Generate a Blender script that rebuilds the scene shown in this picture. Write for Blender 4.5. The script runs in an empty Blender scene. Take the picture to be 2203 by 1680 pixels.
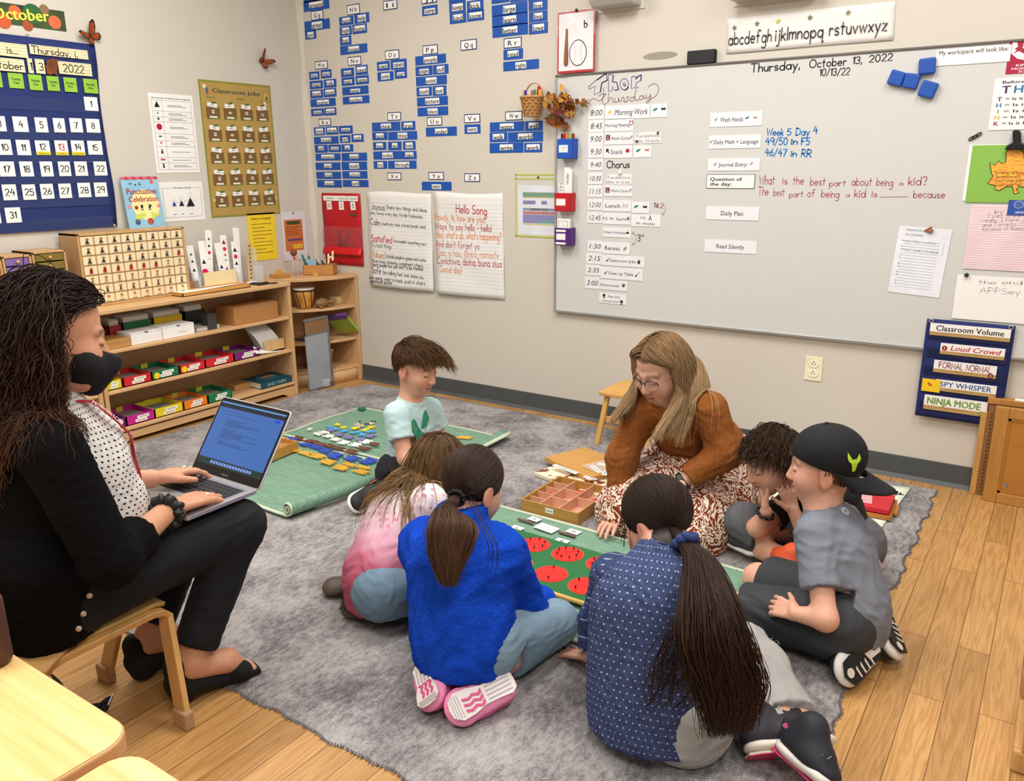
import bpy,math,random
import numpy as np
from mathutils import Vector,Matrix
C=bpy.context.scene.collection
PI=math.pi
rnd=random.Random(7)
S=1.38
CAM=np.array([4.25454,-3.88746,1.38])
RM=np.array([[0.8291600462785691,-0.14171042960733485,0.5407511181641936],[0.5589625530635555,0.22294802686295662,-0.7986582758543146],[-0.007381187437876205,0.9644751585491558,0.2640704198004539]])
FPX=1755.3084486778955
# ---- camera
cd=bpy.data.cameras.new('camera');cam=bpy.data.objects.new('camera',cd);C.objects.link(cam)
mw=Matrix.Identity(4)
for i in range(3):
	for j in range(3):mw[i][j]=RM[i][j]
	mw[i][3]=CAM[i]
cam.matrix_world=mw
cd.sensor_fit='HORIZONTAL';cd.sensor_width=36;cd.lens=FPX/2203*36;cd.clip_start=.02
sc=bpy.context.scene;sc.camera=cam
# ---- world, lights, exposure
wd=bpy.data.worlds.new('world');sc.world=wd;wd.use_nodes=True
wd.node_tree.nodes['Background'].inputs[0].default_value=(1,.985,.96,1)
wd.node_tree.nodes['Background'].inputs[1].default_value=.42
def area(name,loc,sx,sy,power,col=(1,.985,.965),aim=None):
	l=bpy.data.lights.new(name,'AREA');l.shape='RECTANGLE';l.size=sx;l.size_y=sy;l.energy=power;l.color=col
	o=bpy.data.objects.new(name,l);C.objects.link(o);o.location=loc
	if aim:o.rotation_euler=(Vector(aim)-Vector(loc)).to_track_quat('-Z','Y').to_euler()
	return o
area('ceiling_lamp',(1.3,-1.9,2.95),.6,1.2,40)
area('ceiling_lamp',(2.9,-1.6,2.95),.6,1.2,36)
area('ceiling_lamp',(4.4,-1.4,2.95),.6,1.2,30)
area('ceiling_lamp',(2.2,-3.9,2.95),.6,1.2,40)
area('ceiling_lamp',(4.8,-3.9,2.95),.6,1.2,42)
sc.view_settings.view_transform='Standard';sc.view_settings.look='None'
sc.view_settings.exposure=0.18;sc.view_settings.gamma=1;sc.view_settings.use_curve_mapping=False
# ---- helpers: geometry of the photograph (a ray through a pixel met with a real plane of the room)
def ray(px,py):return RM@np.array([px-1101.5,-(py-840.0),-FPX])
def onplane(px,py,o,n):
	d=ray(px,py);return CAM+d*(np.dot(np.array(o)-CAM,n)/np.dot(d,n))
def PZ(px,py,z=0.):return onplane(px,py,(0,0,z),np.array((0,0,1.)))
def PY(px,py,y=0.):return onplane(px,py,(0,y,0),np.array((0,1.,0)))
def PX(px,py,x=0.):return onplane(px,py,(x,0,0),np.array((1.,0,0)))
def V(*a):return np.array(a,float)
def nrm(a):a=np.asarray(a,float);return a/(np.linalg.norm(a)+1e-12)
# ---- materials
def lin(h):
	if isinstance(h,str):
		h=h.lstrip('#');c=[int(h[i:i+2],16)/255 for i in(0,2,4)]
	else:c=[v/255 for v in h]
	return tuple(v/12.92 if v<=.04045 else((v+.055)/1.055)**2.4 for v in c)+(1,)
_m={}
class NT:
	def __init__(s,name):
		s.m=bpy.data.materials.new(name);s.m.use_nodes=True;s.t=s.m.node_tree;s.b=s.t.nodes['Principled BSDF']
	def n(s,typ,**k):
		x=s.t.nodes.new(typ)
		for a,v in k.items():
			if a.startswith('i_'):
				key=a[2:];x.inputs[int(key)if key.isdigit()else key].default_value=v
			else:setattr(x,a,v)
		return x
	def l(s,a,b):s.t.links.new(a,b)
	def coord(s,scale=(1,1,1),rot=(0,0,0),kind='Object'):
		tc=s.n('ShaderNodeTexCoord');mp=s.n('ShaderNodeMapping');mp.inputs['Scale'].default_value=scale;mp.inputs['Rotation'].default_value=rot
		s.l(tc.outputs[kind],mp.inputs[0]);return mp.outputs[0]
	def noise(s,vec,scale,detail=4,rough=.6,dist=0):
		x=s.n('ShaderNodeTexNoise');x.inputs['Scale'].default_value=scale;x.inputs['Detail'].default_value=detail
		x.inputs['Roughness'].default_value=rough;x.inputs['Distortion'].default_value=dist
		s.l(vec,x.inputs['Vector']);return x.outputs['Fac']
	def ramp(s,fac,stops,interp='LINEAR'):
		r=s.n('ShaderNodeValToRGB');r.color_ramp.interpolation=interp;e=r.color_ramp.elements
		while len(e)<len(stops):e.new(.5)
		for k,(p,c)in zip(e,stops):k.position=p;k.color=c
		s.l(fac,r.inputs[0]);return r.outputs[0]
	def bump(s,h,strength=.3,dist=.005):
		b=s.n('ShaderNodeBump');b.inputs['Strength'].default_value=strength;b.inputs['Distance'].default_value=dist
		s.l(h,b.inputs['Height']);s.l(b.outputs[0],s.b.inputs['Normal'])
	def math(s,op,a,b=None):
		x=s.n('ShaderNodeMath',operation=op)
		for i,v in enumerate((a,b)):
			if v is None:continue
			if isinstance(v,(int,float)):x.inputs[i].default_value=v
			else:s.l(v,x.inputs[i])
		return x.outputs[0]
	def mix(s,fac,a,b,blend='MIX'):
		x=s.n('ShaderNodeMix',data_type='RGBA',blend_type=blend)
		for i,v in((0,fac),(6,a),(7,b)):
			if isinstance(v,(int,float,tuple)):x.inputs[i].default_value=v
			else:s.l(v,x.inputs[i])
		return x.outputs[2]
	def base(s,c):
		if isinstance(c,tuple):s.b.inputs['Base Color'].default_value=c
		else:s.l(c,s.b.inputs['Base Color'])
	def rough(s,r,spec=.5):
		s.b.inputs['Roughness'].default_value=r;s.b.inputs['Specular IOR Level'].default_value=spec
def M(col,rough=.6,metal=0.,spec=.4,vary=.06,bump=0,bscale=300,alpha=1,name=None):
	"""plain paint, plastic, paper or cloth: a colour with a slight procedural variation"""
	key=(col,rough,metal,spec,vary,bump,bscale,alpha)
	if key in _m:return _m[key]
	t=NT(name or 'plain_'+str(col));c=lin(col);t.rough(rough,spec);t.b.inputs['Metallic'].default_value=metal
	v=t.coord()
	if vary:
		nz=t.noise(v,9,3)
		t.base(t.ramp(nz,[(.3,tuple(x*(1-vary)for x in c[:3])+(1,)),(.7,tuple(min(1,x*(1+vary))for x in c[:3])+(1,))]))
	else:t.base(c)
	if bump:t.bump(t.noise(v,bscale,3),bump,.003)
	if alpha<1:t.b.inputs['Alpha'].default_value=alpha
	_m[key]=t.m;return t.m
def wood(col,axis='y',dark=.78,rough=.42,scale=1.):
	key=('wood',col,axis,dark,rough,scale)
	if key in _m:return _m[key]
	t=NT('wood_grain');c=lin(col);t.rough(rough,.4)
	k={'x':(1.2,16,16),'y':(16,1.2,16),'z':(16,16,1.2)}[axis]
	v=t.coord(tuple(a*scale for a in k))
	a=t.noise(v,2.2,6,.62,.6);b=t.noise(v,9,3,.6)
	f=t.math('ADD',t.math('MULTIPLY',a,.75),t.math('MULTIPLY',b,.25))
	d=tuple(x*dark for x in c[:3])+(1,);l=tuple(min(1,x*1.08)for x in c[:3])+(1,)
	t.base(t.ramp(f,[(.33,d),(.5,c),(.68,l)]));t.bump(f,.04,.002)
	_m[key]=t.m;return t.m
def attrmat(name,rough=.6,spec=.3,bump=0,bscale=300,sub=0,aniso=0):
	"""colour of the thing itself read from its own per-point colour"""
	t=NT(name);a=t.n('ShaderNodeAttribute',attribute_name='col');t.base(a.outputs['Color']);t.rough(rough,spec)
	if bump:t.bump(t.noise(t.coord(),bscale,3),bump,.003)
	if sub:
		t.b.inputs['Subsurface Weight'].default_value=sub;t.b.inputs['Subsurface Radius'].default_value=(1,.35,.2);t.b.inputs['Subsurface Scale'].default_value=.006
	return t.m
	# ---- objects
def tag(o,label=None,cat=None,group=None,kind=None):
	if label:o['label']=label
	if cat:o['category']=cat
	if group:o['group']=group
	if kind:o['kind']=kind
	return o
def thing(name,label,cat,loc,group=None):
	o=bpy.data.objects.new(name,None);C.objects.link(o);o.location=Vector(loc);o.empty_display_size=.05
	return tag(o,label,cat,group)
def adopt(o,parent):
	if parent is not None:
		o.parent=parent
		m=Matrix.Translation(parent.location)if parent.type=='EMPTY'else Matrix.Identity(4)
		o.matrix_parent_inverse=m.inverted()
	return o
def dup(o,off,parent=None):
	c=o.copy();C.objects.link(c)
	if parent is None:c.location=o.location+Vector(off)
	else:c.parent=parent
	for ch in o.children:dup(ch,off,c)
	return c
class Fr:
	"""a flat frame: origin, u to the right, v up, n out of it"""
	def __init__(s,o,u,v):s.o=V(*o);s.u=nrm(u);s.v=nrm(v);s.n=np.cross(s.u,s.v)
	def p(s,a,b,h=0):return s.o+s.u*a+s.v*b+s.n*h
	def px(s,x,y,h=0):
		q=onplane(x,y,s.o+s.n*h,s.n)-s.o;return float(q@s.u),float(q@s.v)
	def at(s,a,b,ang=0):
		c,d=math.cos(ang),math.sin(ang);return Fr(s.p(a,b),s.u*c+s.v*d,s.v*c-s.u*d)
WALL=Fr((0,0,0),(1,0,0),(0,0,1));LEFT=Fr((0,0,0),(0,1,0),(0,0,1));FLOOR=Fr((0,0,0),(1,0,0),(0,1,0))
class MB:
	def __init__(s):s.v=[];s.f=[];s.c=[]
	def add(s,vs,fs,col=None):
		k=len(s.v);s.v+=[tuple(map(float,p))for p in vs];s.f+=[tuple(i+k for i in f)for f in fs]
		if col is not None:s.c+=[col]*len(vs)
		return s
	def box(s,a,b,fr=None,col=None):
		(x0,y0,z0),(x1,y1,z1)=a,b
		vs=[(x,y,z)for z in(z0,z1)for y in(y0,y1)for x in(x0,x1)]
		if fr:vs=[fr.p(*p)for p in vs]
		return s.add(vs,[(0,2,3,1),(4,5,7,6),(0,1,5,4),(2,6,7,3),(0,4,6,2),(1,3,7,5)],col)
	def obox(s,c,h,ax,col=None):
		ax=[np.array(a)for a in ax];c=np.array(c)
		vs=[c+ax[0]*x*h[0]+ax[1]*y*h[1]+ax[2]*z*h[2]for z in(-1,1)for y in(-1,1)for x in(-1,1)]
		return s.add(vs,[(0,2,3,1),(4,5,7,6),(0,1,5,4),(2,6,7,3),(0,4,6,2),(1,3,7,5)],col)
	def poly(s,pts,fr,h0=0,h1=.001,col=None):
		n=len(pts);vs=[fr.p(a,b,h)for h in(h0,h1)for a,b in pts]
		return s.add(vs,[tuple(range(n))[::-1],tuple(range(n,2*n))]+[(i,(i+1)%n,n+(i+1)%n,n+i)for i in range(n)],col)
	def disc(s,fr,a,b,ra,rb=None,h0=0,h1=.001,n=28,col=None):
		rb=rb or ra;return s.poly([(a+ra*math.cos(2*PI*i/n),b+rb*math.sin(2*PI*i/n))for i in range(n)],fr,h0,h1,col)
	def tube(s,path,r,n=8,close=False,col=None,flat=None):
		P=[V(*p)for p in path];m=len(P)
		R=r if hasattr(r,'__len__')else[r]*m
		rings=[];prev=None
		for i,p in enumerate(P):
			t=nrm((P[(i+1)%m]if close or i<m-1 else P[i])-(P[i-1]if close or i else P[i]))
			if prev is None:
				a=np.cross(t,(0,0,1.));a=a if np.linalg.norm(a)>.05 else np.cross(t,(1.,0,0));a=nrm(a)
			else:a=nrm(prev-t*(prev@t))
			prev=a;b=np.cross(t,a)
			if flat is not None:ka,kb=flat
			else:ka=kb=1
			rings+=[p+R[i]*(a*ka*math.cos(2*PI*j/n)+b*kb*math.sin(2*PI*j/n))for j in range(n)]
		fs=[]
		for i in range(m if close else m-1):
			q=(i+1)%m
			fs+=[(i*n+j,i*n+(j+1)%n,q*n+(j+1)%n,q*n+j)for j in range(n)]
		if not close:fs+=[tuple(range(n))[::-1],tuple(range((m-1)*n,m*n))]
		return s.add(rings,fs,col)
	def lathe(s,prof,o,ax=(0,0,1),n=24,col=None,sx=1,sy=1):
		ax=nrm(ax);a=np.cross(ax,(0,1.,0));a=a if np.linalg.norm(a)>.1 else np.cross(ax,(1.,0,0));a=nrm(a);b=np.cross(ax,a);o=V(*o)
		vs=[o+ax*z+r*(a*sx*math.cos(2*PI*j/n)+b*sy*math.sin(2*PI*j/n))for r,z in prof for j in range(n)]
		fs=[(i*n+j,i*n+(j+1)%n,(i+1)*n+(j+1)%n,(i+1)*n+j)for i in range(len(prof)-1)for j in range(n)]
		fs+=[tuple(range(n))[::-1],tuple(range((len(prof)-1)*n,len(prof)*n))]
		return s.add(vs,fs,col)
	def ball(s,o,r,n=12,sc=(1,1,1),col=None):
		vs=[];o=V(*o)
		for i in range(1,n):
			t=PI*i/n;vs+=[o+r*np.array([sc[0]*math.sin(t)*math.cos(2*PI*j/n),sc[1]*math.sin(t)*math.sin(2*PI*j/n),sc[2]*math.cos(t)])for j in range(n)]
		fs=[(i*n+j,(i+1)*n+j,(i+1)*n+(j+1)%n,i*n+(j+1)%n)for i in range(n-2)for j in range(n)]
		return s.add(vs,fs+[tuple(range(n)),tuple(range((n-2)*n,(n-1)*n))[::-1]],col)
	def grid(s,fn,nu,nv,col=None,thick=None):
		vs=[fn(i/nu,j/nv)for j in range(nv+1)for i in range(nu+1)]
		return s.add(vs,[(j*(nu+1)+i,j*(nu+1)+i+1,(j+1)*(nu+1)+i+1,(j+1)*(nu+1)+i)for j in range(nv)for i in range(nu)],col)
	def build(s,name,mat,parent=None,smooth=False,bevel=0,seg=2,solid=0,subd=0):
		me=bpy.data.meshes.new(name);me.from_pydata(s.v,[],s.f);me.update()
		if s.c and len(s.c)==len(s.v):
			a=me.attributes.new('col','FLOAT_COLOR','POINT');a.data.foreach_set('color',np.array(s.c,np.float32).ravel())
		return finish(me,name,mat,parent,smooth,bevel,seg,solid,subd)
def finish(me,name,mat,parent=None,smooth=False,bevel=0,seg=2,solid=0,subd=0):
	o=bpy.data.objects.new(name,me);C.objects.link(o)
	for m in(mat if isinstance(mat,(list,tuple))else[mat]):me.materials.append(m)
	if smooth:
		me.polygons.foreach_set('use_smooth',[True]*len(me.polygons))
	if solid:
		m=o.modifiers.new('thickness','SOLIDIFY');m.thickness=solid;m.offset=0
	if subd:
		m=o.modifiers.new('round','SUBSURF');m.levels=m.render_levels=subd
	if bevel:
		m=o.modifiers.new('bevel','BEVEL');m.width=bevel;m.segments=seg;m.limit_method='ANGLE';m.angle_limit=.6;m.harden_normals=False
	return adopt(o,parent)
def mesh_np(name,v,f,mat,parent=None,smooth=True,col=None,uv=None):
	me=bpy.data.meshes.new(name);v=np.asarray(v,np.float32);f=np.asarray(f,np.int32);k=f.shape[1]
	me.vertices.add(len(v));me.vertices.foreach_set('co',v.ravel());me.loops.add(f.size);me.loops.foreach_set('vertex_index',f.ravel())
	me.polygons.add(len(f));me.polygons.foreach_set('loop_start',np.arange(0,f.size,k,dtype=np.int32))
	if smooth:me.polygons.foreach_set('use_smooth',np.ones(len(f),bool))
	if col is not None:
		a=me.attributes.new('col','FLOAT_COLOR','POINT');c4=np.ones((len(v),4),np.float32);c4[:,:3]=col;a.data.foreach_set('color',c4.ravel())
	if uv is not None:
		a=me.attributes.new('pat','FLOAT_VECTOR','POINT');a.data.foreach_set('vector',np.asarray(uv,np.float32).ravel())
	me.update(calc_edges=True);me.validate()
	return finish(me,name,mat,parent)
	# ---- lettering
_t={}
def glyphs(text):
	if text in _t:return _t[text]
	cu=bpy.data.curves.new('lettering','FONT');cu.body=text;cu.resolution_u=2;cu.fill_mode='FRONT'
	o=bpy.data.objects.new('lettering',cu);C.objects.link(o)
	dg=bpy.context.evaluated_depsgraph_get();me=bpy.data.meshes.new_from_object(o.evaluated_get(dg))
	v=[(p.co.x,p.co.y)for p in me.vertices];f=[tuple(p.vertices)for p in me.polygons]
	bpy.data.objects.remove(o);bpy.data.curves.remove(cu);bpy.data.meshes.remove(me)
	_t[text]=(v,f);return v,f
def put(mb,fr,text,a,b,h,w=None,lift=.001,bold=.0,slant=0,align='c',cap=None,col=None,font='p',wt=.09,ang=0):
	"""printed ('p') or hand-lettered ('h') text with its middle (or left end) at a,b; h = letter size; w = width to fill"""
	f2=fr.at(a,b,ang)
	v,f=glyphs(text)if font=='p'else strokes(text,wt)
	if not v:return mb
	xs=[p[0]for p in v];x0,x1=min(xs),max(xs);k=h/.72;kx=k
	if w:kx=w/max(1e-6,x1-x0)
	xo={'c':(x0+x1)/2,'l':x0,'r':x1}[align]
	for i,dx in enumerate((-bold,0,bold)if bold and font=='p'else(0,)):mb.add([f2.p((p[0]+dx-xo+slant*p[1])*kx,(p[1]-.36+dx*.5)*k,lift+.00015*i)for p in v],f,col)
	return mb
G={'a':'a3,3,3,3,0,360 l6,6,6,0','b':'l0,11,0,0 a3,3,3,3,180,-180','c':'a3,3,3,3,45,315','d':'a3,3,3,3,0,360 l6,11,6,0','e':'l0,3.2,5.8,3.2 a3,3,3,3,5,315','f':'a4,9,2,2,30,180 l2,9,2,0 l0,6,4,6','g':'a3,3,3,3,0,360 l6,6,6,-2.5 a3,-2.5,3,2.5,0,-150','h':'l0,11,0,0 a2.5,3.5,2.5,2.5,180,0 l5,3.5,5,0','i':'l0,6,0,0 a0,8.3,.3,.3,0,360','j':'l2,6,2,-2.5 a0,-2.5,2,2.2,0,-120 a2,8.3,.3,.3,0,360','k':'l0,11,0,0 l4.5,6,0,2.5 l1.5,3.5,5,0','l':'l0,11,0,0','m':'l0,6,0,0 a2,4,2,2,180,0 l4,4,4,0 a6,4,2,2,180,0 l8,4,8,0','n':'l0,6,0,0 a2.5,3.5,2.5,2.5,180,0 l5,3.5,5,0','o':'a3,3,3,3,90,450','p':'l0,6,0,-5 a3,3,3,3,180,-180','q':'a3,3,3,3,0,360 l6,6,6,-5 7.5,-4','r':'l0,6,0,0 a2.2,3.8,2.2,2.2,180,40','s':'a2.3,4.5,2,1.5,30,270 a2.3,1.5,2.2,1.5,90,-150','t':'l2,10,2,0 l0,6.5,4.4,6.5','u':'l0,6,0,2.5 a2.5,2.5,2.5,2.5,180,360 l5,6,5,0','v':'l0,6,2.5,0 5,6','w':'l0,6,2,0 4,6 6,0 8,6','x':'l0,6,5,0 l5,6,0,0','y':'l0,6,2.7,0 l5.4,6,1,-5','z':'l0,6,5,6 0,0 5,0','A':'l0,0,4,11 8,0 l1.5,4,6.5,4','B':'l0,0,0,11 a2,8.3,4,2.7,90,-90 l0,11,2,11 l0,5.6,2,5.6 a2,2.8,4.6,2.8,90,-90 l0,0,2,0','C':'a5,5.5,5,5.5,45,315','D':'l0,0,0,11 a1.5,5.5,6,5.5,90,-90 l0,11,1.5,11 l0,0,1.5,0','E':'l6,11,0,11 0,0 6,0 l0,5.7,5,5.7','F':'l6,11,0,11 0,0 l0,5.7,5,5.7','G':'a5,5.5,5,5.5,50,340 l6,5,10,5 10,1','H':'l0,11,0,0 l7,11,7,0 l0,5.6,7,5.6','I':'l2,11,2,0 l0,11,4,11 l0,0,4,0','J':'l5,11,5,3 a2.5,3,2.5,3,0,-160','K':'l0,11,0,0 l6.5,11,0,4.5 l2,6,7,0','L':'l0,11,0,0 6,0','M':'l0,0,1,11 4.5,2 8,11 9,0','N':'l0,0,0,11 7,0 7,11','O':'a5,5.5,5,5.5,90,450','P':'l0,0,0,11 a2,8,4.5,3,90,-90 l0,11,2,11 l0,5,2,5','Q':'a5,5.5,5,5.5,90,450 l6,3,10,-.5','R':'l0,0,0,11 a2,8,4.5,3,90,-90 l0,11,2,11 l0,5,2.5,5 7,0','S':'a3.5,8.2,3,2.8,40,270 a3.5,2.7,3.5,2.7,90,-150','T':'l4,11,4,0 l0,11,8,11','U':'l0,11,0,3.5 a3.5,3.5,3.5,3.5,180,360 l7,3.5,7,11','V':'l0,11,4,0 8,11','W':'l0,11,3,0 5.5,9 8,0 11,11','X':'l0,11,7,0 l7,11,0,0','Y':'l0,11,3.5,5.5 7,11 l3.5,5.5,3.5,0','Z':'l0,11,7,11 0,0 7,0','0':'a3.2,5.5,3.2,5.5,90,450','1':'l0,9,2,11 2,0','2':'a3,8,3,3,160,-35 l5.4,6.2,0,0 6,0','3':'a2.7,8.2,2.7,2.7,150,-90 a2.7,2.8,3,2.8,90,-150','4':'l3.5,11,0,4.5 6.5,4.5 l5,8,5,0','5':'l5.5,11,.6,11 .3,6.3 a2.6,3.4,3.2,3.4,130,-140','6':'l4.5,11,.6,4.6 a3,3,3,3,150,510','7':'l0,11,6,11 2,0','8':'a3,8.2,2.6,2.7,270,630 a3,2.8,3.1,2.8,90,450','9':'a3,8,3,3,0,360 l6,8,5,0','.':'a.3,.3,.3,.3,0,360',',':'l.7,1,0,-1.6','!':'l0,11,0,3.4 a0,.4,.3,.3,0,360','?':'a2.6,8.4,2.6,2.6,170,-60 l3.6,6,2.8,3.4 a2.8,.4,.3,.3,0,360',"'":'l0,11,-.4,8.6','-':'l0,4.4,4,4.4','/':'l0,-1,5,11.5',':':'a0,5,.3,.3,0,360 a0,.6,.3,.3,0,360','+':'l0,4,5,4 l2.5,6.5,2.5,1.5','=':'l0,5,5,5 l0,2.5,5,2.5','&':'l4,2,2,0 0,2 4,8 2,10 .8,8 5,0','_':'l0,-.5,12,-.5'}
def strokes(text,wt=.09):
	if('h',text,wt)in _t:return _t[('h',text,wt)]
	vs,fs,x=[],[],0.;k=.72/11;w=wt/2
	for ch in text:
		if ch==' ':x+=5;continue
		g=G.get(ch)
		if not g:x+=4;continue
		mx=0;lo=99;jy=rnd.uniform(-.25,.25)
		lines=[]
		for part in g.split(' '):
			if part[0]in 'al':
				kind=part[0];nums=[float(q)for q in part[1:].split(',')]
				if kind=='a':
					cx,cy,rx,ry,a0,a1=nums;m=3+int(abs(a1-a0)/24)if rx>.5 else 6
					lines.append([(cx+rx*math.cos(math.radians(a0+(a1-a0)*i/m)),cy+ry*math.sin(math.radians(a0+(a1-a0)*i/m)))for i in range(m+1)])
				else:lines.append(list(zip(nums[::2],nums[1::2])))
			else:
				nums=[float(q)for q in part.split(',')];lines[-1]+=list(zip(nums[::2],nums[1::2]))
		for ln in lines:
			P=[np.array([(p[0]+x)*k,(p[1]+jy)*k])for p in ln];mx=max(mx,max(p[0]for p in ln));n0=len(vs)
			for i,p in enumerate(P):
				t0=nrm(P[min(i+1,len(P)-1)]-P[max(i-1,0)]);q=np.array([-t0[1],t0[0]])
				if 0<i<len(P)-1:
					d=nrm(P[i]-P[i-1]);q=q/max(.5,abs(q@np.array([-d[1],d[0]])))
				e=t0*(-w*.7 if i==0 else w*.7 if i==len(P)-1 else 0)
				vs+=[tuple(p+e+q*w),tuple(p+e-q*w)]
			fs+=[(n0+2*i,n0+2*i+1,n0+2*i+3,n0+2*i+2)for i in range(len(P)-1)]
		x+=mx+2.3
	_t[('h',text,wt)]=(vs,fs);return vs,fs
	# ================= setting
def floor_mat():
	t=NT('oak_strip_floor');t.rough(.38,.45)
	v=t.coord((1,1,1),(0,0,PI/2))
	br=t.n('ShaderNodeTexBrick',offset=.37,offset_frequency=2,squash=1)
	for k,q in(('Scale',1),('Mortar Size',.0012),('Brick Width',.85),('Row Height',.083),('Bias',0),('Mortar Smooth',.1)):br.inputs[k].default_value=q
	br.inputs['Color1'].default_value=(0,0,0,1);br.inputs['Color2'].default_value=(1,1,1,1);br.inputs['Mortar'].default_value=(.5,.5,.5,1)
	t.l(v,br.inputs['Vector'])
	g=t.coord((26,1.6,1));off=t.n('ShaderNodeVectorMath',operation='MULTIPLY_ADD');t.l(br.outputs['Color'],off.inputs[0]);off.inputs[1].default_value=(9,31,5);t.l(g,off.inputs[2])
	a=t.noise(off.outputs[0],1.0,3,.5,.3)
	rings=t.math('FRACT',t.math('MULTIPLY',a,9.));rings=t.math('ABSOLUTE',t.math('SUBTRACT',rings,.5))
	fine=t.noise(t.coord((220,5,1)),1,4,.7)
	f=t.math('ADD',t.math('MULTIPLY',rings,.9),t.math('MULTIPLY',fine,.55))
	wd_=t.ramp(f,[(.15,lin('#a0763f')),(.5,lin('#b88c55')),(.9,lin('#c59c66'))])
	tone=t.ramp(br.outputs['Color'],[(0,(.80,.76,.70,1)),(.5,(.97,.95,.92,1)),(1,(1.1,1.08,1.04,1))])
	c=t.mix(1.,wd_,tone,'MULTIPLY')
	t.base(t.mix(br.outputs['Fac'],c,lin('#6d4a26')));t.bump(f,.05,.002);return t.m
def wall_mat(c):
	t=NT('painted_wall');t.rough(.62,.3);v=t.coord();a=t.noise(v,1.3,4,.6);c=lin(c)
	t.base(t.ramp(a,[(.3,tuple(x*.965 for x in c[:3])+(1,)),(.7,c)]));t.bump(t.noise(v,260,3),.06,.002);return t.m
def struct(name,mb,mat,**k):return tag(mb.build(name,mat,**k),kind='structure')
wallp=wall_mat('#cfc8bb')
struct('floor',MB().box((-.2,-6.2,-.05),(6.4,.2,0)),floor_mat())
struct('wall_back',MB().box((-.2,0,0),(6.4,.12,2.95)),wallp)
struct('wall_left',MB().box((-.12,-6.2,0),(0,.12,2.95)),wallp)
struct('ceiling',MB().box((-.2,-6.2,2.98),(6.4,.2,3.05)),M('#efeae0',.8))
bbm=M('#4b4f50',.5,vary=.04)
bb=MB();bb.poly([(0,0),(.022,0),(.008,.018),(.006,.1),(0,.102)],Fr((0,0,0),(0,-1,0),(0,0,1)),0,-6.2);struct('baseboard_back',bb,bbm)
bb=MB();bb.box((0,-6,0),(.007,0,.1));struct('baseboard_left',bb,bbm)
sm=MB();path=[(.02+.012*math.sin(z*7),-.0004,z)for z in np.linspace(1.25,2.9,30)]
sm.grid(lambda u,v:(.004+.05*u+.008*math.sin(v*23+u*4),-.0008,.72+2.2*v),2,60);struct('trim_1',sm,M('#ddd6ca',.5))
def rug():
	t=NT('mottled_grey_rug');t.rough(.95,.1);v=t.coord((1,1,1))
	a=t.noise(v,4.2,8,.7,.25);b=t.noise(t.coord((60,26,1),(0,0,.5)),1,4,.75);c2=t.noise(v,210,3,.7)
	f=t.math('ADD',t.math('MULTIPLY',a,.54),t.math('MULTIPLY',b,.4));f=t.math('ADD',f,t.math('MULTIPLY',c2,.24))
	t.base(t.ramp(f,[(.44,lin('#625d5f')),(.54,lin('#8d8889')),(.63,lin('#b6b1af')),(.75,lin('#d3cecb'))]))
	t.bump(t.math('ADD',t.math('MULTIPLY',b,.7),c2),.8,.012)
	mb=MB();x0,x1,y0,y1=.346,3.93,-2.71,-.085;nu,nv=150,110;w=lambda s:.004*math.sin(s*17)+.003*math.sin(s*41+1)+.0015*math.sin(s*70)
	def fn(u,q):
		x=x0+(x1-x0)*u;yt=y1-.33*max(0,1-(x-x0)/.2)**.6;y=y0+(yt-y0)*q
		if u in(0,1):x+=w(q*3)*(1.6 if u==1 else 1)
		if q in(0,1):y+=w(u*4)
		e=min(u*3.7,(1-u)*3.7,q*2.6,(1-q)*2.6);return(x,y,.011*min(1,.15+e*22))
	mb.grid(fn,nu,nv)
	o=mb.build('area_rug',t.m,smooth=True)
	tag(o,'large mottled grey area rug covering the oak floor','rug')
	fr=MB()
	for i in range(430):
		s=i/430;x=x0+(x1-x0)*s;y=y0+w(s*4);fr.tube([(x,y+.004,.006),(x+rnd.uniform(-.006,.006),y-rnd.uniform(.002,.009),.002)],[.0022,.001],4)
	for i in range(300):
		s=i/300;y=y0+(y1-y0)*s;x=x1+w(s*3)*1.6;fr.tube([(x-.004,y,.006),(x+rnd.uniform(.002,.008),y+rnd.uniform(-.006,.006),.002)],[.0022,.001],4)
	tag(fr.build('fringe',M('#6f6a6d',.95),o),kind='stuff')
rug()
RZ=.011
maple=wood('#d2a877','y',.86);maplez=wood('#cfa473','z',.86);maplex=wood('#d2a877','x',.86);edge=wood('#dcb88a','y',.9)
# ================= long shelf and corner shelf
def shelf(y0,y1,label,lv=(.085,.293,.5)):
	t=thing('shelf_unit',label,'shelf',(.17,(y0+y1)/2,0))
	d=.335
	MB().box((.004,y0,0),(d,y0+.022,.69)).build('side_panel',maplez,t,bevel=.004)
	MB().box((.004,y1-.022,0),(d,y1,.69)).build('side_panel',maplez,t,bevel=.004)
	MB().box((.003,y0-.002,.688),(d+.004,y1+.002,.71)).build('shelf_top',maple,t,bevel=.004)
	MB().box((.006,y0+.022,.07),(.016,y1-.022,.688)).build('back_panel',maple,t)
	for z in lv:MB().box((.016,y0+.022,z-.016),(d-.006,y1-.022,z)).build('shelf_board',maple,t,bevel=.003)
	n=20;a,b=y0+.022,y1-.022
	prof=[(a,.06),(b,.06),(b,.0)]+[(b-.05,0),(b-.09,.022)]+[(a+.09,.022),(a+.05,0),(a,0)]
	mb=MB();mb.poly(prof,Fr((d-.03,0,0),(0,1,0),(0,0,1)),0,.018);k=mb.build('kick_board',maple,t)
	return t
shelf(-1.757,-.512,'long low maple shelf unit of trays along the left wall, under the drawer cabinet')
shelf(-3.02,-1.765,'maple shelf unit behind the seated woman, under the coloured drawers')
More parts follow.
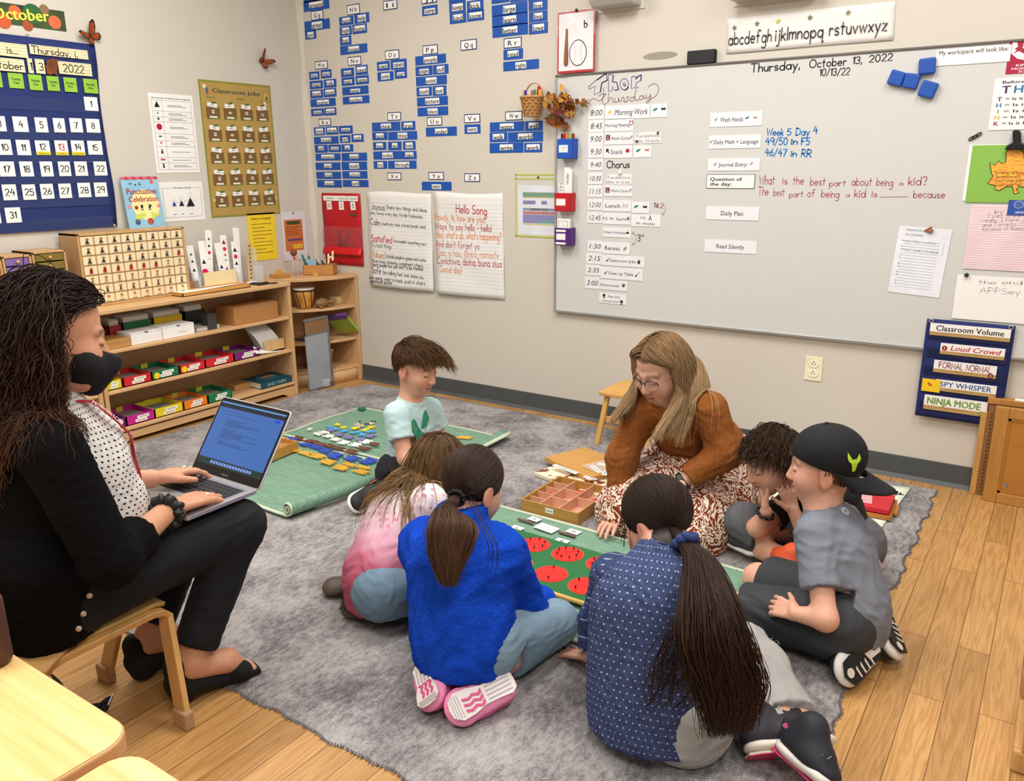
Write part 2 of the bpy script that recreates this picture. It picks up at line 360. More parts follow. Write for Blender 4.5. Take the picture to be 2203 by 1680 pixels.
def logo():
	mb=MB();put(mb,Fr((.3235,0,0),(0,1,0),(0,0,1)),'M',-1.06,.046,.018,lift=0.0005);put(mb,Fr((.3235,0,0),(0,1,0),(0,0,1)),'A',-1.075,.046,.016,lift=0.0005)
	mb.build('brand_mark',M('#5b3d22'),[o for o in C.objects if o.name=='kick_board'][0])
logo()
def corner():
	t=thing('corner_shelf','quarter round maple corner shelf where the two walls meet','shelf',(.2,-.25,0))
	def qb(z0,z1,rx,ry,name,curved=True):
		pts=[(.004,-.004)]+[(rx*math.cos(a),-ry*math.sin(a))for a in np.linspace(0,PI/2,18)]+[]
		pts=[(max(.004,x),min(-.004,y))for x,y in pts]
		MB().poly(pts[::-1],FLOOR,z0,z1).build(name,maplex,t,bevel=.003)
	qb(.69,.712,.405,.5,'shelf_top')
	for z in(.508,.292,.1):qb(z-.016,z,.385,.49,'shelf_board')
	mb=MB();pts=[(.375*math.cos(a),-.48*math.sin(a))for a in np.linspace(0.04,PI/2,18)];mb.grid(lambda u,v:(.375*math.cos(.04+u*1.5),-.48*math.sin(.04+u*1.5),.084*v),18,1);mb.build('kick_board',maplex,t,smooth=True,solid=.014)
	MB().box((.004,-.024,0),(.405,-.004,.69)).build('side_panel',maplez,t,bevel=.003)
	MB().box((.004,-.5,0),(.022,-.024,.69)).build('side_panel',maplez,t,bevel=.003)
corner()
# ================= trays, boxes and books on the shelves
def tray(x0,y0,x1,y1,z,h,dep,col,label,group=None,lip=None,lab='#f4f1e8',yel=False):
	X=.3;a=PX(x0,y0,X);b=PX(x1,y1,X);ya,yb=max(-1.731,a[1]),b[1]-.002;t=.004;z+=.001
	m=M(col,.5);th=thing('tray',label,'tray',(X-dep/2,(ya+yb)/2,z),group)
	mb=MB();mb.box((X-dep,ya,z),(X,yb,z+t))
	mb.box((X-t,ya,z),(X,yb,z+h));mb.box((X-dep,ya,z),(X-dep+t,yb,z+h));mb.box((X-dep,ya,z),(X,ya+t,z+h));mb.box((X-dep,yb-t,z),(X,yb,z+h))
	mb.build('tray_body',m,th)
	MB().box((X-dep+t,ya+t,z+t),(X-t,yb-t,z+h*.45)).build('paper',M('#9a958f',.8),th)
	w=yb-ya;f=Fr((X,0,z),(0,1,0),(0,0,1));c=(ya+yb)/2
	l=MB();l.box((c-.12*w,h*.5,0),(c+.3*w,h*.82,.0008),f);l.box((c-.2*w,h*.16,0),(c+.22*w,h*.48,.0008),f);lb=l.build('label_strip',M(lab,.6),th)
	q=MB();q.box((c-.06*w,h*.64,.0009),(c+.24*w,h*.69,.0011),f);q.box((c-.15*w,h*.3,.0009),(c+.17*w,h*.35,.0011),f);q.build('print',M('#555555',.6),lb)
	if yel:MB().disc(f,c-.32*w,h*.45,h*.36,h0=0,h1=.0008,n=14).build('round_sticker',M('#f2d51f',.5),th)
	MB().box((X-dep+.0,ya+w*.38,z+h*.55),(X-dep+t+.001,ya+w*.62,z+h+.004)).build('tab',M('#d8cf36',.5),th)
	return th
for a in[(222,829,263,821,'#d9cc1e','yellow open tray at the left end of the middle shelf',0),(265,818,326,804,'#c9232a','red open tray on the middle shelf beside the yellow tray',0),(326,803,385,788,'#157344','green open tray with a yellow round sticker on the middle shelf',1),(386,788,441,774,'#cf2630','red open tray with a yellow round sticker on the middle shelf',1),(441,774,503,760,'#d3222f','red open tray between the stickered red tray and the purple one',0),(503,760,559,748,'#7a1f74','purple open tray on the middle shelf beside the paper holder',0)]:
	tray(*a[:4],.293,.048,.2,a[4],a[5],'open trays on the middle shelf',yel=a[6])
for a in[(236,910,271,902,'#6d2374','dark purple open tray at the left end of the bottom shelf'),(272,902,333,886,'#c01f8a','magenta open tray on the bottom shelf'),(333,886,394,870,'#e0cf22','yellow open tray on the bottom shelf beside the magenta one'),(395,869,447,857,'#e77f26','orange open tray on the bottom shelf'),(448,857,499,843,'#157a49','green open tray on the bottom shelf beside the orange one')]:
	tray(*a[:4],.085,.05,.2,a[4],a[5],'open trays on the bottom shelf')
def cbox(x0,y0,x1,y1,z,h,dep,col,name,label,cat='box',back=0,group=None,notch=False,mat=None):
	X=.3-back;a=PX(x0,y0,X);b=PX(x1,y1,X);z+=.001;a[1]=max(a[1],-1.731);b[1]-=.002
	t=thing(name,label,cat,(X-dep/2,(a[1]+b[1])/2,z),group);m=mat or M(col,.6)
	MB().box((X-dep,a[1],z),(X,b[1],z+h)).build('body',m,t,bevel=.002)
	if notch:
		f=Fr((X,0,z),(0,1,0),(0,0,1));c=(a[1]+b[1])/2;w=b[1]-a[1]
		q=MB();q.poly([(c+.012*math.cos(k),h+.0006+.01*math.sin(k))for k in np.linspace(PI,2*PI,10)],f,0,.0006);q.box((a[1]+.002,h*.93,0),(b[1]-.002,h*.95,.0005),f);q.build('lid_notch',M('#77726a',.8),t)
	return t,X,a[1],b[1],z
cbox(205,748,282,733,.5,.045,.17,'#b98a4c','wooden_box','low tan wooden box at the left end of the upper shelf',mat=wood('#b98a4c','y'))
t,X,ya,yb,z=cbox(283,736,350,722,.5,.062,.13,'#eceae6','white_box','white cardboard box in front of the green card box',notch=True)
t,X,ya,yb,z=cbox(351,721,419,708,.5,.065,.13,'#efedea','white_box','white cardboard box in front of the yellow card box',notch=True)
put(q:=MB(),Fr((X,0,z),(0,1,0),(0,0,1)),'lauri mccoy',(ya+yb)/2+.02,.026,.007,lift=.0006);q.build('print',M('#a0525a'),t)
def cardbox(xl,xr,yw,h,X,dep,col,label):
	a=PX(xl,yw,X);b=PX(xr,yw,X);t=thing('card_file_box',label,'box',(X-dep/2,(a[1]+b[1])/2,.501));m=M(col,.5);ya,yb=a[1],b[1];z=.501;q=.005
	mb=MB();mb.box((X-q,ya,z),(X,yb,z+h));mb.box((X-dep,ya,z),(X-dep+q,yb,z+h));mb.box((X-dep,ya,z),(X,ya+q,z+h));mb.box((X-dep,yb-q,z),(X,yb,z+h));mb.box((X-dep,ya,z),(X,yb,z+q));mb.build('body',m,t)
	p=MB()
	for i in range(9):
		f=i/8;p.box((X-.012-f*(dep-.03),ya+.012,z+.02),(X-.0105-f*(dep-.03),yb-.012,z+h+.025+.006*math.sin(i*2.1)))
	tag(p.build('index_cards',M('#e8e4db',.8),t),kind='stuff')
cardbox(232,262,700,.09,.15,.12,'#a3242a','red card box behind the green card box on the upper shelf')
cardbox(262,327,690,.095,.15,.125,'#1c6a3d','green card box of white index cards on the upper shelf')
cardbox(328,393,680,.095,.15,.125,'#dbb321','yellow card box of white index cards on the upper shelf')
cardbox(396,440,672,.1,.15,.125,'#23272b','black card box of white index cards on the upper shelf')
t=thing('plastic_case','flat clear case of papers between the white box and brown box','case',(.24,-1.1,.501));a=PX(425,706,.28);b=PX(474,695,.28)
MB().box((a[0]-.17,a[1],.501),(a[0]-.01,b[1],.52)).build('lid',M('#c9c8c6',.25),t,bevel=.003);MB().box((a[0]-.172,a[1]-.002,.5205),(a[0]-.008,b[1]+.002,.523)).build('paper',M('#b5b2ae',.4),t)
cbox(505,693,599,671,.5,.105,.17,'#b07a45','cardboard_box','brown cardboard box at the right end of the upper shelf',notch=True)
cbox(447,690,466,684,.5,.09,.06,'#3b3b3d','dark_file','small dark file holder beside the brown cardboard box','file',back=.02)
def paperholder():
	X=.28;a=PX(565,752,X);b=PX(612,741,X);z=.294;t=thing('paper_holder','light wooden holder of upright white papers on the middle shelf','paper holder',(X-.05,a[1],z));ya,yb=a[1]+.015,b[1]
	mb=MB();mb.box((X-.1,ya,z),(X,yb,z+.008));mb.box((X-.008,ya,z),(X,yb,z+.07));mb.box((X-.1,ya,z),(X-.092,yb,z+.07));mb.build('body',wood('#dbb27a','z'),t)
	p=MB()
	for i in range(10):p.grid(lambda u,v,i=i:(X-.014-.0075*i+.0*v,ya+.002+(yb-ya)*u-.05*v-.03*v*v,z+.01+(.125+.004*i)*v),1,5)
	tag(p.build('papers',M('#dedbd6',.8),t,solid=.001),kind='stuff')
	s=MB();s.grid(lambda u,v:(X+.03-.0*v-.02*v,ya-.09+.2*u,z+.0015+.06*(1-u)**2*(.3+.7*v)),10,4);tag(s.build('paper_sheet',M('#e9e6e2',.8),solid=.001,smooth=True),'curled white paper sheets under the light wooden paper holder','paper')
paperholder()
def book_then():
	X=.31;a=PX(563,844,X);b=PX(630,823,X);z=.086;h=.04;ya,yb,d=a[1],b[1]-.005,.19
	t=thing('book','thick teal hardcover book lying on the bottom shelf','book',(X-d/2,(ya+yb)/2,z));m=M('#164a5a',.45)
	mb=MB();mb.box((X-.004,ya,z),(X,yb,z+h));mb.box((X-d,ya-.0,z),(X,yb,z+.003));mb.box((X-d,ya,z+h-.003),(X,yb,z+h));mb.build('cover',m,t,bevel=.001)
	MB().box((X-d+.004,ya+.004,z+.003),(X-.004,yb-.004,z+h-.003)).build('pages',M('#d8c8a6',.8),t)
	f=Fr((X,0,z),(0,1,0),(0,0,1));q=MB();put(q,f,'AND THEN',(ya+yb)/2+.0,h/2,.02,w=(yb-ya)*.6,lift=.0006);q.build('title',M('#9fc2c4'),t)
	f=Fr((0,0,z+h),(0,1,0),(-1,0,0));q=MB();q.disc(f,(ya+yb)/2,-X+d/2,.07,.06,.0003,.0006);o=q.build('cover_picture',M('#2f6f80',.5),t);q=MB();q.disc(f,(ya+yb)/2+.015,-X+d/2+.01,.05,.02,.0007,.001);q.build('cover_animal',M('#c08550',.5),o)
	cbox(505,838,560,828,.085,.03,.1,'#b5854b','wooden_tray','low tan wooden tray beside the teal book','tray',back=.1,mat=wood('#b98d55','y'))
book_then()
# ================= drawer cabinet
def drawers():
	X=.2;z0,z1=.7105,PX(170,509,X)[2];ya=PX(170,509,X)[1];yb=PX(391,493,X)[1];e=.012
	t=thing('drawer_cabinet','wooden cabinet of many small symbol drawers on top of the long shelf','cabinet',(X/2,(ya+yb)/2,z0));pale=M('#ecd9b0',.5,vary=.05);bw=wood('#c69d68','z')
	mb=MB();mb.box((.03,ya-e,z0),(X,ya,z1+e));mb.box((.03,yb,z0),(X,yb+e,z1+e));mb.box((.03,ya-e,z1),(X,yb+e,z1+e));mb.box((.03,ya-e,z0),(X,yb+e,z0+e));mb.box((.03,ya-e,z0),(.036,yb+e,z1));mb.build('carcass',bw,t,bevel=.002)
	nc,nr=8,7;g=.0035;za=z0+e;W=(yb-ya)/nc;H=(z1-za)/nr;km=wood('#a9814a','x');blk=M('#20232c',.5,vary=0);red=M('#b3202a',.5,vary=0)
	dv=MB()
	for i in range(1,nc):dv.box((.036,ya+i*W-g/2,za),(X-.002,ya+i*W+g/2,z1))
	for j in range(1,nr):dv.box((.036,ya,za+j*H-g/2),(X-.002,yb,za+j*H+g/2))
	dv.build('divider',bw,t)
	base={}
	for j in range(nr):
		for i in range(nc):
			r=nr-1-j;red_=(r==3 and i<6)or(r==2 and i==7);kind='red'if red_ else 'tri'if r<3 else 'curve'if r==3 else 'small'if r==4 else 'tall'if r==5 or(r==6 and i==0)else 'plain'
			y0,zz=ya+i*W+g,za+j*H+g;y1,zz1=y0+W-2*g,zz+H-2*g;cy,ch=(y0+y1)/2,H-2*g
			d=MB().box((.05,y0,zz),(X-.001+.0015*((i*7+j*3)%2),y1,zz1)).build('drawer',pale,t,bevel=.001)
			f=Fr((X+.001,cy,zz),(0,1,0),(0,0,1));MB().ball(f.p(0,ch*.76,.004),.0065,8,(1,1.15,.8)).build('knob',km,d,smooth=True)
			q=MB()
			if kind=='tri':q.poly([(-.011,ch*.22),(.011,ch*.22),(0,ch*.62)],f,0,.0006)
			elif kind=='red':q.disc(f,0,ch*.36,.0095,h0=0,h1=.0006,n=14);q.disc(f,.001,ch*.62,.006,h0=0,h1=.0006,n=10)
			elif kind=='curve':q.poly([(-.009,ch*.3),(0,ch*.46),(.009,ch*.3),(0,ch*.38)],f,0,.0006)
			elif kind=='small':q.disc(f,0,ch*.36,.004,h0=0,h1=.0006,n=10)
			elif kind=='tall':q.poly([(-.006,ch*.2),(.006,ch*.2),(.002,ch*.56),(-.002,ch*.56)],f,0,.0006)
			q.box((-.012 if kind!='plain'else-.016,ch*.1,0),(.012 if kind!='plain'else .014,ch*.15,.0005),f)
			q.build('symbol',red if red_ else blk,d)
drawers()
def colour_drawers(x0,y0,x1,y1,n,col,label,X=.22):
	a=PX(x0,y0,X);b=PX(x1,y1,X);z0=.7105;z1=(a[2]+b[2])/2;ya,yb=a[1],b[1];t=thing('drawer_cabinet',label,'cabinet',(X/2,(ya+yb)/2,z0));m=wood('#c69d68','z');e=.01
	mb=MB();mb.box((.03,ya,z0),(X,ya+e,z1));mb.box((.03,yb-e,z0),(X,yb,z1));mb.box((.03,ya,z1-e),(X,yb,z1));mb.box((.03,ya,z0),(X,yb,z0+e));mb.box((.03,ya,z0),(.04,yb,z1));mb.build('carcass',m,t,bevel=.002)
	H=(z1-z0-2*e)/n
	for i in range(n):
		d=MB().box((.05,ya+e+.003,z0+e+i*H+.003),(X-.002,yb-e-.003,z0+e+(i+1)*H-.003)).build('drawer',M(col,.5),t,bevel=.002)
		MB().ball((X+.006,(ya+yb)/2,z0+e+(i+.5)*H),.009,10).build('knob',m,d,smooth=True)
colour_drawers(68,545,140,535,7,'#7d6a2c','small cabinet of olive drawers left of the symbol drawer cabinet')
colour_drawers(4,554,66,546,7,'#7d62a0','small cabinet of purple drawers behind the seated woman')
colour_drawers(-60,563,2,555,7,'#d98772','small cabinet of salmon drawers at the left edge of the photo')
# ================= odds on the shelf tops
def tops():
	Z=.7105
	a,b=[V(.3,PX(q,w,.3)[1],Z)for q,w in((392,628),(538,608))];x=.3
	t=thing('pencil_tray','shallow wooden tray of white paper slips on the long shelf','tray',(x,(a[1]+b[1])/2,Z));w=wood('#c9954f','y');h=.022;d=.12
	f=Fr((a[0],a[1],Z),nrm(b-a),np.cross((0,0,1),nrm(b-a)));L=np.linalg.norm(b-a)
	mb=MB();mb.box((0,0,0),(L,d,.005),f)
	for q in(((0,0,0),(L,.007,h)),((0,d-.007,0),(L,d,h)),((0,0,0),(.007,d,h)),((L-.007,0,0),(L,d,h))):mb.box(*q,f)
	mb.build('body',w,t,bevel=.001);p=MB();p.grid(lambda u,v:f.p(.012+(L-.05)*u,.012+.09*v,.018+.012*u*(1-v)),8,3);p.build('paper',M('#f1efea',.8),t,solid=.001)
	a,b=[V(.16,PX(q,w,.16)[1],Z)for q,w in((440,612),(515,600))];f=Fr((a[0],a[1],Z),nrm(b-a),np.cross((0,0,1),nrm(b-a)));L=np.linalg.norm(b-a)
	t=thing('card_stand','pale wooden stand holding a blank cream board behind the pencil tray','stand',f.p(L/2,0));MB().box((0,-.02,0),(L,.03,.02),f).build('base',wood('#e3bf88','y'),t,bevel=.002);MB().box((.01,.01,.018),(L-.01,.016,.095),f).build('board',M('#ead7a5',.5),t)
	def holder(px,py,w,label,strips):
		p=PX(px,py,.14);ya=p[1]-w/2;xb=.14;t=thing('strip_holder',label,'holder',(xb,p[1],Z))
		mb=MB();mb.box((xb-.05,ya,Z),(xb-.047,ya+w,Z+.13));mb.box((xb,ya,Z),(xb+.003,ya+w,Z+.075));mb.box((xb-.05,ya,Z),(xb,ya+.003,Z+.1));mb.box((xb-.05,ya+w-.003,Z),(xb,ya+w,Z+.1));mb.box((xb-.05,ya,Z),(xb,ya+w,Z+.004));mb.build('clear_box',M('#d9dfe0',.08,alpha=.28,vary=0),t)
		for k,(dy,tilt,hh,sym,cat)in enumerate(strips):
			f=Fr((xb-.008-.006*k,p[1]+dy,Z+.005),(0,math.cos(tilt),math.sin(tilt)),(-.12,-math.sin(tilt),math.cos(tilt)))
			s=MB().box((-.022,0,0),(.022,hh,.0012),f).build('symbol_strip',M('#efeeea',.6));tag(s,cat,'card strip','symbol strips in the clear holders')
			q=MB()
			for typ,yy,r,c in sym:
				c=lin(c)
				if typ=='t':q.poly([(-r,yy-r*.8),(r,yy-r*.8),(0,yy+r)],f,.0013,.0018,c)
				elif typ=='c':q.disc(f,0,yy,r,h0=.0013,h1=.0018,n=14,col=c)
				else:q.poly([(-r,yy),(0,yy+r*.6),(r,yy),(0,yy+r*.25)],f,.0013,.0018,c)
			q.build('symbols',ATT,s)
	K,R_,G_,O_='#1c1d26','#d11f3a','#177a4e','#e8762a'
	holder(425,600,.05,'clear strip holder beside the symbol drawer cabinet',[(0,.02,.25,[('t',.2,.008,K),('t',.16,.009,K),('t',.11,.011,K)],'white strip of three small black triangles by the drawer cabinet')])
	holder(445,596,.05,'clear strip holder with the strip of a large red circle',[(.0,-.06,.27,[('t',.15,.014,K),('c',.09,.021,'#d6174a')],'white strip with a triangle over a large red circle'),(.028,-.16,.33,[('t',.28,.008,K),('t',.24,.009,K),('c',.2,.01,R_),('m',.16,.012,G_)],'tallest leaning white strip of mixed small symbols')])
	holder(485,592,.05,'clear strip holder with an orange circle strip',[(-.005,.01,.25,[('t',.11,.012,K),('c',.05,.012,O_)],'white strip with a black triangle over an orange circle'),(.03,-.05,.29,[('t',.25,.014,'#8c1230'),('c',.21,.012,R_),('c',.175,.007,R_),('m',.14,.015,K),('t',.09,.017,'#8c1f5a')],'white strip of red circles and dark red triangles')])
	holder(515,588,.04,'clear strip holder left of the wooden bead strips',[(-.005,-.06,.25,[('t',.2,.014,K),('c',.16,.013,R_),('t',.12,.012,K)],'white strip of two triangles and a red circle'),(.005,-.12,.33,[],'tall blank white strip leaning at the back of holders')])
	t=thing('wooden_strip','pale brown wooden strip of dark marks leaning in a clear stand','strip',(.15,-.7,Z));p=PX(538,590,.15);f=Fr((.15,p[1],Z+.004),(0,1,-.12),(-.1,.12,1));MB().box((-.018,0,0),(.018,.24,.006),f).build('board',wood('#cdb184','z'),t)
	q=MB()
	for i in range(9):q.poly([(-.008+.006*(i%2),.02+.024*i),(.008,.024+.024*i),(0,.036+.024*i)],f,.0062,.0068)
	q.build('marks',M('#4a3a2a'),t)
	p=PX(556,600,.16);t=thing('acrylic_stand','clear acrylic stand at the right end of the long shelf','stand',(p[0]-.03,p[1],Z));xb=.16;mb=MB();mb.box((xb-.05,p[1]-.03,Z),(xb-.047,p[1]+.04,Z+.2));mb.box((xb-.05,p[1]-.03,Z),(xb,p[1]+.04,Z+.004));mb.box((xb-.003,p[1]-.03,Z),(xb,p[1]+.04,Z+.1));mb.build('panel',M('#dbe2e4',.06,alpha=.3,vary=0),t)
	p=PX(417,612,.14);mb=MB()
	for i in range(6):mb.box((.1,p[1]-.03+i*.011,Z),(.14,p[1]-.0215+i*.011,Z+.055))
	tag(mb.build('wooden_bundle',wood('#c48f55','z')),'small bundle of reddish wooden slats beside the drawer cabinet','slats')
	p=PX(565,604,.25);mb=MB();mb.grid(lambda u,v:(.2+.09*u,p[1]-.06+.1*v,Z+.004+.004*math.sin(7*u+5*v)),8,8);tag(mb.build('black_cloth',M('#1c1d20',.8),solid=.004,smooth=True),'folded black cloth on the right end of the long shelf','cloth')
	p=PX(540,603,.18);tag(MB().box((.16,p[1]-.02,Z),(.2,p[1]+.035,Z+.012)).build('eraser',M('#e5e4e0',.5),bevel=.004),'small white eraser beside the folded black cloth','eraser')
	p=PX(592,606,.3);mb=MB();mb.tube([(.3+.016*math.cos(a),p[1]-.01+.02*math.sin(a),Z+.004)for a in np.linspace(0,2*PI,14)[:-1]],.003,6,True);tag(mb.build('tape_ring',M('#22242a',.4),smooth=True),'small black ring lying near the shelf corner','ring')
	Z=.7125
	t=thing('wooden_dish','small tan wooden dish with a raised lid on the corner shelf','dish',(.12,-.4,Z));MB().box((.07,-.45,Z),(.16,-.35,Z+.025)).build('dish',wood('#c08a48','y'),t,bevel=.003);MB().box((.1,-.42,Z+.025),(.105,-.37,Z+.05)).build('lid',wood('#d09d58','y'),t)
	t=thing('tool_box','tan wooden box of scissors and letters on the corner shelf','box',(.15,-.12,Z));w=wood('#bd8746','x');mb=MB();x0,y0=.16,PX(652,585,.16)[1]
	f=Fr((x0,y0,Z),(.83,.56,0),(-.56,.83,0));L,D,H=.2,.11,.065
	for q in(((0,0,0),(L,.006,H)),((0,D-.006,0),(L,D,H)),((0,0,0),(.006,D,H)),((L-.006,0,0),(L,D,H)),((0,0,0),(L,D,.006))):mb.box(*q,f)
	mb.build('body',w,t,bevel=.001)
	for i,(a,b,c_,hh,lab)in enumerate([(.02,.04,'#1f6b62',.13,'teal handled scissors standing in the tan tool box'),(.055,.06,'#2e6b4a',.12,'green handled tool standing in the tan tool box'),(.1,.05,'#5f3a2a',.1,'brown handled tool standing in the tan tool box'),(.14,.06,'#27406e',.09,'dark blue tool standing in the tan tool box')]):
		m=MB();m.tube([f.p(a,b,.01),f.p(a-.012,b,hh*.6),f.p(a-.03,b,hh)],[.006,.009,.006],6);tag(m.build('craft_tool',M(c_,.5),smooth=True),lab,'tool','tools in the tan box')
	tag(MB().box((.03,.02,.01),(.085,.024,.1),f).build('blue_card',M('#8fb4d4',.5)),'light blue card standing in the tan tool box','card')
	m=MB();f2=Fr(f.p(.16,.02,.07),f.u*.8+V(0,0,.5),f.v*.2+V(0,0,1));m.box((0,0,0),(.014,.06,.006),f2);m.box((.034,0,0),(.048,.06,.006),f2);m.box((0,.024,0),(.048,.036,.006),f2);tag(m.build('letter_cutout',M('#e9dcae',.5)),'cream letter H cutout sticking out of the tan box','letter')
	p=V(.19,PX(680,584,.23)[1]+.03,Z);m=MB();m.lathe([(.012,0),(.022,0),(.022,.016),(.012,.016)],(p[0]+.04,p[1]-.035,Z),n=18);tag(m.build('tape_roll',M('#caa052',.4),smooth=False),'small roll of tan tape in front of the tan tool box','tape')
	p=V(.28,PX(705,582,.28)[1],Z);t=thing('shell_pile','small heap of pale shells at the front of the corner shelf','shells',(p[0],p[1],Z));m=MB()
	for i in range(16):m.ball((p[0]-.0+rnd.uniform(-.026,.026),p[1]+rnd.uniform(-.012,.02),Z+.006+rnd.random()*.014),.009,6,(1.3,1,.7))
	tag(m.build('shells',M('#cdb6a6',.5,vary=.3),t,smooth=True),kind='stuff')
	p=V(.13,PX(636,582,.13)[1],Z);t=thing('glass_jar','clear glass jar holding a wooden knob stick and coral strip','jar',(p[0],p[1],Z));MB().lathe([(.02,0),(.022,.1),(.02,.1),(.018,.004)],(p[0],p[1],Z),n=16).build('glass',M('#e4eaea',.05,alpha=.25,vary=0),t,smooth=True)
	m=MB();m.tube([(p[0],p[1],Z+.005),(p[0]-.002,p[1]-.004,Z+.13)],.004,6);m.ball((p[0]-.002,p[1]-.004,Z+.148),.023,10);tag(m.build('wooden_mallet',wood('#7d4a24','z'),smooth=True),'round brown wooden mallet standing in the glass jar','mallet');tag(MB().box((p[0]+.004,p[1]-.006,Z+.005),(p[0]+.006,p[1]+.01,Z+.12)).build('coral_strip',M('#e07d6a',.5)),'coral strip standing in the glass jar','strip')
	Z=.5085;c=(.21,PX(655,650,.21)[1],Z);t=thing('hand_drum','wooden hand drum with black cords on the corner shelf','drum',c)
	MB().lathe([(.045,0),(.05,.02),(.062,.08),(.066,.125)],c,n=24).build('shell',wood('#c88a3c','z',.6),t,smooth=True);MB().lathe([(.069,.118),(.069,.135),(.0,.137)],c,n=24).build('drum_head',M('#d9d2c2',.6),t);m=MB()
	for i in range(8):
		a=i*PI/4;m.tube([(c[0]+.068*math.cos(a),c[1]+.068*math.sin(a),Z+.12),(c[0]+.05*math.cos(a+.25),c[1]+.05*math.sin(a+.25),Z+.01)],.003,5)
	m.tube([(c[0]+.068*math.cos(a),c[1]+.068*math.sin(a),Z+.12)for a in np.linspace(0,2*PI,25)[:-1]],.004,5,True);m.build('cord',M('#17171a',.7),t)
	p=V(.3,PX(693,655,.28)[1],Z);m=MB();m.ball((p[0]-.02,p[1],Z+.028),.045,14,(.8,1.2,.75));m.ball((p[0]+.0,p[1]+.06,Z+.03),.02,10,(.9,1.3,.8));
	for dx,dy in((.02,.04),(-.03,.04),(.02,-.035),(-.03,-.035)):m.ball((p[0]-.01+dx,p[1]+dy,Z+.009),.016,8,(.9,1.2,.6))
	tag(m.build('carved_tortoise',wood('#8a6540','y'),smooth=True),'brown carved tortoise beside the hand drum','figurine');p=V(.27,PX(722,655,.23)[1],Z);tag(MB().box((p[0]-.07,p[1]-.02,Z),(p[0]-.005,p[1]+.04,Z+.045)).build('wooden_block',wood('#dcc28d','x'),bevel=.002),'pale wooden block beside the carved tortoise','block')
	Z=.2925;p=PZ(735,722,Z);f=Fr((p[0]-.02,p[1],Z),nrm((-.35,-.7,.62)),(-.8,.5,0));
	t=thing('leaning_book','thin lime green book with purple spine end leaning on the corner shelf','book',f.p(0,0));b0,b1=V(p[0]-.01,p[1]-.01,Z+.012),PX(700,683,.26)
	d=nrm(b1-b0);s_=nrm(np.cross(d,(1,0.3,0)));w_=nrm(np.cross(s_,d));L=np.linalg.norm(b1-b0);fb=Fr(b0,d,s_);MB().box((0,0,-.16),(L,.022,0),fb).build('cover',M('#93a53c',.4),t,bevel=.001);MB().box((L*.8,-.0006,-.16),(L+.001,.0226,.0006),fb).build('spine_end',M('#6b3f88',.4),t);q=MB();put(q,fb,'Mindful Kids',L*.42,.011,.01,w=L*.5,lift=.0006,ang=0);q.build('title',M('#e9edc4'),t)
	mb=MB();mb.box((.12,-.33,Z),(.27,-.17,Z+.012));tag(mb.build('magazine',M('#4a4d50',.3,vary=.3)),'dark photo magazine lying under the leaning green book','magazine')
	Z=.1005;c=(.2,-.2,Z);t=thing('wicker_basket','round woven wicker basket on the lowest corner shelf','basket',c);m=MB();n=20
	for k in range(9):
		r=.06+.032*(k/8)**.8;m.tube([(c[0]+(r+.003*(1 if(i+k)%2 else-1))*math.cos(2*PI*i/40),c[1]+(r+.003*(1 if(i+k)%2 else-1))*math.sin(2*PI*i/40),Z+.006+k*.0125)for i in range(40)],.0066,5,True)
	m.build('weave',wood('#b98b52','x'),t,smooth=True);m=MB();m.tube([(c[0]+.096*math.cos(2*PI*i/40),c[1]+.096*math.sin(2*PI*i/40),Z+.115)for i in range(40)],.008,6,True);m.build('rim',wood('#c89a60','x'),t,smooth=True);MB().disc(FLOOR,c[0],c[1],.062,h0=Z,h1=Z+.004).build('bottom',wood('#a97f4a','x'),t)
	br,tr=PZ(713,828,0.003)+V(.012,.004,0),V(.35,-.275,.462);f=Fr(br,(.03,-1,0),nrm(tr-br));f=Fr(br,nrm(V(-.0,-1,0)),nrm(V(tr[0]-br[0],0,tr[2])));L,H=.2,.465
	t=thing('leaning_board','grey framed drawing board leaning beside the corner shelf','board',f.p(L/2,0));MB().box((.012,.012,-.004),(L,H-.012,.004),f).build('panel',M('#9ba0a6',.3),t);mb=MB();mb.box((0,0,-.008),(.014,H,.008),f);mb.box((0,0,-.008),(L,.014,.008),f);mb.box((0,H-.014,-.008),(L,H,.008),f);mb.box((0,H-.105,-.007),(L,H-.095,.0075),f);mb.build('frame',M('#7c7f82',.4,metal=.4),t);MB().box((.014,H-.095,-.005),(L,H-.014,.0055),f).build('header',M('#8a6642',.5),t);MB().box((.055,H-.09,.006),(.068,H-.03,.0065),f).build('white_tape',M('#eeeeee',.5),t)
	p=PZ(682,835,0);t=thing('photo_box','clear box of photo cards on the floor beside the grey board','box',p);f=Fr((p[0]+.0,p[1]-.06,.012),(.5,.86,0),(-.86,.5,0));mb=MB();W=.13
	for q in(((0,0,0),(W,.003,.05)),((0,.09,0),(W,.093,.05)),((0,0,0),(.003,.09,.05)),((W-.003,0,0),(W,.09,.05)),((0,0,0),(W,.09,.003))):mb.box(*q,f)
	mb.build('clear_box',M('#d9dcdd',.1,alpha=.3,vary=0),t)
	for i in range(5):
		f3=Fr(f.p(.012+.02*i,.02,.01),f.u*.95+V(0,0,.2),f.v*.75+V(0,0,.66));c_=MB().box((0,0,0),(.07,.06,.002),f3).build('photo_card',M(('#57493f','#c9c4be','#3c3532','#b8a795','#6b5a4c')[i],.4));tag(c_,'photo card standing in the clear box by the grey board','card','photo cards in the clear box')
		MB().disc(f3,.035,.032,.016,.02,.0021,.0026,12).build('face',M('#c69a80',.5),c_)
ATT=attrmat('own_colours',.6,.3)
tops()
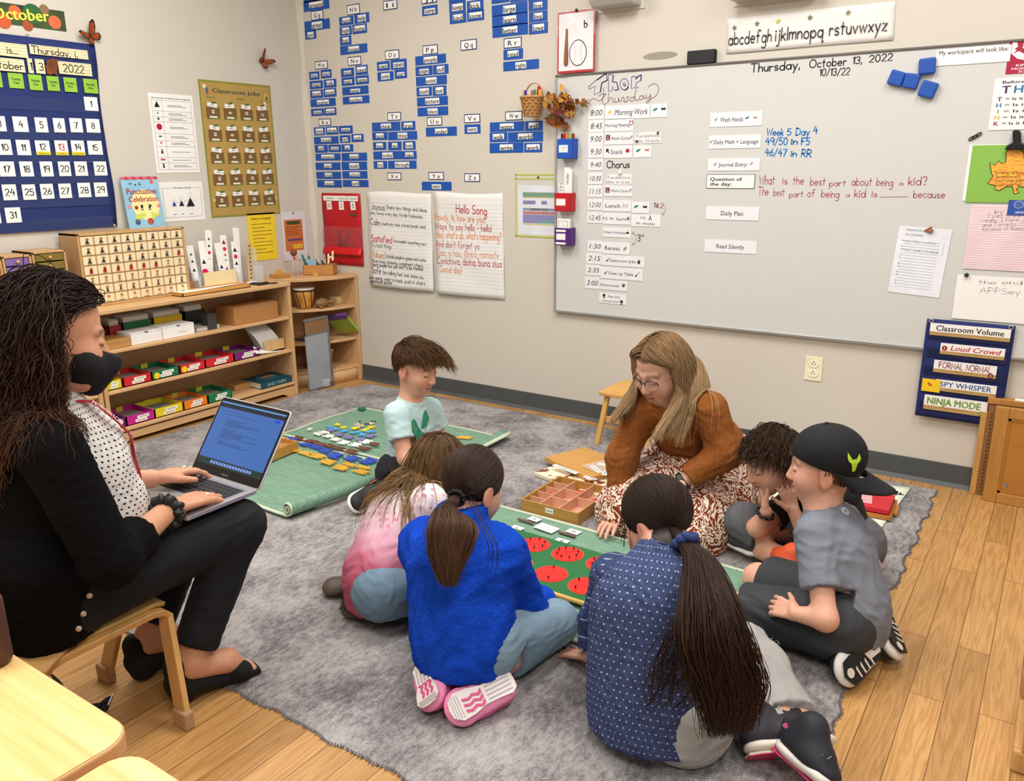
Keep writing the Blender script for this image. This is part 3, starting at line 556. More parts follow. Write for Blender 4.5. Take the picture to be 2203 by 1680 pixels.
# ================= right-hand cabinet, stool, edge of a shelf, outlet, brackets
def cabinet():
	t=thing('low_cabinet','low oak cabinet with pegboard side against the whiteboard wall at right','cabinet',(4.5,-.2,0));oak=wood('#b5803f','z',.82);dk=wood('#a8722f','x',.85)
	x0=4.075;MB().box((x0-.028,-.05,0),(x0-.004,-.012,.37)).build('rear_post',wood('#c89656','z',.85),t,bevel=.003)
	mb=MB();mb.box((x0-.004,-.05,.0),(5.1,-.012,.41));mb.build('back_panel',wood('#8a6236','z'),t)
	q=MB()
	for k in range(22):q.disc(Fr((x0+.012,-.0502,0),(1,0,0),(0,0,1)),0,.02+k*.0165,.003,h0=0,h1=.0006,n=8)
	q.build('peg_holes',M('#2c1c10'),t)
	f=Fr((x0+.026,-.09,0),(1,0,0),(0,0,1));W=1.0;H=.415
	MB().box((.03,.03,-.0),(W,H-.02,.01),f).build('door_panel',wood('#b07733','x',.88),t)
	mb=MB();mb.box((0,0,-.01),(.05,H,.016),f);mb.box((.05,0,-.01),(W,.045,.016),f);mb.box((.05,H-.045,-.01),(W,H,.016),f);mb.build('door_frame',oak,t,bevel=.003)
	mb=MB();mb.box((.05,.045,.008),(.06,H-.045,.013),f);mb.box((.05,.045,.008),(W,.055,.013),f);mb.box((.05,H-.055,.008),(W,H-.045,.013),f);mb.build('moulding',dk,t)
	a=f.px(2166,1042);MB().disc(f,a[0],a[1],.006,h0=.01,h1=.0115,n=14).build('blue_sticker',M('#3f7fc0',.5),t)
	MB().box((x0-.01,-.055,.41),(5.1,-.004,.435)).build('rear_ledge',oak,t,bevel=.003)
	t=thing('spiral_notebook','green spiral notebook standing on the low cabinet','notebook',(4.3,-.04,.436));MB().box((4.2,-.045,.436),(4.5,-.04,.48)).build('cover',M('#4e8f3a',.5),t);m=MB()
	for k in range(14):m.tube([(4.206+k*.02,-.0425+.006*math.cos(a),.48+.006*math.sin(a))for a in np.linspace(0,2*PI,9)[:-1]],.001,4,True)
	m.build('spiral',M('#222222',.4),t)
	tag(MB().box((4.16,-.05,.4355),(4.55,-.01,.4365)).build('paper',M('#f2f0ea')),'white paper under the green spiral notebook','paper')
cabinet()
def stool():
	t=thing('stool','small light wooden stool behind the kneeling teacher','stool',(2.55,-.24,0));w=wood('#d3a055','x',.88);wz=wood('#d6a65c','z',.88)
	c=(2.54,-.235);MB().box((c[0]-.14,c[1]-.14,.27),(c[0]+.14,c[1]+.14,.292)).build('seat',w,t,bevel=.006)
	for sx in(-1,1):
		for sy in(-1,1):
			m=MB();a=V(c[0]+sx*.105,c[1]+sy*.105,.27);b=V(c[0]+sx*.14,c[1]+sy*.14,RZ);m.tube([b,a],.017,4);m.build('leg',wz,t,bevel=.002)
	for sy in(-1,1):MB().box((c[0]-.11,c[1]+sy*.112-.008,.13),(c[0]+.11,c[1]+sy*.112+.008,.16)).build('stretcher',w,t,bevel=.002)
stool()
def edge_shelf():
	t=thing('wooden_rack','tan wooden rack end at the right edge of the photo','rack',(4.45,-1.7,0));m=wood('#c79a5d','z');x=PZ(2186,1536,0)[0]
	MB().box((x,-1.9,0),(x+.3,-1.62,.06)).build('foot',m,t,bevel=.008);MB().box((x+.016,-1.9,.06),(x+.3,-1.64,.42)).build('panel',m,t,bevel=.004);m2=MB();m2.tube([(x+.012,-1.66,.06),(x+.02,-1.66,.4)],.012,8);m2.build('upright',wood('#e0c08d','z'),t,smooth=True)
edge_shelf()
def outlet():
	a=WALL.px(1734,765);b=WALL.px(1767,821);t=thing('wall_outlet','cream double electrical outlet on the wall under the whiteboard','outlet',WALL.p(a[0],b[1]));W=b[0]-a[0];f=WALL.at(a[0],b[1]);H=a[1]-b[1]
	MB().box((0,0,0),(W,H,.005),f).build('cover_plate',M('#ece5c4',.35),t,bevel=.003)
	for k in(.3,.7):
		r=MB().disc(f,W/2,H*k,W*.3,H*.15,.005,.008,20).build('receptacle',M('#efe9cf',.3),t);q=MB();q.box((W*.4,H*k-.004,.008),(W*.43,H*k+.006,.0085),f);q.box((W*.57,H*k-.004,.008),(W*.6,H*k+.006,.0085),f);q.disc(f,W*.5,H*k+.011,.003,h0=.008,h1=.0085,n=10);q.build('slot',M('#3a352c'),r)
outlet()
def brackets():
	m=M('#b9b4ac',.5);f=Fr((0,0,0),(1,0,0),(0,0,1))
	for(xa,xb,zb,lab)in((2.17,2.39,2.122,'grey unit jutting from the wall above the b card'),(2.86,3.24,2.082,'grey wall unit above the alphabet strip')):
		t=thing('wall_unit',lab,'wall unit',((xa+xb)/2,0,zb));mb=MB();mb.poly([(-.0,0),(-.24,.09),(-.24,.3),(0,.3)],Fr((0,0,0),(0,1,0),(0,0,1)),0,.001)if 0 else None
		pts=[(.0,zb),(.1,zb+.0),(.13,zb+.03),(.13,zb+.32),(0,zb+.32)];mb.poly(pts,Fr((xa,0,0),(0,-1,0),(0,0,1)),-(xb-xa),0);mb.build('housing',m,t,bevel=.006);MB().box((xa-.012,-.006,zb-.012),(xb+.02,-.0005,zb+.32)).build('back_plate',M('#d8d3ca',.5),t)
brackets()
# ================= things on the walls
def card(name,label,cat,fr,px,mat,thick=.0015,lift=.0005,group=None,parent=None):
	"""a flat rectangle standing where the pixels of its top-left and bottom-right corner meet the wall"""
	a0,b1=fr.px(px[0],px[1]);a1,b0=fr.px(px[2],px[3])
	o=MB().box((a0,b0,lift),(a1,b1,lift+thick),fr).build(name,mat,parent)
	if label:tag(o,label,cat,group)
	return o,(a0,b0,a1,b1)
INK=M('#1b1b1d',.6,vary=0,name='black_ink');WHITE=M('#efede8',.5,vary=.02);PAPER=M('#e9e7e3',.7,vary=.03)
def inkline(mb,fr,text,x0,y0,x1,y1,hpx,font='h',wt=.09,lift=.0016,bold=0,slant=0,fit=True,col=None):
	"""text whose middle line runs from pixel (x0,y0) to (x1,y1)"""
	a,b=fr.px(x0,y0),fr.px(x1,y1);d=math.hypot(b[0]-a[0],b[1]-a[1]);k=fr.px(x0,y0-hpx/2);k2=fr.px(x0,y0+hpx/2)
	return put(mb,fr,text,a[0],a[1],abs(k[1]-k2[1]),d if fit else None,lift,bold,slant,'l',font=font,wt=wt,ang=math.atan2(b[1]-a[1],b[0]-a[0]),col=col)
def word_wall():
	blue=M('#1450a8',.4,vary=.03);rim=M('#cfd8ea',.5)
	rows='''around 48,15,252,65;great 55,172,257,222;got 60,247,150,302;hand 328,137,442,190;help 447,112,566,172;high 332,212,428,270;home 432,196,548,256;hot 334,288,426,348;house 336,364,551,410;jump 980,52,1102,112;keep 1193,25,1323,88;kick 1333,12,1462,78
kind 1197,108,1327,175;know 1333,92,1467,155;large 1528,46,1808,98;line 1818,14,1965,74;learn 1530,128,1810,185;live 1820,97,1965,162;letter 1533,211,1812,268;love 1820,184,1968,257;read 1620,392,1772,460;right 1618,488,1898,538;people 926,445,1168,493;page 928,525,1063,588;pull 1065,513,1188,577;point 932,607,1175,660
push 936,687,1058,750;put 1063,677,1172,747;picture 940,768,1183,823;place 944,848,1185,903;own 625,488,727,550;open 732,472,860,538;only 629,570,757,630;our 764,550,862,612;nice 342,540,447,598;need 457,517,555,583;near 346,612,450,668;name 457,598,563,657;never 352,687,560,735;number 356,762,567,808
man 92,567,175,622;men 183,551,270,610;mean 96,640,203,693;milk 208,627,308,683;must 100,710,203,767;most 205,697,308,757;mother 103,782,302,830;move 107,857,212,907;much 212,848,308,903;stop 130,1002,218,1060;show 223,995,322,1055;same 325,990,436,1048;should 130,1076,325,1128;say 333,1064,418,1120;such 424,1055,522,1113
still 136,1140,240,1198;soon 243,1138,345,1193;set 347,1135,440,1190;sentence 142,1208,340,1260;stand 347,1203,549,1262;start 142,1278,340,1335;study 347,1272,549,1335;small 148,1350,345,1405;school 353,1345,552,1403;sound 155,1413,350,1473;spell 356,1413,560,1470;think 586,965,810,1025;tree 815,955,928,1020;turn 588,1040,710,1098;thing 713,1037,942,1095
too 594,1117,700,1177;tie 712,1114,820,1178;top 829,1110,930,1175;today 597,1190,824,1250;take 823,1188,938,1250;try 599,1265,707,1325;through 712,1263,937,1325;under 1010,1003,1253,1065;very 1313,980,1439,1048;water 1513,963,1782,1028;well 1788,953,1928,1025;walk 1511,1042,1650,1113;world 1655,1040,1930,1110;write 1511,1125,1777,1198;work 1783,1123,1923,1195;year 978,1427,1212,1497
-found 46,-66,252,-8;-above 1526,-24,1668,14;-along 1674,-36,1806,4;-lake 1814,-66,1963,-8;-joke 978,-80,1100,-28;-keyed 1190,-56,1322,5'''
	z=lambda s:[640+s[0]/3.652,s[1]/3.652,640+s[2]/3.652,s[3]/3.652]
	for it in rows.replace('\n',';').split(';'):
		w,s=it.rsplit(' ',1);s=z([float(q)for q in s.split(',')]);cut=w[0]=='-'
		o,(a0,b0,a1,b1)=card('word_card','blue word card at the top edge of the photo, mostly cut off (%s column)'%{'-found':'leftmost','-above':'L','-along':'L, middle','-lake':'L, right','-joke':'J','-keyed':'K'}[w]if cut else "blue wall card reading '%s'"%w,'word card',WALL,s,blue,group='blue word cards on the wall')
		if cut:continue
		cx,cy,h=(a0+a1)/2,(b0+b1)/2,b1-b0;gx=[p[0]for p in glyphs(w)[0]];tw=min((a1-a0)*.82,(max(gx)-min(gx))*h*.5/.72*1.02);asc=1 if any(c in 'bdfhklt'for c in w)else 0;dsc=1 if any(c in 'gpqyj'for c in w)else 0
		pt=MB().box((cx-tw/2-.004,cy-h*(.24+.1*dsc),.002),(cx+tw/2+.004,cy+h*(.2+.14*asc),.0024),WALL).build('word_patch',WHITE,o)
		put(q:=MB(),WALL,w,cx,cy+h*.0,h*.5,tw,.0027,.022);q.build('lettering',INK,pt)
	heads='G g 106,90,205,150;H h 388,42,493,108;I i 673,10,786,68;J j 975,-30,1098,18;Q q 1282,318,1410,387;R r 1622,303,1762,370;P p 983,360,1104,422;O o 688,399,802,462;N n 395,450,503,508;M m 138,484,240,538;S s 167,935,265,987;T t 707,884,815,945;U u 1018,922,1138,985;V v 1310,899,1437,963;W w 1633,877,1768,943;X x 707,1355,818,1415;Y y 1031,1352,1152,1413;Z z 1312,1362,1435,1429'
	navy=M('#1d3470',.4)
	for it in heads.split(';'):
		w,s=it.rsplit(' ',1);s=z([float(q)for q in s.split(',')])
		o,(a0,b0,a1,b1)=card('letter_card',"white letter heading card '%s' with navy border"%w,'letter card',WALL,s,navy,group='letter heading cards on the wall');e=.005
		p=MB().box((a0+e,b0+e,.002),(a1-e,b1-e,.0024),WALL).build('white_field',WHITE,o);put(q:=MB(),WALL,w,(a0+a1)/2,(b0+b1)/2,(b1-b0)*.5,(a1-a0)*.52,.0027,.02);q.build('lettering',M('#2b2d3a',.5),p)
word_wall()
def zz(l,ox,oy,k):return[ox+l[0]/k,oy+l[1]/k,ox+l[2]/k,oy+l[3]/k]
def calendar():
	F_=LEFT;navy=M('#1c2c66',.75,vary=.08,bump=.15,bscale=500);t=thing('calendar_chart','large navy pocket calendar chart on the left wall','calendar',(0,-1.6,1.55))
	y1=F_.px(226,300)[0];y0=-2.2;zt=F_.px(207,97)[1];zb=F_.px(248,485)[1]-.003
	m=MB();m.grid(lambda u,v:(.006+.004*math.sin(9*v+3*u)**2,y0+(y1-y0)*u+.006*math.sin(v*8)*(u>.99),zb+(zt-zb)*v),20,20);m.build('cloth',navy,t,smooth=True,solid=.003)
	pk=M('#3b4a80',.15,alpha=.45,vary=0)
	for yy in(700,910,1075,1225,1390,1560):
		c=F_.px(400/3.36,yy/3.36+8)[1];MB().box((y0,c-.052,.0125),(y1-.025,c+.006,.0132),F_).build('clear_pocket',pk,t)
	q=MB()
	q.disc(F_,*F_.px(57,76),.008,h0=.011,h1=.015,n=14);q.disc(F_,*F_.px(243,484),.007,h0=.011,h1=.015,n=14);q.build('grommet',M('#c9c9c9',.3,metal=.8),t)
	FL=Fr((.0145,0,0),(0,1,0),(0,0,1))
	nums='1 603,698,713,803;3 -62,836,50,950;4 85,840,210,955;5 245,847,352,958;6 378,852,477,958;7 498,852,602,958;8 615,857,728,960;10 -25,1007,92,1120;11 110,1010,228,1122;12 248,1014,368,1120;13 390,1014,498,1122;14 508,1014,618,1122;15 627,1017,745,1118;17 -15,1167,115,1275;18 135,1167,248,1275;19 283,1167,390,1275;20 415,1167,517,1272;21 533,1167,638,1270;22 672,1167,778,1268;24 8,1334,130,1445;25 153,1334,267,1442;26 285,1330,395,1435;27 418,1328,523,1430;28 556,1322,662,1424;29 675,1320,780,1420;30 -110,1505,12,1612;31 30,1502,160,1606'
	yel=M('#ecd22e',.5)
	for it in nums.split(';'):
		w,s=it.split(' ');s=zz([float(q)for q in s.split(',')],0,0,3.36)
		o,(a0,b0,a1,b1)=card('day_card',"white calendar card with the %snumber %s"%('red 'if w=='13'else '',w),'calendar card',FL,s,WHITE,thick=.001,lift=0,group='day cards in the calendar chart')
		k=1 if w in('12','13','14')else 0;put(q:=MB(),FL,w,(a0+a1)/2,(b0+b1)/2+.004*k,(b1-b0)*.42,None,.0013,.0,font='h',wt=.1);q.build('number',M('#c2303c',.5)if w=='13'else INK,o)
		if k:
			st=MB().box((a0,b0,.0011),(a1,b0+.016,.0013),FL).build('yellow_strip',yel,o);put(q:=MB(),FL,{'12':'Yesterday was','13':'Today is','14':'Tomorrow will be'}[w],(a0+a1)/2,b0+.008,.0055,(a1-a0)*.8,.0015,.02);q.build('print',INK,st)
	grn=M('#8fbf3b',.5)
	for w,s in(('Monday|Mon.','-100,510,22,632'),('Tuesday|Tues.','52,524,178,642'),('Wednesday|Wed.','200,535,313,655'),('Thursday|Thurs.','332,547,435,660'),('Friday|Fri.','455,557,562,668'),('Saturday|Sat.','598,567,712,678')):
		s=zz([float(q)for q in s.split(',')],0,0,3.36);l1,l2=w.split('|')
		o,(a0,b0,a1,b1)=card('weekday_card','green calendar weekday card reading %s'%l1,'weekday card',FL,s,grn,thick=.001,lift=0,group='green weekday cards');q=MB();put(q,FL,l1,(a0+a1)/2,b1-(b1-b0)*.38,.011,(a1-a0)*.62,.0013,.02);put(q,FL,l2,(a0+a1)/2,b1-(b1-b0)*.62,.011,(a1-a0)*.38,.0013,.02);q.build('lettering',INK,o)
	cream=M('#e6d9ae',.7);F2=Fr((.017,0,0),(0,1,0),(0,0,1));ruled=M('#8f8a6f',.7)
	def strip(label,s,text,fh,tx,rules=True,name='sentence_strip',F2=F2):
		o,(a0,b0,a1,b1)=card(name,label,'sentence strip',F2,zz(s,0,0,3.36),cream,thick=.001,lift=0)
		if rules:
			q=MB()
			for k in(.2,.45,.7,.9):q.box((a0,b0+(b1-b0)*k,.0011),(a1,b0+(b1-b0)*k+.0012,.0012),F2)
			q.build('ruled_lines',ruled,o)
		q=MB();put(q,F2,text,a0+(a1-a0)*tx,b0+(b1-b0)*.48,fh,None,.0014,font='h',wt=.085,align='l');q.build('handwriting',INK,o)
	strip("cream strip handwritten 'is...' at the top of the calendar",(-160,285,205,420),'is...',.032,.55);strip("cream strip handwritten 'Thursday' on the calendar chart",(207,318,640,432),'Thursday, j,',.032,.03)
	F3=Fr((.0185,0,0),(0,1,0),(0,0,1));strip("cream strip ending in 'ber' on the calendar chart",(-260,390,185,525),'October',.034,.3,F2=F3);strip("narrow cream card with a handwritten numeral one left of the brown leaf",(192,420,245,530),'1',.034,.4,F2=F3);strip("cream card with a handwritten numeral three beside the brown leaf",(248,424,330,535),'3',.034,.35,F2=F3)
	strip("cream strip reading '2022' on the calendar chart",(416,440,668,553),'2022',.036,.12,F2=F3)
	p=[(332,440),(350,425),(362,436),(378,418),(395,432),(412,428),(416,470),(410,520),(415,545),(388,532),(365,542),(340,535),(335,505),(326,480),(336,465)];m=MB();m.poly([F3.px(x/3.36,y/3.36)for x,y in p][::-1],F3,.001,.003);tag(m.build('paper_leaf',M('#7a3d14',.6,vary=.35)),'brown leaf cutout between the 3 and 2022 cards','leaf')
	o,(a0,b0,a1,b1)=card('month_banner',"October banner of orange pumpkins above the calendar chart",'banner',LEFT,(-70,-6,143,68),M('#3c4a2c',.35,vary=.5),thick=.002)
	LB=Fr((.0026,0,0),(0,1,0),(0,0,1));q=MB()
	for x,y,r,c in((8,45,26,'#c65a2c'),(32,25,22,'#d2693c'),(70,30,34,'#2f6238'),(118,48,22,'#d96a44'),(60,55,18,'#a5502c'),(95,20,16,'#8d6a4a'),(-30,40,30,'#c85a2a')):
		a=LB.px(x,y);q.disc(LB,a[0],a[1],abs(LB.px(x+r*.6,y)[0]-a[0]),h0=0,h1=.0004+.0001*(r%5),n=20,col=lin(c))
	q.build('pumpkins',ATT,o);q=MB();inkline(q,LB,'October',-18,26,104,34,26,font='p',lift=.0012,bold=.022);q.build('lettering',M('#f3e14a',.5),o)
calendar()
def butterfly(px,py,ang,s,label):
	a=LEFT.px(px,py);t=thing('monarch_butterfly',label,'butterfly',LEFT.p(*a,.01));f=LEFT.at(a[0],a[1],ang)
	W1=[(0,0),(.25,.55),(.75,1.05),(1.15,1.12),(1.2,.9),(.95,.45),(.55,.05)];W2=[(0,0),(.55,.02),(.85,-.15),(.8,-.5),(.5,-.72),(.2,-.55),(.02,-.25)]
	for sx in(-1,1):
		for W_,nm in((W1,'fore_wing'),(W2,'hind_wing')):
			g=Fr(f.p(0,0,.008),f.u*sx*.86+f.n*.5,f.v);
			if sx<0:g.n=-g.n
			m=MB();m.poly([(x*s,y*s)for x,y in W_],g,0,.0008);w=m.build(nm,M('#1a1412',.6),t);c=np.mean(np.array(W_),0);m=MB()
			k=5
			for i in range(k):
				t0,t1=i/k,(i+.72)/k;e=lambda u:np.array(W_[1+int(u*4.999)])*(1-(u*5%1))+np.array(W_[min(6,2+int(u*4.999))])*(u*5%1)
				P=[np.array((.1,.02))*1,.12*c+.82*e(t0),.12*c+.82*e(t1)];m.poly([tuple(p*s)for p in P],g,.0009,.0011);m.poly([tuple(p*s)for p in P],g,-.0003,-.0001)
			m.build('orange_cells',M('#b5531c',.6),w)
	m=MB();m.tube([f.p(0,-.55*s,.009),f.p(0,0,.011),f.p(0,.45*s,.009)],[.001,.0035,.002],8);m.build('body',M('#15110f',.6),t,smooth=True);m=MB();[m.tube([f.p(0,.45*s,.009),f.p(k*.2*s,.85*s,.016)],.0005,4)for k in(-1,1)];m.build('antenna',M('#15110f'),t)
butterfly(193,78,.7,.052,'orange monarch butterfly at the corner of the calendar chart');butterfly(564,132,-.75,.05,'orange monarch butterfly above the Classroom Jobs chart')
def posters():
	o,(a0,b0,a1,b1)=card('word_poster','white poster of word functions with coloured symbols in rows','poster',LEFT,(317,199,430,371),WHITE);W,H=a1-a0,b1-b0;f=LEFT.at(a0,b0);L=.0021
	q=MB();put(q,f,'The Function of Words | Parts of Speech',W*.5,H*.945,.0085,W*.88,L,.02)
	ys=[.915,.78,.71,.645,.5,.405,.335,.195,.125,.04]
	for y in ys:q.box((W*.06,H*y,L),(W*.94,H*y+.001,L+.0003),f)
	for x in(.06,.28,.94):q.box((W*x,H*.04,L),(W*x+.001,H*.915,L+.0003),f)
	for i in range(9):
		y=(ys[i]+ys[i+1])/2
		for k in((0,)if i in(6,7)else(-.008,.008)):q.box((W*.4,H*(y+k),L),(W*(.82-.1*(k>0)),H*(y+k)+.0022,L+.0002),f)
	q.build('print',M('#2a2a2c',.6),o);q=MB();T=lambda x,y,r,s=1:[(x-r,y-r*s*.7),(x+r,y-r*s*.7),(x,y+r*s)]
	for i,(k,r,c)in enumerate((('t',.017,'#141416'),('t',.006,'#1c3a8c'),('t',.0085,'#14203c'),('c',.017,'#b3182c'),('m',.012,'#17724c'),('c',.006,'#e0562a'),('t',.008,'#35174d'),('b',.015,'#c0408a'),('k',.007,'#141416'))):
		x,y=W*.17,H*((ys[i]+ys[i+1])/2+.012);c=lin(c)
		if k=='t':q.poly(T(x,y,r,2.2 if i==6 else 1.1),f,L,L+.0004,c)
		elif k=='c':q.disc(f,x,y,r,h0=L,h1=L+.0004,n=18,col=c)
		elif k=='m':q.poly([(x-r,y-.004),(x+r,y-.004),(x+r*.5,y+.004),(x-r*.5,y+.004)],f,L,L+.0004,c)
		elif k=='b':q.box((x-r,y-.005,L),(x+r,y+.004,L+.0004),f,c)
		else:q.poly([(x-r,y-.012),(x+r,y-.012),(x+.003,y+.002),(x-.003,y+.002)],f,L,L+.0004,c);q.disc(f,x,y+.006,.005,h0=L,h1=L+.0004,n=12,col=c)
	q.build('symbols',ATT,o)
	o,(a0,b0,a1,b1)=card('family_poster','white Noun Family poster of three triangle figures','poster',LEFT,(340,392,442,472),WHITE);W,H=a1-a0,b1-b0;f=LEFT.at(a0,b0);q=MB();put(q,f,'The Noun Family',W*.52,H*.85,.012,W*.42,L,.01)
	for b in(((.07,.1),(.94,.1)),((.07,.1),(.07,.84)),((.94,.1),(.94,.84)),((.07,.84),(.27,.84)),((.77,.84),(.94,.84))):q.box((W*b[0][0],H*b[0][1],L),(W*b[1][0]+.0012,H*b[1][1]+.0012,L+.0003),f)
	for x,s in((.3,.5),(.47,.62),(.68,1)):
		r=.028*s;y=H*.42+r*.3;q.tube([f.p(W*x+.45*r*math.cos(a),y+r*1.5+.45*r*math.sin(a),L)for a in np.linspace(0,2*PI,13)[:-1]],.0005,4,True);q.tube([f.p(W*x-r*1.5,y+r*.5,L),f.p(W*x+r*1.5,y+r*.5,L)],.0005,4)
		for k in(-.4,.4):q.tube([f.p(W*x+k*r,y-r*.6,L),f.p(W*x+k*r*1.2,y-r*1.3,L)],.0005,4)
		q.box((W*x-.008,H*.17,L),(W*x+.008,H*.185,L+.0003),f)
	q.build('print',M('#2a2a2c',.6),o)
	for x,s,c in((.3,.5,'#1d47a5'),(.47,.62,'#18213f'),(.68,1,'#141416')):r=.028*s;m=MB();m.poly(T(W*x,H*.42+r*.3,r,1.1),f,L,L+.0006);m.build('triangle',M(c,.5),o)
	p0,p1=PX(272,498,.05),PX(350,492,.05);q1,q0=PX(334,383,.012),PX(246,387,.012);f=Fr(p0,nrm(p1-p0),nrm(q0-p0));W=np.linalg.norm(p1-p0);H=np.linalg.norm(q0-p0)
	f=Fr((.055,p0[1]+.015,.995+.08),(0,1,0),(-.12,-.0,1));
	t=thing('picture_book','light blue Punctuation Celebration picture book leaning above the drawer cabinet','book',f.p(W/2,0));c=MB().box((0,0,0),(W,H,.006),f).build('cover',M('#8fbfd8',.4,vary=.1),t);L2=.0066
	q=MB();q.disc(f,W*.55,H*.45,W*.38,H*.3,L2,L2+.0004,30);q.build('yellow_moon',M('#f0e2a0',.5),c);q=MB()
	for i in range(10):q.poly([(W*i/10,H),(W*(i+1)/10,H),(W*(i+1)/10,H*(.95-.01*(i%2))),(W*i/10,H*(.94+.012*(i%2)))][::-1],f,L2,L2+.0006,lin('#c03b50'if i%2 else '#d4647a'))
	for x,y,r,c_ in((.25,.12,.05,'#37507f'),(.6,.12,.06,'#b5472c'),(.6,.1,.03,'#e8c0a0'),(.25,.13,.025,'#e2b79a'),(.82,.9,.035,'#e0604c'),(.1,.42,.03,'#e08a86'),(.9,.42,.035,'#e08a86'),(.28,.4,.035,'#8b3240')):q.disc(f,W*x,H*y,W*r*1.4,h0=L2+.0004,h1=L2+.0009,n=14,col=lin(c_))
	q.poly([(W*.2,H*.25),(W*.5,H*.31),(W*.5,H*.22),(W*.22,H*.15)][::-1],f,L2,L2+.0008,lin('#c9d45a'));q.poly([(W*.65,H*.3),(W*.95,H*.24),(W*.65,H*.18)][::-1],f,L2,L2+.0008,lin('#c9d45a'));q.build('cover_art',ATT,c)
	q=MB();put(q,f,'Punctuation',W*.5,H*.72,.032,W*.8,L2+.0006,.02);put(q,f,'Celebration',W*.52,H*.57,.03,W*.8,L2+.0006,.02);q.build('title',M('#a8323c',.5),c);q=MB();put(q,f,'! ?',W*.55,H*.4,.03,W*.28,L2+.001,.04);put(q,f,'- , ;',W*.35,H*.88,.02,W*.3,L2+.001,.05);q.build('marks',INK,c)
	o,(a0,b0,a1,b1)=card('jobs_chart','tan Classroom Jobs pocket chart with olive border','chart',LEFT,(425,170,602,459),M('#8b8a32',.6),thick=.003);W,H=a1-a0,b1-b0;f=LEFT.at(a0,b0);L=.0038
	MB().box((.01,.01,.0035),(W-.01,H-.012,L),f).build('tan_field',M('#b3924f',.7),o);q=MB();put(q,f,'Classroom Jobs',W*.5,H*.93,.024,W*.66,L+.0004,.01);q.build('lettering',M('#17373a',.5),o)
	q=MB()
	for x,y,c1,c2 in((.1,.925,'#4a5a93','#a8583a'),(.92,.91,'#e0b92c','#22211e')):q.disc(f,W*x,H*y,.009,.02,L,L+.0006,14,lin(c1));q.disc(f,W*x+.004,H*(y-.01),.005,.014,L+.0006,L+.0009,12,lin(c2))
	for x,y in((.07,.955),(.9,.86),(.07,.13),(.94,.13)):
		for k in range(5):q.disc(f,W*x+.007*math.cos(k*1.26),H*y+.007*math.sin(k*1.26),.005,h0=L,h1=L+.0006,n=8,col=lin('#f3efe2'))
	for x,y in((.12,.88),(.52,.88),(.88,.87)):
		for k in range(3):q.poly([(W*x+.02*(k-1),H*y-.003),(W*x+.02*(k-1)+.012,H*y+.006),(W*x+.02*(k-1)+.022,H*y-.004)][::-1],f,L,L+.0005,lin('#6c7a3c'))
	q.build('birds_and_flowers',ATT,o)
	k=0
	for r in range(5):
		for c_ in range(4):
			x,y=W*(.155+.232*c_),H*(.775-.163*r);k+=1
			pk=MB().box((x-W*.09,y-H*.05,L+.0002),(x+W*.09,y+H*.035,L+.0008),f).build('pocket',M('#77592c',.6),o)
			MB().poly([(x-W*.09,y-H*.05),(x+W*.09,y-H*.05),(x+W*.09,y-H*.035),(x-W*.05,y-H*.046)],f,L+.0009,L+.0011).build('pocket_trim',M('#6f7b33',.6),pk)
			jit=((r*5+c_*3)%5-2)*.06;g=f.at(x-W*.005,y+H*.05,jit);q=MB();q.box((-W*.065,-.012,L+.001),(W*.065,.012,L+.0018),g,lin('#efece4'));q.box((-.012,-.003,L+.0018),(.01,.001,L+.002),g,lin('#77757a'));q.poly([(-.014,.013),(.022,.022),(.03,.013),(.0,.006)][::-1],g,L+.0018,L+.0022,lin('#4d6b35'))
			nm=q.build('name_tag',ATT,pk);q=MB()
			e=f.at(x,y);q.box((-W*.05,-H*.042,L+.001),(W*.05,-H*.03,L+.0014),e,lin('#ece8dd'));s=(k*7)%4
			if s==0:q.disc(e,0,-.001,.011,.009,L+.001,L+.0014,12,lin('#e9e4d8'));q.disc(e,0,-.001,.006,.006,L+.0014,L+.0017,10,lin('#4d4038'))
			elif s==1:q.poly([(-.012,-.006),(.012,-.006),(.008,.012),(-.008,.01)],e,L+.001,L+.0014,lin('#e9e4d8'));q.box((-.005,-.002,L+.0014),(.005,.006,L+.0017),e,lin('#8a4034'))
			elif s==2:q.disc(e,0,0,.012,.007,L+.001,L+.0014,12,lin('#e9e4d8'));q.poly([(-.007,0),(.006,.004),(.006,-.002)][::-1],e,L+.0014,L+.0017,lin('#5b5148'))
			else:q.box((-.008,-.008,L+.001),(.008,.012,L+.0014),e,lin('#e9e4d8'));q.disc(e,0,.003,.004,h0=L+.0014,h1=L+.0017,n=10,col=lin('#23221f'))
			q.build('job_picture',ATT,pk)
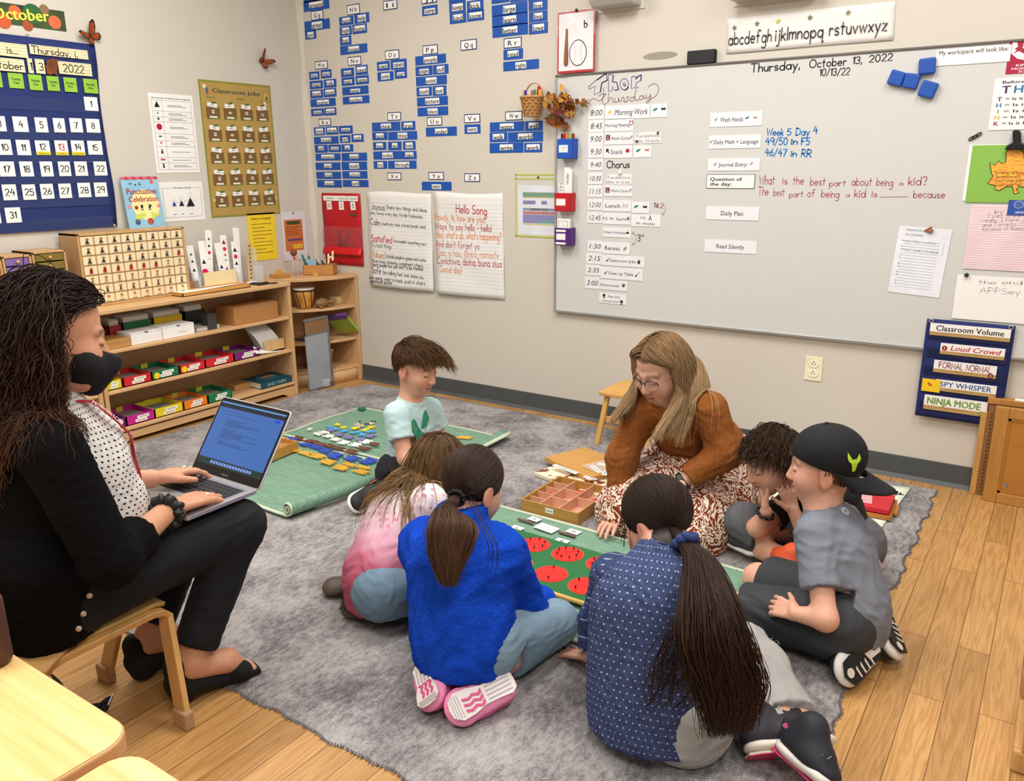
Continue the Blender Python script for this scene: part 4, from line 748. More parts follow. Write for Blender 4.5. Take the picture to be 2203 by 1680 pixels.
	for px,ttl,col,lab,orange in(((530,459,597,556),'What is a Paragraph?','#f0cf27','yellow paper about paragraphs on the left wall',0),((603,457,662,556),'','#d9d5da','white paper with an orange panel near the corner',1)):
		o,(a0,b0,a1,b1)=card('paper_notice',lab,'poster',LEFT,px,M(col,.6),lift=.002);W,H=a1-a0,b1-b0;f=LEFT.at(a0,b0);q=MB()
		if not orange:
			put(q,f,ttl,W*.5,H*.88,.012,W*.72,.0042,.02)
			for i in range(9):q.box((W*.14,H*(.76-.075*i),.004),(W*(.86-.25*(i%3==1)),H*(.76-.075*i)+.003,.0043),f)
			q.build('print',M('#4d4520',.6),o)
		else:
			p=MB().box((W*.1,H*.2,.004),(W*.85,H*.84,.0044),f).build('orange_panel',M('#c96f38',.6),o);q.box((W*.2,H*.74,.0045),(W*.75,H*.81,.0047),f,lin('#3f4a30'))
			for i in range(5):q.box((W*.16,H*(.68-.04*i),.0045),(W*(.8-.15*(i%2)),H*(.68-.04*i)+.003,.0047),f,lin('#4b2818'))
			q.box((W*.2,H*.4,.0045),(W*.8,H*.45,.0047),f,lin('#6a4a70'));q.box((W*.4,H*.24,.0045),(W*.8,H*.33,.0047),f,lin('#e0b23a'));q.build('print',ATT,p)
		MB().ball(f.p(W*.5,H*.97,.006),.005,8).build('push_pin',M('#1a1a22',.4),o,smooth=True)
posters()
# ================= whiteboard wall: papers
def wallpapers():
	t=thing('counting_chart','red hanging counting pocket chart near the corner','chart',WALL.p(.35,1.0));red=M('#b8121d',.5,vary=.1)
	a0,b1=WALL.px(693,415);a1=WALL.px(780,500)[0];b0=WALL.px(700,566)[1];W,H=a1-a0,b1-b0;f=WALL.at(a0,b0)
	m=MB();m.grid(lambda u,v:f.p(W*u,H*v,.004+.003*math.sin(6*v+2*u)**2),8,16);m.build('cloth',red,t,smooth=True,solid=.003)
	h_=MB().box((W*.05,H*.895,.0085),(W*.95,H*.965,.0095),f).build('header_strip',WHITE,t);q=MB();[put(q,f,w,W*x,H*.93,.008,W*.2,.01,.02)for w,x in(('hundreds',.22),('tens',.55),('ones',.83))];q.box((W*.68,H*.895,.0096),(W*.69,H*.965,.0098),f);q.build('print',M('#4a3a3c'),h_)
	for w,x,d in(('0',.2,.02),('2',.52,.0),('5',.82,.03)):
		g=f.at(W*x,H*.83,d*2);o=tag(MB().box((-.022,-.026,.009),(.022,.026,.0102),g).build('digit_card',WHITE),"small white card with digit %s in the red chart"%w,'number card','digit cards in the red chart');put(q:=MB(),g,w,0,0,.024,None,.0105,font='h',wt=.1);q.build('digit',INK,o)
	m=MB();m.grid(lambda u,v:f.p(W*(-.02+1.04*u),H*(.24+.3*v),.012+.012*math.sin(PI*v)*(.6+.4*math.sin(5*u))),10,6);m.build('clear_pocket',M('#c8606a',.1,alpha=.35,vary=0),t,smooth=True)
	m=MB();m.grid(lambda u,v:f.p(W*(-.0+u),H*(.15+.1*v),.014+.016*(1-v)),8,4);m.build('flap',M('#cf1420',.4),t,smooth=True,solid=.003)
	for x,lab,c,d in((.42,'dark bundle of sticks in the red chart pocket','#31303d',.15),(.6,'green bundle of sticks in the red chart pocket','#46512a',-.4)):g=f.at(W*x,H*.38,d);m=MB();[m.tube([g.p(k*.008,-.05,.012+.002*(k%2)),g.p(k*.006,.05,.012)],.004,5)for k in(-1,0,1)];tag(m.build('stick_bundle',M(c,.6)),lab,'sticks','stick bundles in the red chart')
	g=f.at(W*.82,H*.715);tag(MB().box((-.03,-.008,.009),(.03,.008,.014),g).build('brown_stick',M('#6b3f22')),'brown stick in the upper slot of the red chart','stick')
	def flip(px,label,curl,lines,wob):
		a0,b1=WALL.px(*px[:2]);a1,b0=WALL.px(*px[2:]);W,H=a1-a0,b1-b0;f=WALL.at(a0,b0);dep=lambda u,v:.003+.012*(1-v)**2*(1+.5*math.sin(3*u+wob))+.002*math.sin(14*v+4*u)
		m=MB();m.grid(lambda u,v:f.p(W*u+curl*.02*(1-v),H*v-.0+.006*math.sin(5*u+wob)*(v>.98),dep(u,v)),12,20);o=m.build('flip_chart_paper',M('#e6e4e0',.7,vary=.02),smooth=True,solid=.0012);tag(o,label,'paper')
		q=MB()
		for i in range(24):
			v=.06+.036*i;q.grid(lambda u,w,v=v:f.p(W*u*.99+curl*.02*(1-v),H*(v)+.0009*w,dep(u,v)+.0012),12,1)
		q.build('ruled_lines',M('#bcc5cc',.7),o)
		cols={}
		for c,text,x0,y0,x1,y1,h,wt in lines:
			mb=cols.setdefault(c,MB());k0=len(mb.v);inkline(mb,WALL,text,x0,y0,x1,y1,h,wt=wt,lift=0)
			for i in range(k0,len(mb.v)):
				x,y,z=mb.v[i];u,v=(x-a0)/W,(z-b0)/H;mb.v[i]=(x,-(dep(u,v)+.0016),z)
		for c,mb in cols.items():mb.build('handwriting',M(c,.6,vary=0),o)
	K='#1b1b22'
	flip((789,413,934,627),"flip chart paper of class values starting 'Joyous'",.4,[('#2a2f66','Joyous',800,443,829,446,13,.08),(K,'Share new things and ideas,',832,445,921,452,8,.08),(K,'play, recess every day, Wordle Wednesday',798,457,911,466,6.5,.08),('#33305e','Calm',797,476,819,479,13,.08),(K,'Meditate, take a brain break, read',822,481,917,488,6.5,.09),('#c02436','Satisfied',801,512,846,516,14,.09),(K,'Accomplish something new',849,517,918,525,7,.09),(K,'Try hard things',800,526,845,530,8,.07),('#d8792c','Valued',801,545,830,549,14,.08),(K,'Include people in games and works',833,550,919,559,7,.09),(K,'Whole body, listening, compliment others',801,560,913,571,7,.09),(K,'treat people how you want to be treated',803,568,913,578,7,.11),('#333338','Safe',803,579,823,582,13,.08),(K,'Use walking feet, look where you',826,584,914,596,8,.09),(K,'are going, wear a mask, push in chairs',798,595,918,609,7.5,.09),(K,'personal space',800,603,848,607,8,.09)],0)
	R_,O_='#b5222e','#df7b33'
	flip((934,414,1084,644),"flip chart paper of the Hello Song in red and orange",.5,[(R_,'Hello Song',982,448,1049,453,18,.08),(O_,'Howdy, hi, how are you?',936,466,1048,471,15,.08),(R_,'Ways to say hello - hello!',937,485,1059,491,14,.08),(O_,"Hey, what's up, what's happening?",941,503,1080,510,15,.08),(R_,"And don't forget yo",940,523,1033,529,14,.07),(O_,'Ciao, ni hao, jambo, namaste',941,542,1075,548,14,.06),(R_,'Conichiwa, aloha, buna ziua',942,559,1081,567,15,.07),(O_,'Good day!',949,577,996,581,14,.08)],1.5)
	t=thing('document_pocket','clear document pocket with lime border left of the whiteboard','pocket',WALL.p(1.6,1.15));a0,b1=WALL.px(1109,374);a1,b0=WALL.px(1200,512);f=WALL.at(a0,b0);W,H=a1-a0,b1-b0;lime=M('#c3cf3a',.4)
	m=MB();e=.006
	for q in(((0,0,.001),(e,H,.004)),((W-e,0,.001),(W,H,.004)),((0,0,.001),(W,e,.004)),((0,H-e,.001),(W,H,.004)),((0,H*.92,.001),(W,H*.935,.004))):m.box(*q,f)
	m.build('border',lime,t);p=MB().box((W*.06,H*.03,.0012),(W*.95,H*.82,.002),f).build('schedule_sheet',M('#dcdde6',.6),t);q=MB()
	for x0,x1,y0,y1,c in((.18,.93,.64,.71,'#2f7d4c'),(.18,.93,.62,.64,'#b8a63a'),(.18,.48,.52,.58,'#5b4fa0'),(.62,.75,.52,.58,'#5b4fa0'),(.18,.93,.42,.46,'#4d6f9c'),(.36,.6,.42,.46,'#2f8060'),(.18,.93,.36,.41,'#b03a4c'),(.18,.93,.27,.355,'#5f5da8'),(.6,.93,.22,.27,'#3a8a86'),(.18,.6,.22,.27,'#5f5da8'),(.18,.93,.19,.215,'#c9bb5a'),(.62,.78,.4,.5,'#dfe3ea')):q.box((W*x0,H*y0,.0021),(W*x1,H*y1,.0023),f,lin(c))
	q.build('timetable',ATT,p);MB().box((e,e,.003),(W-e,H-e,.0034),f).build('clear_sleeve',M('#eef4f2',.06,alpha=.1,vary=0),t);MB().ball(f.p(W*.55,H*.945,.006),.006,8).build('push_pin',M('#222222',.4),t,smooth=True)
	a0,b1=WALL.px(1205,29);a1,b0=WALL.px(1283,154);f=WALL.at(a0,b0);W,H=a1-a0,b1-b0;t=thing('letter_poster','red bordered letter b card with bat and baseball above the whiteboard','poster',WALL.p((a0+a1)/2,b0));f.o=f.o+V(0,-.021,0);MB().box((0,0,0),(W,H,.002),f).build('red_border',M('#b5303a',.4),t);MB().box((.008,.012,.002),(W-.008,H-.01,.0025),f).build('white_card',M('#e8e4e4',.25),t)
	q=MB();put(q,f,'b',W*.76,H*.77,.038,None,.003,.02);q.build('letter',INK,t);m=MB();m.tube([f.p(W*.24,H*.13,.005),f.p(W*.245,H*.16,.005),f.p(W*.25,H*.35,.005),f.p(W*.255,H*.55,.005),f.p(W*.26,H*.72,.005)],[.009,.012,.011,.007,.005],8);m.build('bat_picture',wood('#8a5536','z'),t)
	m=MB();m.disc(f,W*.56,H*.32,W*.235,W*.29,.003,.0034,30,lin('#2b2c3a'));m.disc(f,W*.56,H*.32,W*.215,W*.27,.0034,.0038,30,lin('#e6e2e6'))
	for s in(-1,1):
		arc=[(W*.56+s*W*(.2-.13*math.cos(k)),H*.32+W*.24*math.sin(k))for k in np.linspace(-1,1,9)];[m.disc(f,x,y,.0016,.003,.0038,.0042,6,lin('#c3364a'))for x,y in arc]
	m.build('baseball_picture',ATT,t)
	m=MB();m.grid(lambda u,v:f.p(W*(-.02+1.04*u),H*(.6+.42*v),.005+.003*math.sin(11*u+7*v)),12,8);m.build('clear_sleeve',M('#f4f6f6',.05,alpha=.14,vary=0),t,smooth=True);m=MB();m.ball(f.p(W*.52,H*1.0,.008),.008,8);m.build('clip',M('#222222',.4),t)
	a0,b1=WALL.px(1566,41);a1,b0=WALL.px(1920,86);f=WALL.at(a0,b0);W,H=a1-a0,b1-b0;m=MB();m.grid(lambda u,v:f.p(W*u+.006*(.5-v),H*v,.002+.003*(1-v)**2*(1+.4*math.sin(8*u))),24,6);o=tag(m.build('alphabet_strip',M('#e5e1db',.6),smooth=True,solid=.0012),'long white paper strip of the lowercase alphabet above the whiteboard','strip')
	q=MB();put(q,f,'abcdefgh',W*.155,H*.42,.052,W*.28,.009,font='h',wt=.075);put(q,f,'ijklmnopq',W*.465,H*.42,.052,W*.3,.009,font='h',wt=.075);put(q,f,'rstuvwxyz',W*.805,H*.43,.052,W*.33,.009,font='h',wt=.075);q.build('lettering',INK,o);q=MB()
	for x,y,c in((.05,.73,'#77715c'),(.195,.78,'#77715c'),(.325,.8,'#d8d34a'),(.52,.8,'#77715c'),(.74,.83,'#8a836a')):q.poly([((.011 if k%2==0 else .0045)*math.sin(k*PI/5)+W*x,(.011 if k%2==0 else .0045)*math.cos(k*PI/5)+H*y)for k in range(10)][::-1],f,.006,.01,lin(c))
	q.build('star_stickers',ATT,o)
	a0,b1=WALL.px(1478,113,.03);a1,b0=WALL.px(1537,138,.03);t=thing('board_eraser','black felt eraser standing on the whiteboard top edge','eraser',WALL.p((a0+a1)/2,b0));zt=WB1;MB().box((a0,zt+.0005,.002),(a1,zt+b1-b0,.028),WALL).build('felt',M('#1c1c1e',.95,bump=.5),t,bevel=.006);MB().box((a0+.002,zt+.0005,.0281),(a1-.002,zt+b1-b0-.002,.034),WALL).build('grip',M('#232325',.7),t,bevel=.004)
	tag(MB().disc(WALL,*WALL.px(1420,120),.09,.018,h0=.0002,h1=.0003,n=30).build('smudge',M('#a79f94',.8,alpha=.35,vary=.2)),'faint grey eraser smudge on the wall beside the black eraser','smudge')
WB0x,WB1=WALL.px(1196,162,.018);WB0=WALL.px(1195,670,.018)[1]
wallpapers()
# ================= the whiteboard, what is written on it and what hangs on it
BD=Fr((0,-.0205,0),(1,0,0),(0,0,1))
def board():
	t=thing('whiteboard','wide white dry erase board with writing on the wall','whiteboard',(3.2,0,(WB0+WB1)/2));x0,x1=WB0x,5.2
	s=MB().box((x0+.008,-.02,WB0+.008),(x1-.008,-.002,WB1-.008)).build('board_surface',M('#cdcdc8',.24,spec=.35,vary=.01),t)
	al=M('#b9bab9',.35,metal=.7);m=MB();m.box((x0,-.026,WB0),(x0+.012,-.001,WB1));m.box((x1-.012,-.026,WB0),(x1,-.001,WB1));m.box((x0,-.028,WB0),(x1,-.001,WB0+.012));m.build('frame',al,t,bevel=.002)
	MB().box((x0,-.026,WB1-.01),(x1,-.001,WB1)).build('top_rail',M('#6f6a66',.4,metal=.5),t,bevel=.002)
	q=MB();put(q,BD,'APPLETREE BOARDS',*BD.px(1213,168),.005,.055,.0003);q.build('maker_print',M('#5c5b5a',.6),s)
	def write(col,lines,nm='marker_writing',wt=.085):
		q=MB()
		for l in lines:inkline(q,BD,l[0],*l[1:6],wt=l[6]if len(l)>6 else wt,lift=.0004)
		return q
	write('',[('Thursday,',1615,147,1722,138,18),('October',1741,138,1822,131,17),('13,',1834,130,1856,129,15),('2022',1869,127,1921,122,15),('10/13/22',1763,156,1829,153,15)],wt=.1).build('black_marker',M('#15151a',.4,vary=0),s)
	write('',[('Chorus',1305,354,1355,353,15,.1)]).build('black_marker',M('#15151a',.4,vary=0),s)
	write('',[('Week',1649,284,1687,284,15,.12),('5',1693,284,1703,284,14,.12),('Day',1712,283,1743,283,15,.12),('4',1749,280,1759,279,16,.12),('49/50',1646,304,1695,304,15,.12),('in',1701,304,1717,304,13,.12),('F5',1723,304,1743,304,15,.12),('46/47',1645,327,1694,329,15,.12),('in',1701,330,1715,330,13,.12),('RR',1724,329,1747,330,16,.12)]).build('blue_marker',M('#1f7cc4',.4,vary=0),s)
	mag=write('',[('What',1633,387,1667,387,19),('is',1683,389,1695,389,14),('the',1706,388,1730,388,17),('best',1743,390,1776,390,17),('part',1784,394,1820,393,13),('about',1832,390,1876,391,17),('being',1886,391,1922,392,16),('a',1934,394,1943,394,9),('kid?',1954,389,1995,389,18),('The',1631,411,1654,411,18),('best',1664,413,1688,413,16),('part',1698,418,1728,417,13),('of',1737,415,1754,415,16),('being',1767,416,1806,417,16),('a',1820,419,1828,419,9),('kid',1838,416,1863,416,17),('is',1875,417,1888,417,14),('because',1965,417,2034,418,16)],wt=.075)
	mag.tube([BD.p(*BD.px(1893,424),.0004),BD.p(*BD.px(1953,423),.0004)],.0009,4);mag.build('pink_marker',M('#b04a66',.4,vary=0),s)
	r=write('',[('1&2',1406,441,1428,443,10,.07),('3',1371,512,1378,512,14),('rd',1378,506,1385,506,7)],wt=.1)
	for P in([(1431,443),(1432,451),(1429,458),(1425,462)],[(1424,456),(1425,462),(1430,461)],[(1360,501),(1368,504),(1369,513),(1366,522),(1361,527)],[(1364,498),(1360,501),(1364,506)],[(1361,521),(1360,527),(1365,525)]):r.tube([BD.p(*BD.px(*p),.0004)for p in P],.0007,4)
	r.build('dark_red_marker',M('#7d2f3c',.4,vary=0),s)
	O={'T':[(1266,187),(1283,172),(1304,157),(1306,172),(1294,178),(1291,198),(1278,204),(1281,185),(1267,192),(1266,187)],'h':[(1309,160),(1319,161),(1317,176),(1326,176),(1330,192),(1322,194),(1318,186),(1316,195),(1309,196),(1309,160)],'r':[(1359,165),(1367,164),(1367,170),(1372,164),(1379,160),(1378,173),(1370,177),(1366,189),(1358,190),(1359,165)]}
	oc=lambda cx,cy,rx,ry:[(cx+rx*math.cos(a),cy+ry*math.sin(a))for a in np.linspace(0,2*PI,17)]
	pu,dk=MB(),MB()
	for P in list(O.values())+[oc(1343,181,9,12),oc(1343,181,2.6,3)]:
		pu.tube([BD.p(*BD.px(*p),.0004)for p in P],.0016,4);dk.tube([BD.p(*BD.px(p[0]+1.2,p[1]+.8),.0006)for p in P[1:6]],.0016,4)
	pu.build('purple_marker',M('#5c3f94',.4,vary=0),s);dk.build('navy_marker',M('#2f2c5a',.4,vary=0),s)
	sp=[[(1267,225),(1270,216),(1278,212),(1288,217),(1296,212),(1302,204),(1305,202)],[(1299,188),(1298,205),(1296,219),(1301,225),(1306,220)],[(1288,207),(1296,202),(1305,203)],[(1310,198),(1308,220),(1313,211),(1318,211),(1318,219),(1323,219)],[(1323,211),(1323,219),(1329,219),(1331,210),(1332,218),(1336,217)],[(1336,218),(1339,209),(1343,212),(1342,219),(1347,217)],[(1353,208),(1348,209),(1352,214),(1348,219),(1343,218)],[(1364,209),(1357,210),(1356,217),(1362,217),(1366,205)],[(1374,189),(1370,188),(1366,204),(1368,216),(1374,214)],[(1384,206),(1377,207),(1376,214),(1382,213),(1385,206),(1386,212),(1390,211)],[(1391,203),(1391,210),(1397,209),(1400,202),(1398,216),(1393,222),(1391,218),(1399,213),(1410,207),(1417,194),(1414,183),(1406,180),(1397,185),(1395,188)]]
	m=MB()
	for P in sp:
		Q=[]
		for i in range(len(P)-1):
			p0,p1,p2,p3=[np.array(P[max(0,min(len(P)-1,i+k))],float)for k in(-1,0,1,2)]
			for u in(0,.25,.5,.75):Q.append(.5*(2*p1+(p2-p0)*u+(2*p0-5*p1+4*p2-p3)*u*u+(3*p1-p0-3*p2+p3)*u**3))
		Q.append(np.array(P[-1],float));m.tube([BD.p(*BD.px(*p),.0004)for p in Q],.0014,4)
	m.build('rose_marker',M('#8f4a68',.4,vary=0),s)
board()
EM=attrmat('printed_colours',.5,.3)
def pic(q,f,kind,x,y,s,L):
	"""tiny printed picture on a card"""
	D=lambda dx,dy,rx,ry,c,k=0:q.disc(f,x+dx*s,y+dy*s,rx*s,ry*s,L+.0002*k,L+.0002*k+.0003,14,lin(c))
	P=lambda pts,c,k=0:q.poly([(x+a*s,y+b*s)for a,b in pts],f,L+.0002*k,L+.0002*k+.0003,lin(c))
	if kind=='sun':
		P([((1 if i%2 else .6)*math.cos(i*PI/8),(1 if i%2 else .6)*math.sin(i*PI/8))for i in range(16)],'#e3b53c');D(.3,-.5,.7,.4,'#e9e9e9',1);D(0,0,.5,.5,'#edc550',1)if 0 else None
	elif kind=='soap':P([(-1,-.3),(-.7,-.6),(.6,-.1),(1,.4),(.8,.7),(-.6,.4)],'#1f6b58');D(.1,.15,.6,.3,'#2f8a70',1)
	elif kind in('hands','hands2'):
		c='#17171a'if kind=='hands'else '#c88d70'
		D(-.5,0,.45,.42,c);D(.5,0,.45,.42,c);P([(-1.1,.7),(-.8,.1),(-.5,.5)][::-1],c);P([(1.1,.7),(.8,.1),(.5,.5)],c);P([(-.2,.7),(-.3,0),(0,-.2),(.3,0),(.2,.7),(0,.2)],c)
	elif kind=='clock':D(0,0,.9,.9,'#8a3540');D(0,0,.6,.6,'#eee8e8',1);D(-.7,.8,.3,.2,'#8a3540');D(.7,.8,.3,.2,'#8a3540')
	elif kind=='work':P([(-1,-1.1),(1,-1.1),(1,1.1),(-1,1.1)],'#5a1f25');P([(-.6,.3),(.6,.5),(.6,.8),(-.6,.6)],'#d9b9a8',1);D(-.3,-.4,.35,.3,'#d6c5bb',1);D(.4,-.5,.3,.3,'#c8a095',1)
	elif kind=='pen':P([(-.6,-.9),(.7,.2),(.9,.9),(.1,.9),(-.9,-.2)],'#b7aaa5');P([(-.6,-.9),(.7,.2),(.9,.5),(-.4,-.6)],'#6d4a44',1)
	elif kind=='grape':[D(.3*(i%3-1)-.2,.5-.4*(i//3),.35,.35,'#43161f',i%2)for i in range(7)];P([(.2,-.9),(1,-.9),(.6,-.1)],'#3a1219')
	elif kind=='apple':D(-.3,-.1,.6,.75,'#a51f2c');D(.3,-.1,.6,.75,'#b3202e',1);P([(0,.6),(.15,.6),(.4,1.1),(.25,1.1)],'#5a3b22',1)
	elif kind=='plate':D(0,0,.6,.75,'#b9bbc0');D(0,0,.38,.5,'#cdd0d4',1);P([(-1.1,-.8),(-.95,-.8),(-.95,.9),(-1.1,.9)],'#3a3b40');P([(.95,-.8),(1.1,-.8),(1.1,.9),(.95,.9)],'#3a3b40')
	elif kind=='ball':D(0,0,.9,.9,'#2a2a2e');D(0,0,.75,.75,'#e7e7e7',1);D(-.1,0,.45,.45,'#17171a',2)
	elif kind=='writer':P([(-1,-.6),(1,-.6),(.8,.1),(0,.2),(-.9,-.1)],'#17171a');P([(-.3,0),(.0,.1),(.5,1),(.3,1)],'#17171a',1)
	elif kind=='rainbow':
		for r,c in((1.0,'#a0503a'),(.8,'#e8c6a0'),(.66,'#1e1c1c')):P([(-.7+1.7*r*math.sin(a)*.8-.0,-.8+r*1.7*math.cos(a))for a in()]or[(1-1.7*r*math.cos(a),-.9+1.8*r*math.sin(a))for a in np.linspace(.05,1.5,8)]+[(1-1.7*(r-.16)*math.cos(a),-.9+1.8*(r-.16)*math.sin(a))for a in np.linspace(1.5,.05,8)],c)
	elif kind=='bucket':P([(-.5,-.9),(.5,-.9),(.7,.3),(-.7,.3)],'#3b2f2d');D(-.2,.5,.35,.4,'#7b8a5c');D(.3,.5,.3,.4,'#8a5a4a',1)
	elif kind=='broom':P([(-.2,-.3),(1.2,1.1),(1.3,1),(0,-.5)][::-1],'#5a4335');P([(-.9,-.9),(-.1,-1),(.1,-.4),(-.3,-.1)],'#3a1c1c')
	elif kind=='wave':D(0,-.1,.65,.6,'#6b3f2c');[P([(-.7+.3*i,.1),(-.45+.3*i,.0),(-.5+.35*i,1.0),(-.7+.35*i,.95)],'#6b3f2c',1)for i in range(4)];P([(.5,-.3),(1.1,.6),(.8,.7),(.3,.1)],'#6b3f2c',1)
	elif kind=='flower':D(0,.2,.75,.75,'#8d5640');D(0,.25,.5,.5,'#17171a',1);P([(-.6,-1),(.6,-1),(.5,-.65),(-.5,-.65)],'#6d4a3a')
	elif kind=='runner':P([(-.7,-1),(-.4,-1),(.1,0),(.6,-1),(.9,-1),(.3,.4),(0,.5)],'#222226');D(.1,.8,.25,.25,'#222226')
	elif kind=='check':P([(-.9,0),(-.6,.1),(-.35,-.4),(.6,1),(.8,1),(-.3,-1)],'#17171a')
def schedule():
	W_=M('#e6e5e8',.35,vary=.02);k=6.2214;g='white schedule cards on the whiteboard'
	tm=[('8:00',536,490,740,658),('8:45',537,672,738,832),('9:00',533,842,732,1008),('9:30',535,1012,728,1178),('9:40',533,1195,727,1345),('10:30',533,1375,725,1532),('11:15',527,1545,722,1705),('12:00',527,1728,722,1882),('12:45',523,1903,720,2055),('1:30',525,2282,717,2440),('2:15',510,2440,712,2605),('2:35',503,2602,697,2758),('3:00',490,2765,682,2937)]
	for w,*s in tm:
		s=zz(s,1180,150,k);o,(a0,b0,a1,b1)=card('time_card','white schedule card with the time %s'%w,'schedule card',BD,s,W_,group=g);put(q:=MB(),BD,w,(a0+a1)/2,(b0+b1)/2,(b1-b0)*.46,(a1-a0)*.74,.0022,0,.22);q.build('time',INK,o)
	cards=[('Morning Work',763,485,1355,645,['sun',.11,.0],.22,.95,1),('',1376,463,1590,632,['soap',.27,.08,'hands',.76,.1],0,0,0),('Morning Meeting',760,664,1138,818,['clock',.92,.12],.02,.86,0),('Work Cycle',755,838,1133,997,['work',.12,.08,'pen',.92,.02],.23,.84,0),('Snack',742,1018,1120,1178,['grape',.15,.08,'apple',.84,.08],.26,.68,0),('',1142,1018,1377,1172,['soap',.27,.08,'hands2',.76,.1],0,0,0),('Work Cycle',750,1545,1122,1695,['work',.12,.06,'pen',.92,.02],.23,.84,0),('Lunch',730,1742,1105,1900,['plate',.8,.02],.1,.62,0),('',1114,1765,1350,1922,['soap',.27,.06,'hands',.76,.04],0,0,0),('P.E. Mr. Squire',727,1915,1098,2075,['ball',.92,.04],.02,.84,0),('P.E. / Mr. Hensley',1110,1932,1500,2105,['runner',.64,.22],.18,.84,2),("Writer's Workshop",730,2105,1103,2250,['writer',.88,.04],.04,.8,0),('Recess',722,2300,1088,2478,['rainbow',.82,.0],.1,.64,0),('Classroom Jobs',717,2470,1285,2650,['check',.14,.02,'bucket',.87,.0],.18,.8,0),('Clean up Table',700,2632,1262,2830,['check',.13,.0,'broom',.86,.02],.18,.78,0),('Dismissal',688,2808,1055,2966,['wave',.86,.04],.04,.7,0),('See you / tomorrow!',682,2980,1045,3150,['flower',.18,.22,'flower',.82,-.26],.1,.7,3)]
	places={'1376':'Morning Work','1142':'Snack','1114':'Lunch'};seen={}
	for w,x0,y0,x1,y1,pics,t0,t1,sty in cards:
		s=zz((x0,y0,x1,y1),1180,150,k);lab="white schedule card reading '%s'"%w.replace(' / ',' ')if w else 'white card of green soap and hands right of %s'%places[str(x0)]
		if w=='Work Cycle':lab+=' beside the time %s'%('9:00'if y0<1000 else '11:15')
		o,(a0,b0,a1,b1)=card('schedule_card',lab,'schedule card',BD,s,W_,group=g);W,H=a1-a0,b1-b0;q=MB();cx=a0+W*(t0+t1)/2;cy=(b0+b1)/2;sl=.25 if sty==1 else 0
		if sty<2 and w:put(q,BD,w,cx,cy,H*(.42 if sty else .36 if len(w)<9 else .26),W*(t1-t0),.0022,.004,sl)
		elif w:
			l1,l2=w.split(' / ');put(q,BD,l1,a0+W*(.42 if sty==2 else .54),cy+H*.22,H*.2,W*(.18 if sty==2 else .42),.0022,.004);put(q,BD,l2,a0+W*(.5 if sty==2 else .42),cy-H*.25,H*.2,W*(.64 if sty==2 else .6),.0022,.004)
		if q.v:q.build('lettering',INK,o)
		q=MB()
		for i in range(0,len(pics),3):pic(q,BD,pics[i],a0+W*pics[i+1],cy+H*pics[i+2],min(.012,H*.22),.0022)
		q.build('picture',EM,o)
	for w,x0,y0,x1,y1,pics in(('Wash Hands',1529,243,1639,270,['check',.12,'soap',.72,'hands2',.87]),('Daily Math + Language',1526,292,1636,318,['check',.05]),('Journal Entry:',1524,341,1634,367,['check',.15,'pen',.84])):
		o,(a0,b0,a1,b1)=card('task_card',"white task card reading '%s' with a check mark"%w.strip(':'),'task card',BD,(x0,y0,x1,y1),W_,group='white task cards in the middle of the whiteboard');W,H=a1-a0,b1-b0;cy=(b0+b1)/2;put(q:=MB(),BD,w,a0+W*{'W':.42,'D':.53,'J':.49}[w[0]],cy,H*.32,W*{'W':.44,'D':.85,'J':.56}[w[0]],.0022,.004);q.build('lettering',INK,o);q=MB()
		for i in range(0,len(pics),2):pic(q,BD,pics[i],a0+W*pics[i+1],cy+.003,.009,.0022)
		q.build('picture',EM,o)
	for w,x0,y0,x1,y1 in(('Daily Plan',1520,443,1632,475),('Read Silently',1517,514,1627,547)):
		o,(a0,b0,a1,b1)=card('task_card',"plain white card reading '%s' low on the whiteboard"%w,'task card',BD,(x0,y0,x1,y1),W_,group='white task cards in the middle of the whiteboard');put(q:=MB(),BD,w,(a0+a1)/2,(b0+b1)/2,(b1-b0)*.34,(a1-a0)*(.42 if w[0]=='D'else .53),.0022,.004);q.build('lettering',INK,o)
	o,(a0,b0,a1,b1)=card('question_card',"white card with black border reading 'Question of the day:'",'card',BD,(1521,375,1623,406),INK);MB().box((a0+.002,b0+.002,.0021),(a1-.002,b1-.002,.0024),BD).build('white_field',WHITE,o);W,H=a1-a0,b1-b0;q=MB();put(q,BD,'Question of',a0+W*.08,b0+H*.67,H*.26,W*.66,.0028,.02,align='l');put(q,BD,'the day:',a0+W*.08,b0+H*.32,H*.26,W*.45,.0028,.02,align='l');q.build('lettering',INK,o)
	for nm,px,l1,l2,lab in(('note',(1365,284,1424,308),'fundations','2nd grade','torn handwritten note beside the 9:00 Work Cycle card'),('note',(1303,373,1360,398),'fundations','1st grade','torn handwritten note under the word Chorus')):
		a0,b1=BD.px(*px[:2]);a1,b0=BD.px(*px[2:]);W,H=a1-a0,b1-b0;pts=[(0,.3),(.06,.85),(.3,.95),(.6,1),(1,.92),(.98,.4),(.99,.04),(.6,0),(.35,.04),(.3,.28)];m=MB();m.poly([(a0+W*x,b0+H*y)for x,y in pts][::-1],BD,.0008,.002);o=tag(m.build('paper_note',M('#e4e2e2',.7)),lab,'note');q=MB();put(q,BD,l1,a0+W*.5,b0+H*.66,H*.24,W*.85,.0024,font='h');put(q,BD,l2,a0+W*.66,b0+H*.25,H*.2,W*.52,.0024,font='h');q.build('pencil_writing',M('#9c9aa0',.6),o)
	def mag(px,py,r,col,lab,gr=None):
		a=BD.px(px,py);m=MB();m.lathe([(r,0),(r,.006),(r*.7,.011),(0,.012)],BD.p(*a,.0021),BD.n,n=20);tag(m.build('round_magnet',M(col,.3),smooth=True),lab,'magnet',gr)
	mag(1335,371,.0105,'#e5e5e3','round white magnet holding the torn note under Chorus');mag(1371,304,.005,'#17171a','small round black magnet on the 9:00 note')
